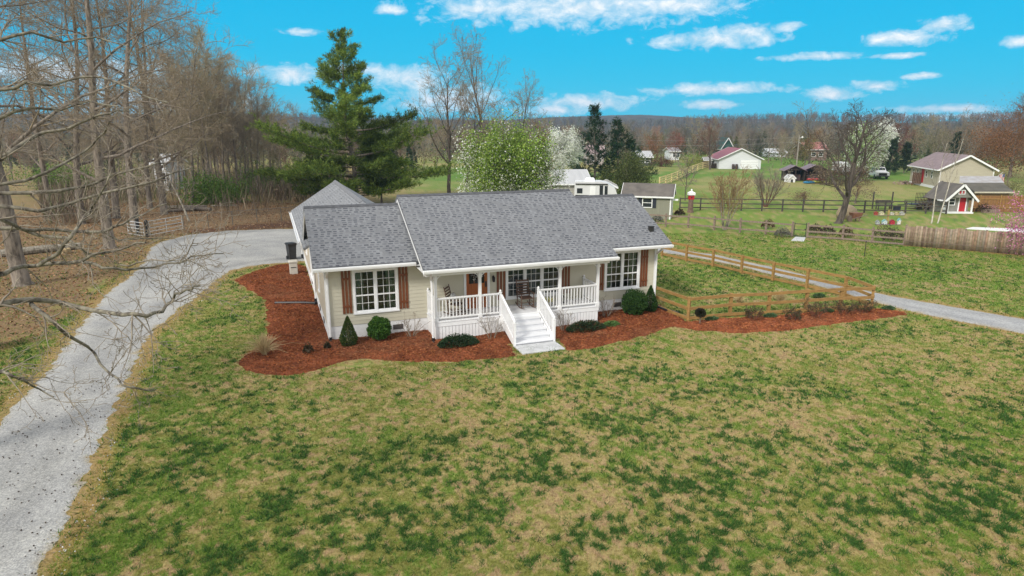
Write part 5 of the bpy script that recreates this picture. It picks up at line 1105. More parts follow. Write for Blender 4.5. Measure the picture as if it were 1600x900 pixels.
for i, (px, py, lean, lab) in enumerate([(1455.5, 349, (.02, 0), 'thin upright birch in front of the playhouse'), (1465, 349, (.13, 0), 'thin birch leaning right toward the playhouse')]):
    put_tree('birch_tree', lab, tree_meshes('birch_%d' % i, *bare_tree(430+i, 7.0+i*.4, .065, [(7, .03, 0, 10, .35, .5, .35, .4), (4, .12, .05, 4, .2, .5, .5, .6), (3, .2, 0, 0, 0, 0, 0, 0), .010], lean, 1), BIRCH, TWIGPALE), g3(px, py))
# leaf clumps along the thicket: green bushes in the left wood
for lab, loc, r, n in [('bright green bush at the back of the leaf litter', at(325, 73), (4.2, 2.4, 2.6), 9000), ('green bush beyond the flared trunk at the far left', at(95, 82), (6.5, 3, 3.2), 9000), ('green thicket bush near the pine boughs', at(405, 86), (4, 2.5, 2.6), 6000)]:
    cl_ = nr.normal(size=(60, 3))*[.42, .42, .30]; k = nr.integers(0, 60, n); C_ = (cl_[k]+nr.normal(size=(n, 3))*.16)*r+[0, 0, r[2]*.55]; C_[:, 2] = np.abs(C_[:, 2])
    v, f = cards(C_, nr.uniform(.08, .16, n), nr.uniform(.12, .22, n), nr)
    leafy('green_bush', lab, 'bush', [(v, f, pal(n, [(.12, .22, .03), (.08, .16, .025), (.16, .27, .05)], nr))], LEAFM, loc, 0, 'green bushes in the left woods', ([([(q*.3-.9, 0, 0), (q*.5-1.4, .1, r[2]*.5), (q*.7-2, 0, r[2])], [.05, .035, .015]) for q in range(7)], TWIG))
# brush of the thicket floor: countless thin stems
n = 16000; a_ = nr.uniform(-.62, -.24, n); d_ = 68+75*nr.random(n)**1.3; P = np.column_stack([d_*np.sin(a_), d_*np.cos(a_), np.zeros(n)]); cl_ = fbm(P[:, 0]*.12, P[:, 1]*.12, 95); P = P[cl_ > .42]; n = len(P); hh = nr.uniform(.8, 3.6, n)
v, f = cards(P+np.column_stack([np.zeros(n), np.zeros(n), hh*.5]), nr.uniform(.03, .09, n), hh, nr, dirs=np.column_stack([nr.normal(size=n)*.28, nr.normal(size=n)*.28, np.ones(n)]))
kind(link('undergrowth', np_mesh('brush', v, f, vcol('brush_stems', .95), pal(n, [(.20, .155, .11), (.14, .11, .08), (.25, .20, .14), (.12, .14, .06), (.17, .13, .10)], nr))), 'stuff')
# individual trees and bushes of the far field edge
for i, (px, d, s) in enumerate([(1010, 162, .85), (1035, 158, .7), (1085, 166, .95), (1165, 160, .8), (1205, 158, .95), (1225, 148, .7), (1290, 152, .85), (1330, 140, .8), (1395, 150, 1.0), (1430, 146, .9), (1465, 140, .95), (1500, 150, 1.05), (1530, 138, .95), (1250, 168, 1.0), (968, 150, .8), (1120, 172, 1.05), (1365, 135, .75), (660, 120, .75), (680, 128, .85), (735, 130, .8), (640, 135, .9), (820, 140, .85), (860, 145, .9)]):
    put_tree('bare_tree', 'leafless tree standing at the far edge of the fields', PL[(i*3+1) % 4], at(px, d), i*2.1, s*.66, 'leafless trees at the far field edge')
for q, (lab, px, d, h, rad, zc, n, cols, tw) in enumerate([('rusty orange budding tree left of the green gable', 1020, 152, 6.4, 3.0, 4.0, 3200, [(.26, .13, .07), (.20, .10, .06)], TWIGORANGE), ('reddish budding tree in front of the tiny white house', 1058, 158, 6.8, 2.6, 4.6, 2600, [(.30, .11, .08), (.22, .10, .07)], TWIGRED), ('olive budding tree right of the utility pole', 1262, 140, 7.4, 3.2, 4.4, 3000, [(.22, .19, .06), (.17, .13, .05)], TWIGORANGE),
    ('dark red budding tree behind the white pickup', 1405, 128, 9.0, 3.6, 5.4, 4200, [(.15, .06, .05), (.10, .05, .045), (.19, .09, .06)], TWIGRED), ('yellow green bush row at the top of the far field', 1088, 143, 2.8, 3.6, 1.2, 3800, [(.26, .30, .06), (.20, .25, .05)], TWIG), ('dark red hedge bush at the top of the far field', 1036, 143, 2.1, 2.6, 1.0, 3000, [(.13, .05, .04), (.09, .04, .035)], TWIGRED),
    ('pale olive tree far behind the tan house roof', 1470, 132, 8.4, 3.2, 5.2, 2800, [(.20, .19, .11), (.15, .14, .08)], TWIG), ('brown tangle bush at the foot of the pale green blossoming tree', 1335, 97, 3.0, 3.2, 1.3, 4200, [(.17, .11, .075), (.12, .08, .06)], TWIGRED), ('brown tangle bush right of the dark open sheds', 1300, 98, 3.3, 2.3, 1.6, 3000, [(.15, .11, .08), (.20, .15, .10)], TWIG), ('olive bush at the right frame edge behind the cedar fence', 1590, 74, 2.9, 2.4, 1.4, 5200, [(.13, .14, .05), (.09, .10, .04), (.16, .12, .06)], TWIG),
    ('brown twiggy bush beyond the dark pasture fence', 1268, 72, 1.4, 1.8, .9, 1700, [(.22, .14, .09), (.15, .11, .08)], TWIGRED), ('brown twiggy bush behind the leaning tree at the pasture fence', 1350, 73, 2.0, 2.6, 1.2, 2300, [(.20, .13, .09), (.14, .11, .08)], TWIGRED)]):
    cloud_tree('budding_tree' if h > 4 else 'bush', lab, at(px, d), h, rad, zc, n, cols, LEAFM, (.10, .17) if d > 90 else (.05, .10), .9, .12, 700+q, twig=tw, spec=SP_VASE if h < 4 else SP_LIGHT, clumps=40)
for q, (lab, px, d, h, R_) in enumerate([('dark cedar just behind the white pickup, right one', 1399, 118, 6.0, 1.9), ('dark cedar between the pickup and the blossoming tree', 1388, 121, 5.0, 1.8), ('dark cedar left of the tan house roof', 1421, 122, 5.2, 1.8), ('dark green cedar at the foot of the far wood behind the tan house', 1497, 128, 7.0, 2.2)]):
    pine('cedar_tree' if h < 8 else 'pine_tree', lab, at(px, d), h, R_, 800+q, [(.04, .065, .035), (.055, .085, .04), (.03, .05, .03)], .08 if h < 14 else .6, 7, density=.5, rag=.45, nsz=(.10, .5), droop=.02)
# ---- the distant wood: stuff
def far_wood(name, spots, protos, mat_cols, seed):
    rn = np.random.default_rng(seed); parts = []
    for (x, y, z, s) in spots:
        pi_ = rn.integers(0, len(protos)); V, F = protos[pi_]; a = rn.uniform(0, 6.28); ca, sa = cos(a), sin(a)
        v = np.column_stack([V[:, 0]*ca-V[:, 1]*sa, V[:, 0]*sa+V[:, 1]*ca, V[:, 2]])*s*[1.15, 1.15, 1]+[x, y, z]; c = np.array(mat_cols[rn.integers(0, len(mat_cols))] if pi_ < 6 else ((.05, .075, .04), (.07, .09, .045), (.10, .12, .05))[rn.integers(0, 3)])*rn.uniform(.65, 1.35); parts.append((v, F, c))
    V, F, C_ = merge(parts); return kind(link(name, np_mesh(name, V, F, vcol(name+'_bark', .95), C_)), 'stuff')
FP = []; rn0 = np.random.default_rng(77)
for i in range(6):
    a, b_ = bare_tree(500+i, 14, .20, SP_FAR, (0, 0), 1); FV, FFc = tubes(a+b_, 4)
    tips = np.array([p[-1] for p, r in b_]+[p[len(p)//2] for p, r in b_]); tips = np.repeat(tips, 5, 0)+rn0.normal(size=(len(tips)*5, 3))*.55
    cv, cfc = cards(tips, .07, rn0.uniform(.7, 1.5, len(tips)), rn0, up=.8); FP.append((np.concatenate([FV, cv]), np.concatenate([FFc, cfc+len(FV)])))
WC_ = [(.17, .145, .115), (.20, .165, .13), (.13, .115, .095), (.20, .15, .11), (.17, .16, .11), (.24, .145, .10), (.15, .14, .10), (.14, .15, .08)]
sp = []
rn = np.random.default_rng(3)
for q in range(760):
    a = rn.uniform(-.66, .66); d = rn.uniform(165, 330)
    if a < -.05: d = rn.uniform(120, 300)
    x, y = d*sin(a), d*cos(a)
    if -8 < math.degrees(a) < 40 and d < 172: continue
    sp.append((x, y, 0, rn.uniform(.30, .52)*(1.3 if q % 11 == 0 else 1)))
for i in range(2):                                                # evergreens among the bare trees
    n = 420; t_ = rn0.random(n); r_ = 2.6*(1-t_)**.8*(.6+.4*rn0.random(n)); a_ = rn0.uniform(0, 6.28, n); FP.append(cards(np.column_stack([r_*np.cos(a_), r_*np.sin(a_), .6+t_*12]), .5, 1.3, rn0, dirs=np.column_stack([np.cos(a_), np.sin(a_), np.full(n, .3)])))
far_wood('forest', sp, FP, WC_, 8)
# undergrowth and evergreens inside the wood
C_ = []; 
for q in range(900):
    a = rn.uniform(-.68, .68); d = rn.uniform(158, 320); C_.append((d*sin(a), d*cos(a), rn.uniform(.3, 2.2), rn.integers(0, 5)))
C_ = np.array(C_); k = rn.integers(0, len(C_), 30000); P = C_[k, :3]+rn.normal(size=(30000, 3))*[1.8, 1.8, .9]; P[:, 2] = np.abs(P[:, 2]); v, f = cards(P, .35, .5, rn)
cc_ = np.array([(.10, .085, .05), (.14, .12, .06), (.06, .08, .03), (.16, .10, .065), (.09, .12, .035)])[C_[k, 3].astype(int)]*rn.uniform(.7, 1.3, (30000, 1)); kind(link('undergrowth', np_mesh('undergrowth', v, f, LEAFM, np.repeat(cc_, 4, 0))), 'stuff')
# hills
def ridge_h(a, base, seed): return base*(.25+1.5*fbm(np.asarray(a)*5+3, np.zeros(np.shape(a)), seed, 3))
def hill(R0, R1, base, seed, name):
    aa = np.linspace(-1.0, 1.0, 420); tt = np.linspace(0, 1, 36); A, T = np.meshgrid(aa, tt, indexing='ij'); Rr = R0+(R1-R0)*T; h = ridge_h(A, base, seed)*sstep(0, .8, T)+terrain(Rr*np.sin(A), Rr*np.cos(A))-1.5
    h = h+3.0*(fbm(A*140, T*16, seed+3, 3)-.5)*T; i = np.arange(A.size).reshape(A.shape); F = np.stack([i[:-1, :-1], i[:-1, 1:], i[1:, 1:], i[1:, :-1]], -1).reshape(-1, 4)[:, ::-1]
    V = np.stack([Rr*np.sin(A), Rr*np.cos(A), h], -1).reshape(-1, 3); m, nt, b = nodes(name+'_woodland'); ov = objvec(nt); n1 = noise(nt, ov, .035, 6, .7); n2 = noise(nt, ov, .006, 3)
    nt.links.new(mixc(nt, n2, ramp(nt, n1, [(.35, (.045, .042, .036)), (.65, (.105, .09, .075))]), ramp(nt, n1, [(.35, (.05, .06, .035)), (.65, (.11, .10, .07))])), b.inputs['Base Color']); b.inputs['Roughness'].default_value = 1; b.inputs['Specular IOR Level'].default_value = 0
    return kind(link(name, np_mesh(name, V, F, m)), 'structure')
hill(480, 900, 10.5, 61, 'hills'); hill(950, 1550, 23, 67, 'hills')
sp = []
for q in range(2600):
    a = rn.uniform(-.70, .70); t_ = rn.uniform(.1, 1)**.7; Rr = 480+420*t_; sp.append((Rr*sin(a), Rr*cos(a), float(ridge_h(np.array([a]), 10.5, 61)[0]*sstep(0, .8, t_)+terrain(Rr, 0))-3, rn.uniform(.5, .8)))
FT = []
for i in range(4):
    a, b_ = bare_tree(520+i, 14, .3, [(3, .05, .02, 11, .2, .6, .5, .5), (2, .15, .06, 3, .2, .6, .5, .6), (2, .2, 0, 0, 0, 0, 0, 0), .09], (0, 0), 1); FT.append(tubes(a+b_, 3))
far_wood('forest', sp, FT, [(.15, .125, .105), (.125, .11, .09), (.17, .14, .115), (.09, .10, .06)], 9)
# leaves on the litter
n = 26000; lx = nr.uniform(-48, -8, n); ly = nr.uniform(24, 75, n); k = (poly_sd(LITTER, lx, ly) > -.4) & (poly_sd(DRIVE, lx, ly) < .2); lx, ly = lx[k], ly[k]; P = np.column_stack([lx, ly, nr.uniform(.01, .05, len(lx))])
v, f = cards(P, nr.uniform(.06, .12, len(P)), nr.uniform(.09, .17, len(P)), nr, dirs=np.column_stack([nr.normal(size=len(P)), nr.normal(size=len(P)), nr.normal(size=len(P))*.35])); kind(link('leaves', np_mesh('leaves', v, f, vcol('dead_leaves', .9), pal(len(P), [(.26, .13, .06), (.18, .085, .04), (.32, .19, .10), (.12, .06, .035), (.36, .25, .15)], nr))), 'stuff')
n = 420; q = []
while len(q) < n:
    x, y = rnd.uniform(-14, -5), 8*math.exp(rnd.uniform(0, 1.3))
    if poly_sd(DRIVE, np.array([x]), np.array([y]))[0] > .2: q.append((x, y, .05))
mb = MB(); [mb.ell(p, (rnd.uniform(.012, .022),)*3, 5, 3) for p in q]; kind(mb.build('debris', pm('seed_pod', (.05, .04, .035), (.09, .07, .05))), 'stuff')
n = 9000; lx = nr.uniform(-16, -3, n); ly = 8*np.exp(nr.uniform(0, 1.9, n)); sdv_ = poly_sd(DRIVE, lx, ly); k = (np.abs(sdv_+.12) < nr.random(n)*.5); P = np.column_stack([lx, ly, np.full(n, .02)])[k]; n = len(P)
v, f = cards(P, nr.uniform(.02, .045, n), nr.uniform(.025, .055, n), nr, dirs=np.column_stack([nr.normal(size=n), nr.normal(size=n), nr.normal(size=n)*.3])); kind(link('gravel', np_mesh('loose_gravel', v, f, vcol('loose_stones', .9), pal(n, [(.5, .5, .5), (.62, .62, .61), (.36, .35, .34)], nr))), 'stuff')
# logs, stumps
for i, (px, py, L, r, a, lab) in enumerate([(290, 326, 4.2, .19, .15, 'long dark log in the pile behind the chain link fence'), (305, 329, 3.6, .2, -.2, 'thick cut log at the right end of the log pile'), (278, 331, 3, .15, .5, 'short log on the left of the log pile'), (67, 395, 4.5, .26, .75, 'pale fallen trunk on the leaf litter by the flared tree'), (350, 322, 2.6, .07, .25, 'thin pale branch lying behind the log pile')]):
    x, y = G(px, py); k = MB(); k.tube([(x-L/2*cos(a), y-L/2*sin(a), r*.9), (x, y, r), (x+L/2*cos(a), y+L/2*sin(a), r*.85)], [r, r*.95, r*.85], 10); tag(k.build('log', BARKPALE if i > 2 else BARK), lab, 'log', 'logs on the leaf litter')
for px, py, h, lab in ((433, 313, 1.25, 'taller pale tree stump behind the gravel, left one'), (443, 312, 1.0, 'shorter pale tree stump close to the garage eave'), (462, 316, .5, 'low grey stump under the pine boughs')):
    x, y = G(px, py); k = MB(); k.lathe([(.42, -.05), (.32, .25), (.28, h*.8), (.26, h), (.02, h+.1)], (0, 0), 12); tag(k.build('tree_stump', pm('stump_wood', (.42, .29, .17), (.22, .15, .09), 3, .9, .3, .02), None, (x, y, 0)), lab, 'stump', 'tree stumps')
k = MB(); x, y = G(103, 396); k.lathe([(.30, -.02), (.31, .3), (.29, .34), (.02, .35)], (0, 0), 14); tag(k.build('tree_stump', pm('cut_stump', (.46, .36, .2), (.3, .2, .1), 5, .9), None, (x, y, 0)), 'low tan cut stump on the leaf litter beside the fallen trunk', 'stump', 'tree stumps')
# ================================================================== NEIGHBOURS: buildings and things
NAVY = pm('navy_shutter', (.015, .02, .035)); REDP = pm('red_paint', (.45, .015, .025), (.36, .012, .02), 2, .5)
MET = pm('metal_roof_grey', (.46, .47, .48), (.38, .39, .40), .8, .45, 0, .01, (6, .4, 1)); DGLASS = pm('far_glass', (.03, .035, .04), rough=.1)
def gable(root, W, D, ze, zr, axis, wall, roof, trim, oh=.3, th=.09, base=0.0, z_wall=None):
    """gable-roofed body in local frame: x 0..W, y 0..D (front at y=0); ridge along axis"""
    k = MB(); k.box(0, W, 0, D, -.1, ze)
    if axis == 'x':
        for x in (0, W): k.face([(x, 0, ze), (x, D, ze), (x, D/2, zr-.05)])
    else:
        for y in (0, D): k.face([(0, y, ze), (W, y, ze), (W/2, y, zr-.05)])
    wl = k.build('wall', wall, root); r = MB(); f = MB()
    if axis == 'x':
        s = (zr-ze)/(D/2); a, b = -oh, D+oh; z = ze-oh*s+th
        r.slab((-oh, a, z), (W+oh, a, z), (W+oh, D/2, zr+th), (-oh, D/2, zr+th), th); r.slab((W+oh, b, z), (-oh, b, z), (-oh, D/2, zr+th), (W+oh, D/2, zr+th), th)
        f.box(-oh-.02, W+oh+.02, a-.04, a-.003, z-.15, z-.012)
        for x in (-oh-.02, W+oh+.02):
            for y in (a, b): f.beam((x, y, z-.08), (x, D/2, zr+th-.08), .035, .16)
    else:
        s = (zr-ze)/(W/2); z = ze-oh*s+th; a, b = -oh, W+oh
        r.slab((a, D+oh, z), (a, -oh, z), (W/2, -oh, zr+th), (W/2, D+oh, zr+th), th); r.slab((b, -oh, z), (b, D+oh, z), (W/2, D+oh, zr+th), (W/2, -oh, zr+th), th)
        for y in (-oh-.02, D+oh+.02):
            for x in (a, b): f.beam((x, y, z-.08), (W/2, y, zr+th-.08), .035, .17)
        f.box(a-.04, a-.003, -oh, D+oh, z-.15, z-.012); f.box(b+.003, b+.04, -oh, D+oh, z-.15, z-.012)
    ro = r.build('roof', roof, root); f.build('trim', trim, root); return wl, ro
def win(root, x, y, z0, w, h, rz=0, muntin=1, frame=None):
    k = MB(); t = .07
    for (a, b, c, d) in ((0, t, 0, h), (w-t, w, 0, h), (t, w-t, 0, t), (t, w-t, h-t, h)): k.box(a, b, -.05, -.002, z0+c, z0+d)
    if muntin: k.box(t, w-t, -.045, -.003, z0+h/2-.025, z0+h/2+.025)
    if muntin > 1: k.box(w/2-.02, w/2+.02, -.044, -.004, z0+t, z0+h-t)
    o = k.build('window', frame or WHITE, root, (x, y, 0), rz); p = MB(); p.box(t, w-t, -.02, -.006, z0+t, z0+h-t); p.build('pane', DGLASS, o); return o
def slabp(root, name, x0, x1, y0, y1, z0, z1, m): k = MB(); k.box(x0, x1, y0, y1, z0, z1); return k.build(name, m, root)
def corner(px, py, W, rz):
    """place so that the local x=W front corner stands on this ground pixel"""
    x, y = G(px, py); return (x-W*cos(rz), y-W*sin(rz), 0)
# grey green shed
SAGE = pm('sage_siding', (.26, .26, .20), (.21, .21, .165), 2, .8, .25, .01, (14, 14, .3)); SAGE2 = pm('pale_shed_side', (.50, .50, .47), (.40, .40, .38), 2, .8, .25, .01, (14, 14, .3)); OLDROOF = pm('old_dark_shingles', (.095, .085, .078), (.15, .135, .12), 1.2, .95)
t = thing('garden_shed', 'grey green garden shed with dark gable roof and navy shuttered window', 'shed', corner(1047, 343, 4.3, -.30), -.30); gable(t, 4.3, 2.6, 2.15, 3.05, 'x', SAGE, OLDROOF, WHITE, .22)
win(t, 1.72, 0, 1.0, .92, .92, 0, 1)
for x in (1.36, 2.66): slabp(t, 'shutter', x, x+.32, -.05, -.003, 1.0, 1.92, NAVY)
slabp(t, 'corner_board', 4.2, 4.315, -.015, .10, -.05, 2.1, WHITE); slabp(t, 'side_wall', 4.302, 4.33, .11, 2.6, -.05, 2.12, SAGE2); slabp(t, 'side_door', 4.332, 4.35, .9, 1.7, .1, 1.9, WHITE)
k = MB(); k.box(4.35, 4.9, .1, .5, 1.72, 1.84); k.build('side_awning', WHITE, t)
# beige building with grey metal roof, behind the ridge
t = thing('metal_roof_garage', 'beige outbuilding with pale metal roof between pear trees and white trailer', 'garage', corner(921, 326, 5.6, .10), .10); gable(t, 5.6, 6.2, 2.6, 3.75, 'x', pm('greige_siding', (.40, .385, .35), (.34, .33, .30), 3, .7), MET, WHITE, .25)
win(t, 4.0, 0, 1.55, .5, .8)
# small beige shed
t = thing('small_shed', 'small beige gabled shed peeking over the right roof ridge', 'shed', corner(962, 322, 1.9, -.1), -.1); gable(t, 1.9, 3.2, 2.0, 2.5, 'y', pm('shed_tan', (.42, .40, .33)), pm('shed_roof_beige', (.34, .33, .31), (.27, .26, .24), 3, .9), WHITE, .16)
# travel trailer
t = thing('travel_trailer', 'white travel trailer with dark stripes parked behind the metal roof building', 'trailer', corner(964, 330, 4.3, -.12), -.12); TW = pm('trailer_white', (.70, .71, .72), (.62, .63, .64), 1, .4)
prof = [(0, .55), (3.9, .55), (4.25, 1.0), (4.3, 1.6), (4.0, 2.3), (3.3, 2.75), (2.6, 2.9), (0, 2.9)]; k = MB(); k.loft([[(x, y, z) for x, z in prof] for y in (0, 2.4)]); k.build('trailer_body', TW, t)
for (a, b, c, d, nm) in ((.25, .8, 1.75, 2.25, 'window'), (2.5, 2.85, 1.3, 2.55, 'window'), (3.0, 3.3, 1.5, 2.5, 'window'), (1.55, 2.1, .75, 2.45, 'door')): slabp(t, nm, a, b, -.03, -.003, c, d, DGLASS if nm == 'window' else WHITE)
slabp(t, 'stripe', .1, 1.45, -.02, -.003, 1.45, 1.58, BLACK); slabp(t, 'stripe', .1, 1.3, -.02, -.003, 1.0, 1.12, BLACK); slabp(t, 'awning_roll', .1, 3.3, -.09, -.004, 2.62, 2.72, BLACKM); k = MB(); k.loft([[(x, y, z) for x, y in ((1.0+i_, .8+i_), (2.0-i_, .8+i_), (2.0-i_, 1.6-i_), (1.0+i_, 1.6-i_))] for z, i_ in ((2.9, 0), (3.1, .02), (3.22, .15))]); k.build('roof_vent_unit', WHITE, t)
for x in (1.7, 2.5):
    k = MB(); k.loft([[(x+.33*cos(q*pi/8), y, .33+.33*sin(q*pi/8)) for q in range(16)] for y in (-.03, .2)]); k.build('wheel', BLACK, t)
# red birdhouse on a trunk
x, y = G(1078.5, 332); t = thing('birdhouse_post', 'red birdhouse with white roof on a thick weathered trunk post', 'birdhouse', (x, y, 0)); k = MB(); k.lathe([(.36, -.05), (.27, .25), (.24, 1.3)], (0, 0), 12); k.build('post', pm('trunk_post', (.20, .13, .10), (.12, .08, .06), 5, .9, .3, .02), t)
k = MB(); k.box(-.26, .26, -.2, .2, 1.301, 1.72); k.build('box', REDP, t); k = MB(); k.loft([[(-.33, -.28, z), (.33, -.28, z), (.33, .28, z), (-.33, .28, z)] for z in (1.721, 1.95)]); k.loft([[(-.33, -.28, 1.951), (.33, -.28, 1.951), (.33, .28, 1.951), (-.33, .28, 1.951)], [(-.08, -.06, 2.1), (.08, -.06, 2.1), (.08, .06, 2.1), (-.08, .06, 2.1)]]); k.build('roof', WHITE, t); k = MB(); k.ell((0, 0, 2.2), (.09, .09, .11), 8, 6); k.build('finial', WHITE, t); k = MB(); k.loft([[(.07*cos(q*.785), yy, 1.5+.07*sin(q*.785)) for q in range(8)] for yy in (-.21, -.201)]); k.build('entry_hole', BLACK, t)
# playhouse
x, y = G(1478.5, 333.5); pw = 2.42; t = thing('playhouse', 'small grey playhouse with red door, white porch posts and steep gable', 'playhouse', (x, y, 0), -.03); PG = pm('playhouse_grey', (.24, .235, .205), (.20, .195, .17), 3, .8); FE = 1.55; AP = 2.78; D0 = .65
k = MB(); k.box(0, pw, D0, 3.4, 0, FE); k.face([(-.0, .05, FE), (pw, .05, FE), (pw/2, .05, AP)]); k.face([(0, 3.4, FE), (pw, 3.4, FE), (pw/2, 3.4, AP)]); k.build('wall', PG, t); k = MB(); s_ = (AP-FE)/(pw/2); o_ = .38
k.slab((-o_, 3.7, FE-o_*s_+.06), (-o_, -.2, FE-o_*s_+.06), (pw/2, -.2, AP+.06), (pw/2, 3.7, AP+.06), .07); k.slab((pw+o_, -.2, FE-o_*s_+.06), (pw+o_, 3.7, FE-o_*s_+.06), (pw/2, 3.7, AP+.06), (pw/2, -.2, AP+.06), .07); k.build('roof', OLDROOF, t)
k = MB()
for xx in (-o_, pw+o_): k.beam((xx, -.215, FE-o_*s_+.0), (pw/2, -.215, AP+.0), .03, .2)
k.build('rake_board', WHITE, t); slabp(t, 'porch_floor', -.1, pw+.1, -.1, D0-.003, 0, .12, WHITE)
for xx in (.0, pw-.12): slabp(t, 'porch_post', xx, xx+.12, -.05, .07, .121, FE-.002, WHITE)
slabp(t, 'door', 1.5, 2.1, D0-.04, D0-.003, .13, 1.45, REDP); k = MB(); [k.box(a, b, D0-.05, D0-.004, c, d) for a, b, c, d in ((1.40, 1.498, .13, 1.5), (2.102, 2.2, .13, 1.5), (1.40, 2.2, 1.501, 1.53))]; k.build('door_frame', WHITE, t)
win(t, .28, D0, .72, .8, .72, 0, 1); win(t, .88, .05, 1.85, .66, .42, 0, 2); slabp(t, 'attic_shutter', .97, 1.12, -.02, .02, 1.92, 2.18, REDP); slabp(t, 'attic_shutter', 1.3, 1.42, -.02, .02, 1.92, 2.18, REDP); slabp(t, 'porch_rail', -.03, .03, .1, D0-.05, .3, .75, WHITE); slabp(t, 'side_box', -.62, -.1, .2, .75, 1.18, 1.28, WHITE)
# low long shed behind the playhouse
x, y = G(1517, 332); t = thing('low_shed', 'long low shed with dark and pale metal roof behind the playhouse', 'shed', (x*(y+3.6)/y, y+3.6, 0), -.02); k = MB(); k.box(.1, 3.7, .1, 4.5, 0, 1.6); k.build('wall', pm('low_shed_wall', (.3, .2, .1)), t); k = MB(); k.slab((-.1, -.2, 1.72), (3.95, -.2, 1.72), (4.6, 2.6, 2.42), (.4, 2.6, 2.42), .06); k.build('roof', pm('roof_dark_green', (.075, .07, .055), (.11, .10, .08), 1.2, .9), t); k = MB(); k.slab((.0, 2.61, 2.42), (4.75, 2.61, 2.42), (6.3, 5.8, 2.9), (2.0, 5.8, 2.9), .05); k.build('metal_roof', pm('rusty_metal', (.40, .40, .41), (.30, .27, .25), 1.5, .6), t); slabp(t, 'fascia', -.1, 3.95, -.26, -.201, 1.58, 1.72, pm('cream_trim', (.62, .58, .44)))
# tan house on the right
TAN = pm('tan_house_siding', (.46, .42, .325), (.41, .375, .29), 1, .7, 0, .01, (1, 1, 7)); MROOF = pm('mauve_shingles', (.25, .19, .195), (.19, .145, .15), 1.5, .9)
hx, hy = G(1465, 296); ang = math.atan2(-.22, .975); t = thing('tan_house', 'tan house with mauve roof and wide gable end beyond the playhouse', 'house', (hx, hy, 0), ang); W_ = 6.4
k = MB(); k.box(0, W_, 0, 11, .35, 2.75); k.face([(0, 0, 2.75), (W_, 0, 2.75), (W_/2, 0, 4.5)]); k.face([(0, 11, 2.75), (W_, 11, 2.75), (W_/2, 11, 4.5)]); k.build('wall', TAN, t); slabp(t, 'foundation', -.03, W_+.03, -.03, 11, -.1, .348, WHITE2); s_ = 1.75/(W_/2); o_ = .4; k = MB(); z = 2.75-o_*s_+.12
k.slab((-o_, 11.4, z), (-o_, -.4, z), (W_/2, -.4, 4.62), (W_/2, 11.4, 4.62), .1); k.slab((W_+o_, -.4, z), (W_+o_, 11.4, z), (W_/2, 11.4, 4.62), (W_/2, -.4, 4.62), .1); k.build('roof', MROOF, t); k = MB()
for xx in (-o_, W_+o_): k.beam((xx, -.42, z-.09), (W_/2, -.42, 4.53), .04, .2)
k.box(-o_-.1, -o_-.003, -.4, 11.4, z-.16, z-.01); k.build('trim', WHITE, t)
for xx in (-.02, W_-.1): slabp(t, 'corner_board', xx, xx+.12, -.035, -.004, .35, 2.7, WHITE)
slabp(t, 'entry_door', -.05, -.004, 5.6, 6.5, .5, 2.4, REDP)
for y_ in (2.2, 4.2, 7.6, 9.2): win(t, 0, y_+.8, 1.3, .7, 1.0, -pi/2)
for x_ in (1.1, ): slabp(t, 'meter_box', x_+4.6, x_+4.9, -.15, -.003, 1.4, 1.8, pm('meter', (.35, .35, .33)))
k = MB(); k.lathe([(.3, 0), (.3, .04)], (0, 0), 14); o = k.build('dish', BLACKM, t, (.35, -.35, .9)); o.rotation_euler = (R(70), 0, .5)
sx_, sy_ = G(1424, 289.5); t = thing('privacy_screen', 'dark brown board privacy screen beside the tan house', 'screen', (sx_, sy_, 0), -.5); k = MB(); [k.box(q*.2, q*.2+.185, -.02, .02, .25, 1.85) for q in range(17)]; k.build('board_panel', pm('brown_boards', (.10, .052, .03), (.07, .038, .022), 3, .8), t); [slabp(t, 'post', q*1.35, q*1.35+.1, .021, .12, -.05, 1.9, SHUT) for q in range(3)]
x, y = G(1413, 288); t = thing('rubble_pile', 'low pinkish pile of bricks and boards between the pickup and the brown screen', 'pile', (x, y, 0)); k = MB()
for q in range(46): a_, b_, c_ = rnd.gauss(0, .75), rnd.gauss(0, .4), rnd.uniform(.02, .45); k.beam((a_, b_, c_*.8), (a_+rnd.uniform(-.35, .35), b_+rnd.uniform(-.3, .3), c_), .12, .09)
k.build('bricks', pm('pink_brick', (.42, .30, .28), (.26, .17, .15), 3, .9), t); k = MB(); [k.beam((rnd.gauss(.1, .6), rnd.gauss(0, .3), .42), (rnd.gauss(.1, .6), rnd.gauss(0, .3), .55), .1, .03) for q in range(9)]; k.build('boards', GREYWOOD, t)
# flag
fx, fy = G(1556, 292); t = thing('flag', 'american flag with stars and stripes hanging right of the tan house', 'flag', (fx+.2, fy, -.35)); k = MB(); k.tube([(-.4, .3, 1.5), (.15, 0, 2.15), (.4, -.1, 2.4)], .02, 6); k.build('pole', WHITE, t); k = MB(); k.tube([(-.4, .3, -.05), (-.4, .3, 1.5)], .03, 6); k.build('stand', GREYWOOD, t)
nx_, nz_ = 20, 26; wv = lambda i, j: (.02+i*.055, -.03+.05*sin(i*.55+j*.1), 2.05-j*.052+i*.012)
sets = {'red': MB(), 'white': MB(), 'blue': MB()}
for i in range(nx_-6):
    for j in range(nz_-3):
        st = int(i/((nx_-6)/13)); c_ = 'blue' if (j < 9 and i >= 7) else ('red' if st % 2 == 0 else 'white'); sets[c_].face([wv(i, j+1), wv(i+1, j+1), wv(i+1, j), wv(i, j)])
for c_, m_ in (('red', pm('flag_red', (.42, .03, .05))), ('white', pm('flag_white', (.72, .70, .68))), ('blue', pm('flag_blue', (.025, .045, .20)))): sets[c_].build({'red': 'red_stripes', 'white': 'white_stripes', 'blue': 'blue_canton'}[c_], m_, t)
k = MB()
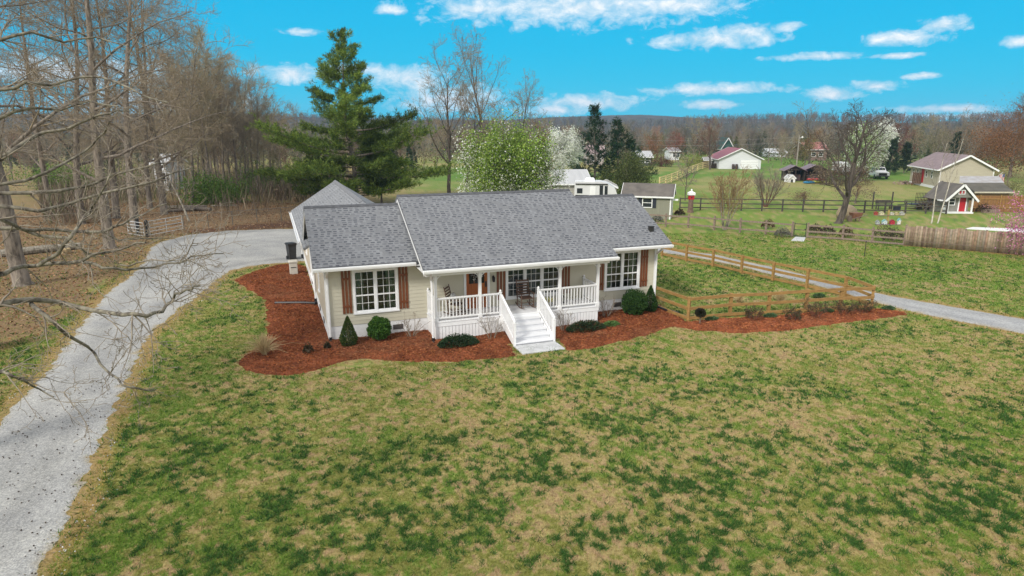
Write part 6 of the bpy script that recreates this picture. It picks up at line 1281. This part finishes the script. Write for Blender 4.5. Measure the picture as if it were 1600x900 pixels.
for i in range(5):
    for j in range(4): p = wv(7.8+i*1.3, 1.2+j*2); k.face([(p[0]+.022*(1 if q % 2 == 0 else .42)*cos(q*pi/5+pi/2), p[1]-.012, p[2]+.022*(1 if q % 2 == 0 else .42)*sin(q*pi/5+pi/2)) for q in range(10)])
k.build('stars', pm('star_white', (.75, .75, .75)), t)
# pickup truck facing the camera
def pickup(loc, rz):
    t = thing('pickup_truck', 'white pickup truck parked on the grass near the tan house', 'truck', loc, rz); PW = pm('truck_white', (.72, .73, .74), rough=.3)
    def sec(y, zz): return [(-.95, y, .45), (.95, y, .45), (.98, y, .8), (.94, y, zz), (-.94, y, zz), (-.98, y, .8)]
    k = MB(); k.loft([sec(-2.7, .95), sec(-2.62, 1.12), sec(-1.3, 1.2), sec(.9, 1.22), sec(2.7, 1.2), sec(2.75, .9)]); k.build('body', PW, t); k = MB(); k.loft([[(-.88, a, 1.2), (.88, a, 1.2), (.88, b, 1.2), (-.88, b, 1.2)] if z == 0 else [(-.74, a+.55, 1.83), (.74, a+.55, 1.83), (.74, b-.25, 1.83), (-.74, b-.25, 1.83)] for a, b, z in ((-1.3, .85, 0), (-1.3, .85, 1))]); k.build('cab', PW, t)
    k = MB(); k.face([(-.78, -1.235, 1.27), (.78, -1.235, 1.27), (.69, -.83, 1.76), (-.69, -.83, 1.76)]); k.build('windshield', DGLASS, t)
    for s_ in (-1, 1):
        k = MB(); k.face([(s_*.89, -1.0, 1.28), (s_*.89, .6, 1.28), (s_*.775, .5, 1.74), (s_*.775, -.72, 1.74)]); k.build('side_window', DGLASS, t); slabp(t, 'headlight', s_*.78-.15, s_*.78+.15, -2.73, -2.66, .82, 1.0, pm('lamp_glass', (.6, .62, .65), rough=.15)); slabp(t, 'mirror', s_*1.1-.1, s_*1.1+.1, -1.0, -.9, 1.25, 1.45, BLACK)
        for y_ in (-1.75, 1.75):
            k = MB(); k.loft([[(x, y_+.38*cos(q*pi/9), .38+.38*sin(q*pi/9)) for q in range(18)] for x in (s_*.74, s_*.99)]); k.build('wheel', BLACK, t)
    slabp(t, 'grille', -.6, .6, -2.72, -2.66, .62, 1.0, BLACK); slabp(t, 'bumper', -.96, .96, -2.85, -2.72, .42, .6, pm('bumper_dark', (.05, .05, .055)))
x, y = G(1383, 280); pickup((x, y+2.4, 0), -.22)
# open dark sheds, kayaks, doghouse
DB = pm('dark_brown_boards', (.05, .032, .024), (.03, .02, .016), 3, .85)
def openshed(label, px, py, W, H_, rot):
    x, y = G(px, py); t = thing('open_shed', label, 'shed', (x, y, 0), rot, 'dark open sheds'); slabp(t, 'back_wall', 0, W, 2.4, 2.5, 0, H_, DB); slabp(t, 'side_wall', 0, .08, 0, 2.399, 0, H_, DB); slabp(t, 'side_wall', W-.08, W, 0, 2.399, 0, H_, DB); [slabp(t, 'post', a, a+.12, -.12, -.001, 0, H_, DB) for a in (0, W*.5, W-.12)]
    k = MB(); k.slab((-.4, 2.8, H_-.1), (-.4, -.5, H_-.1), (W*.45, -.5, H_+.75), (W*.45, 2.8, H_+.75), .07); k.slab((W+.3, -.5, H_-.1), (W+.3, 2.8, H_-.1), (W*.45, 2.8, H_+.75), (W*.45, -.5, H_+.75), .07); k.build('roof', pm('plum_metal_roof', (.12, .075, .095), (.20, .14, .15), 1, .5), t); k = MB(); k.face([(0, -.05, H_), (W, -.05, H_), (W*.45, -.05, H_+.7)]); k.build('gable_board', DB, t); slabp(t, 'stored_goods', .4, W-.4, .8, 1.8, .0, 1.0, pm('clutter', (.10, .06, .05), (.05, .04, .05), 4, .9))
openshed('dark open shed with plum metal roof, left of the pair', 1226, 283, 2.9, 1.7, -.15); openshed('dark open shed with weathered roof beside the kayaks, right of the pair', 1257, 282, 3.2, 1.75, -.1)
x, y = G(1232, 285); t = thing('doghouse', 'small white doghouse standing in front of the dark open shed', 'doghouse', (x, y, 0), .1); gable(t, 1.05, 1.3, .62, 1.08, 'y', WHITE, pm('pale_roof', (.55, .56, .56)), WHITE, .08); slabp(t, 'doorway', .35, .7, -.015, -.003, 0, .45, BLACK)
def kayak(label, px, py, z, L, col, a):
    x, y = G(px, py); k = MB(); k.loft([[(xx, .34*w*cos(q*pi/6), z+.2+.2*w**.5*sin(q*pi/6)) for q in range(12)] for xx, w in ((-L/2, .04), (-L*.38, .55), (-L*.15, 1), (L*.15, 1), (L*.38, .55), (L/2, .04))]); o = k.build('hull', pm('kayak_'+label.split()[0], col, rough=.35), None, None, None, True); t = thing('kayak', label, 'kayak', (x, y, 0), a, 'kayaks by the sheds'); o.parent = t
    k = MB(); k.loft([[(.5*cos(q*pi/6), .2*sin(q*pi/6), zz) for q in range(12)] for zz in (z+.37, z+.43)]); k.build('cockpit', BLACK, t)
kayak('blue kayak lying on the grass in front of the sheds', 1264, 287, 0, 1.9, (.02, .22, .42), .05); kayak('yellow green kayak on the grass next to the blue one', 1278, 286.5, 0, 2.2, (.50, .55, .05), .02); kayak('red kayak lying behind the blue and yellow ones', 1274, 283.5, .15, 2.8, (.45, .03, .04), .0)
# white garage house
WS = pm('white_siding', (.70, .72, .74), (.62, .64, .66), 1, .7, 0, .01, (1, 1, 8)); RROOF = pm('maroon_roof', (.27, .075, .10), (.20, .06, .08), 1, .6)
gx, gy = G(1123, 264); t = thing('white_garage', 'white gabled garage house with maroon roof at the top of the far field', 'house', (gx, gy, 0), -.05); gable(t, 8.3, 9, 2.05, 4.0, 'y', WS, RROOF, WHITE, .45, .12); slabp(t, 'garage_door', 4.3, 7.7, -.05, -.003, 0, 1.75, WHITE); [slabp(t, 'garage_door_rib', 4.35, 7.65, -.062, -.051, z, z+.03, pm('rib_grey', (.5, .5, .5))) for z in (.44, .88, 1.3)]; k = MB(); k.slab((6.2, 8.0, 2.2), (9.6, 8.0, 2.2), (9.0, 11.5, 3.1), (5.5, 11.5, 3.1), .1); k.build('wing_roof', RROOF, t); slabp(t, 'wing_wall', 8.302, 9.2, 8.4, 12, 0, 2.2, WS)
for q, (px, lab) in enumerate(((1143.5, 'dark barrel against the white garage wall, left one'), (1148.5, 'dark barrel against the white garage wall, right one'))):
    x, y = G(px, 264); k = MB(); k.lathe([(.26, 0), (.3, .3), (.3, .7), (.26, 1.0), (.05, 1.02)], (0, 0), 10); tag(k.build('barrel', pm('barrel_dark', (.06, .035, .035)), None, (x, y-.8, 0)), lab, 'barrel', 'barrels at the white garage')
x, y = G(1100, 262); t = thing('small_shed', 'small grey roofed shed with white window left of the white garage', 'shed', (x, y, 0), -.05); gable(t, 1.7, 2, 1.6, 2.1, 'x', pm('shed_brown', (.12, .09, .07)), pm('shed_grey_roof', (.30, .29, .28)), WHITE, .2); win(t, .8, 0, .5, .7, .9, 0, 0)
x, y = G(1118, 263); slab_o = MB(); [slab_o.box(q*.22, q*.22+.2, -.02, .02, .05, 1.0) for q in range(5)]; slab_o.box(0, 1.1, .021, .06, .3, .4); tag(slab_o.build('board_screen', DB, None, (x-1.0, y-.3, 0)), 'dark low board screen at the left corner of the white garage', 'screen')
def far_house(label, px0, px1, dist, ze, zr, wall, roof, axis='x', D=7, cat='house', name='far_house', oh=.4):
    x0, y0, _ = at(px0, dist); x1, _, _ = at(px1, dist); t = thing(name, label, cat, (x0, y0, 0)); gable(t, x1-x0, D, ze, zr, axis, wall, roof, WHITE, oh, .12)
    if ze > 1.5: win(t, (x1-x0)*.25, 0, ze*.35, 1.1, 1.1); win(t, (x1-x0)*.6, 0, ze*.35, 1.1, 1.1)
    return t
far_house('green gabled house peeking above the white garage roof', 1130, 1147, 168, 3.4, 5.6, pm('dark_green_wall', (.03, .10, .085)), pm('green_roof', (.03, .09, .075)), 'y'); far_house('low dark building with pale metal roof at the far field edge', 996, 1020, 146, 1.9, 3.0, pm('dark_sage', (.08, .085, .075)), MET); far_house('tiny white house in the far trees left of the green gable', 1050, 1063, 172, 2.2, 3.0, WS, pm('grey_roof_far', (.3, .3, .31))); far_house('brick house with faded red roof beyond the utility pole', 1263, 1296, 170, 2.8, 4.4, pm('brick_dull', (.25, .17, .14)), pm('red_faded_roof', (.34, .13, .12)))
far_house('pale house far behind the dark twin stemmed conifer', 918, 945, 150, 2.4, 4.2, pm('pinkish_wall', (.45, .40, .38)), pm('pink_roof', (.36, .27, .27))); far_house('white building between the trunks of the left wood', 233, 252, 88, 3.6, 4.6, WS, MET, D=5); far_house('light strip of roof beyond the pasture left of the utility pole', 1206, 1232, 190, 1.2, 2.2, WS, MET)
# white cargo trailer
x, y = G(1312, 272); t = thing('cargo_trailer', 'white box trailer seen through the branches of the leaning bare tree', 'trailer', (x, y, 0), -.05); k = MB(); k.bbox(0, 1.9, 0, 3.6, .4, 2.05, .08); k.build('box_body', WHITE, t); [slabp(t, 'wheel', a, b, 1.4, 2.0, 0, .55, BLACK) for a, b in ((-.12, -.002), (1.902, 2.02))]; slabp(t, 'rear_door', .12, 1.78, -.02, -.003, .5, 1.95, pm('trailer_door', (.66, .68, .7)))
# utility pole and wires
x, y = G(1244, 263); t = thing('utility_pole', 'grey utility pole with a small white lamp in the pasture', 'utility pole', (x, y, 0)); k = MB(); k.tube([(0, 0, -.1), (0, 0, 6.6)], [.14, .1], 8); k.build('pole', pm('pole_wood', (.30, .27, .23)), t); k = MB(); k.beam((0, 0, 6.0), (.5, -.3, 6.25), .05, .05); k.lathe([(.15, 6.1), (.2, 6.25), (.06, 6.4)], (.5, -.3), 10); k.build('lamp', WHITE, t)
w0 = at(1000, 150, 5.2); 
for z, lab in ((5.3, 'lower overhead wire crossing the far field'), (6.3, 'upper overhead wire crossing the far field')): p0 = at(880, 160, z); p1 = (x, y, z); tag(link('power_line', np_mesh('power_line', *tubes([([tuple(p0[m]+(p1[m]-p0[m])*s/8-(1.0*(1-(s/4-1)**2) if m == 2 else 0) for m in range(3)) for s in range(9)], [.018]*9)], 4), pm('wire_grey', (.3, .3, .3)))), lab, 'power line', 'overhead wires')
# bench swing, utility trailer, birdhouse stand, barrow
x, y = G(1371, 327.5); t = thing('garden_bench', 'dark garden swing bench in front of the pasture fence', 'bench', (x, y, 0)); BD = pm('bench_dark', (.045, .035, .035), (.07, .06, .055), 4, .7)
[slabp(t, 'slat', 0, 1.55, .0+q*.13, .11+q*.13, .45, .49, BD) for q in range(4)]; [slabp(t, 'back_slat', 0, 1.55, .52, .56, .55+q*.13, .66+q*.13, BD) for q in range(3)]; [slabp(t, 'leg', a, a+.08, b, b+.08, 0, .449, BD) for a in (.05, 1.42) for b in (.0, .42)]; [slabp(t, 'armrest', a, a+.08, -.02, .5, .68, .73, BD) for a in (-.04, 1.5)]; [slabp(t, 'frame_post', a, a+.1, .6, .7, 0, 1.75, BD) for a in (-.25, 1.7)]
x, y = G(1398, 328); k = MB(); k.bbox(-.3, .3, -.2, .2, 0, .42, .04); tag(k.build('storage_box', NAVY, None, (x+.2, y, 0)), 'small dark box right of the garden swing bench', 'box')
x, y = G(1423, 327.5); t = thing('utility_trailer', 'black mesh sided utility trailer parked along the pasture fence', 'trailer', (x, y, 0), -.05); slabp(t, 'bed', 0, 2.3, 0, 1.4, .45, .53, BLACKM); k = MB(); [k.box(a, a+.05, b, b+.05, .531, .85) for a in (0, 1.1, 2.25) for b in (0, 1.35)]; [k.box(0, 2.3, b, b+.04, .8, .86) for b in (0, 1.36)]; k.build('side_rail', BLACKM, t); k = MB(); [k.box(.65+q*.15, .68+q*.15, .6, .63, .54, 1.65) for q in range(11)]; [k.box(.65, 2.2, .6, .635, z, z+.04) for z in (.7, 1.15, 1.62)]; k.build('mesh_ramp', BLACKM, t); [slabp(t, 'wheel', a, a+.55, -.16, -.003, 0, .55, BLACK) for a in (.5, 1.2)]; k = MB(); k.beam((0, .7, .45), (-1.0, .7, .4), .08, .08); k.build('tongue', BLACKM, t)
x, y = G(1386, 351); t = thing('birdhouse_stand', 'wooden post stand with two crossbeams for birdhouses on the lawn', 'stand', (x, y, 0)); slabp(t, 'post', -.06, .06, -.04, .04, -.05, 1.25, pm('yellow_post', (.42, .30, .10))); slabp(t, 'beam', -1.25, 1.35, -.13, .05+.0, .80, .86, GREYWOOD); slabp(t, 'beam', -1.05, 1.0, -.33, -.041, .02, .07, GREYWOOD)
for q, (dx, z, dy, w_, h_, c_, lab) in enumerate([(-1.12, .861, 0, .26, .28, (.42, .07, .05), 'red birdhouse at the left end of the upper beam'), (-.62, .861, 0, .34, .26, (.70, .64, .42), 'cream birdhouse next to the red one on the upper beam'), (.28, .861, 0, .24, .2, (.72, .68, .58), 'pale birdhouse just right of the post on the upper beam'), (.68, .861, 0, .2, .2, (.70, .58, .3), 'yellowish birdhouse second from right on the upper beam'), (1.15, .861, 0, .32, .26, (.5, .5, .46), 'grey birdhouse at the right end of the upper beam'),
    (-.95, .071, -.15, .27, .34, (.42, .46, .46), 'grey roofed birdhouse at the left end of the lower beam'), (-.36, .071, -.15, .38, .40, (.58, .66, .70), 'light blue white birdhouse on the lower beam'), (.30, .071, -.15, .38, .38, (.45, .03, .05), 'bright red barn birdhouse on the lower beam'), (.88, .071, -.15, .2, .5, (.75, .75, .73), 'tall narrow white birdhouse at the right of the lower beam')]):
    b_ = thing('birdhouse', lab, 'birdhouse', (x+dx, y+dy-.04, z), 0, 'birdhouses on the lawn stand'); k = MB(); k.box(-w_/2, w_/2, -.1, .1, 0, h_*.62); [k.face([(-w_/2, yy, h_*.62), (w_/2, yy, h_*.62), (0, yy, h_)]) for yy in (-.1, .1)]; k.build('box', pm('birdhouse_paint', c_), b_); k = MB(); rc = pm('birdhouse_roof', tuple(v*.6 for v in c_) if q not in (6, 8) else (.2, .45, .45)); [k.slab((s_*(w_/2+.04), -.14*s_, h_*.58), (s_*(w_/2+.04), .14*s_, h_*.58), (0, .14*s_, h_+.03), (0, -.14*s_, h_+.03), .02) for s_ in (-1, 1)]; k.build('roof', rc, b_); k = MB(); k.loft([[(.03*cos(a_*.785), yy, h_*.4+.03*sin(a_*.785)) for a_ in range(8)] for yy in (-.106, -.101)]); k.build('entry_hole', BLACK, b_)
x, y = G(1335, 346); t = thing('wheelbarrow', 'old brown wooden wheelbarrow under the leaning bare tree', 'wheelbarrow', (x, y, 0), .2); k = MB(); k.loft([[(-.4*s_, -.3*s_, z), (.55*s_, -.3*s_, z), (.55*s_, .3*s_, z), (-.4*s_, .3*s_, z)] for s_, z in ((.75, .3), (1.05, .78))]); k.build('tray', pm('barrow_wood', (.25, .11, .06), (.16, .07, .045), 4, .8), t); [slabp(t, 'leg', .25, .32, b, b+.06, 0, .299, GREYWOOD) for b in (-.25, .19)]; k = MB(); k.loft([[(-.5+.28*cos(q*pi/8), yy, .28+.28*sin(q*pi/8)) for q in range(16)] for yy in (-.04, .04)]); k.build('wheel', GREYWOOD, t); k = MB(); [k.beam((-.5, b, .28), (1.0, b, .6), .05, .05) for b in (-.31, .31)]; k.build('handle', GREYWOOD, t)
x, y = G(1324, 343); k = MB(); k.loft([[(1.0*s_*cos(q*pi/8)*(1+.12*sin(q*2.3+z*3)), .5*s_*sin(q*pi/8), z) for q in range(16)] for s_, z in ((.9, 0), (.92, .5), (.78, .95), (.45, 1.2), (.1, 1.3))]); tag(k.build('hay_bale', pm('pale_straw', (.42, .33, .22), (.33, .26, .17), 6, .95, .5, .05), None, (x+.2, y+.6, 0), None, True), 'pale straw coloured heap right behind the leaning bare tree trunk', 'heap')
x, y = G(1350.5, 401); k = MB(); k.tube([(0, 0, -.1), (0, 0, .95)], .022, 6); k.lathe([(.05, .951), (.05, 1.0), (.01, 1.03)], (0, 0), 8); tag(k.build('stake', BLACKM, None, (x, y, 0)), 'thin dark marker stake standing alone in the green pasture', 'stake')
# white strip right, beyond the plank fence; small garden stones and shrubs
P_ = [G(*q) for q in ((1508, 358), (1640, 366), (1640, 360), (1520, 355.5))]; k = MB(); k.loft([[(*q, -.02) for q in P_], [(*q, .05) for q in P_]]); kind(k.build('patio', pm('white_concrete', (.72, .72, .71), (.62, .62, .61), 2, .8)), 'structure')
for i, (px, py, lab, s) in enumerate([(1028, 350, 'grey garden ornament pile at the shed front', .55), (1063, 338, 'reddish low shrub at the birdhouse post', .5), (1202, 358, 'round dry brown shrub by the grey rail fence', .55), (1276, 367, 'dark low shrub behind the rail fence, nearest the gate', .6), (1297, 369, 'dark low shrub behind the rail fence, second from the gate', .6), (1325, 372, 'reddish low shrub behind the rail fence, third from the gate', .6), (1385, 377, 'dark shrub in front of the plank fence corner', .9), (1400, 379, 'dense dark shrub touching the plank fence', .8), (1448, 330, 'dark red shrub left of the playhouse', 1.0), (1540, 333, 'green grey shrub right of the playhouse', .7), (1225, 372, 'low stone edged planting left of the small gate', .6)]):
    x, y = G(px, py); low_shrub('garden_shrub', lab, (x, y+.4, 0), s, s*.7, s*1.3, [[(.12, .12, .10), (.2, .2, .18)], [(.12, .05, .035), (.07, .05, .03)], [(.13, .075, .05), (.09, .05, .035)], [(.05, .04, .03), (.08, .055, .04)]][0 if i in (0, 10) else 1 if i in (1, 5, 8) else 2 if i == 2 else 3], 500, 'small garden shrubs', 0, (.06, .12))
x, y = G(1553, 333.5); t = thing('planter_box', 'low grey planter box with pinkish flowers at the cedar fence', 'planter', (x, y+.5, 0)); k = MB(); k.box(-.8, .8, -.2, .2, 0, .35); k.build('box', GREYWOOD, t); C_ = nr.normal(size=(260, 3))*[.45, .1, .1]+[0, 0, .55]; v, f = cards(C_, .07, .1, nr); link('flowers', np_mesh('planter_flowers', v, f, LEAFM, pal(260, [(.45, .2, .25), (.15, .15, .06), (.5, .3, .3)], nr)), t)
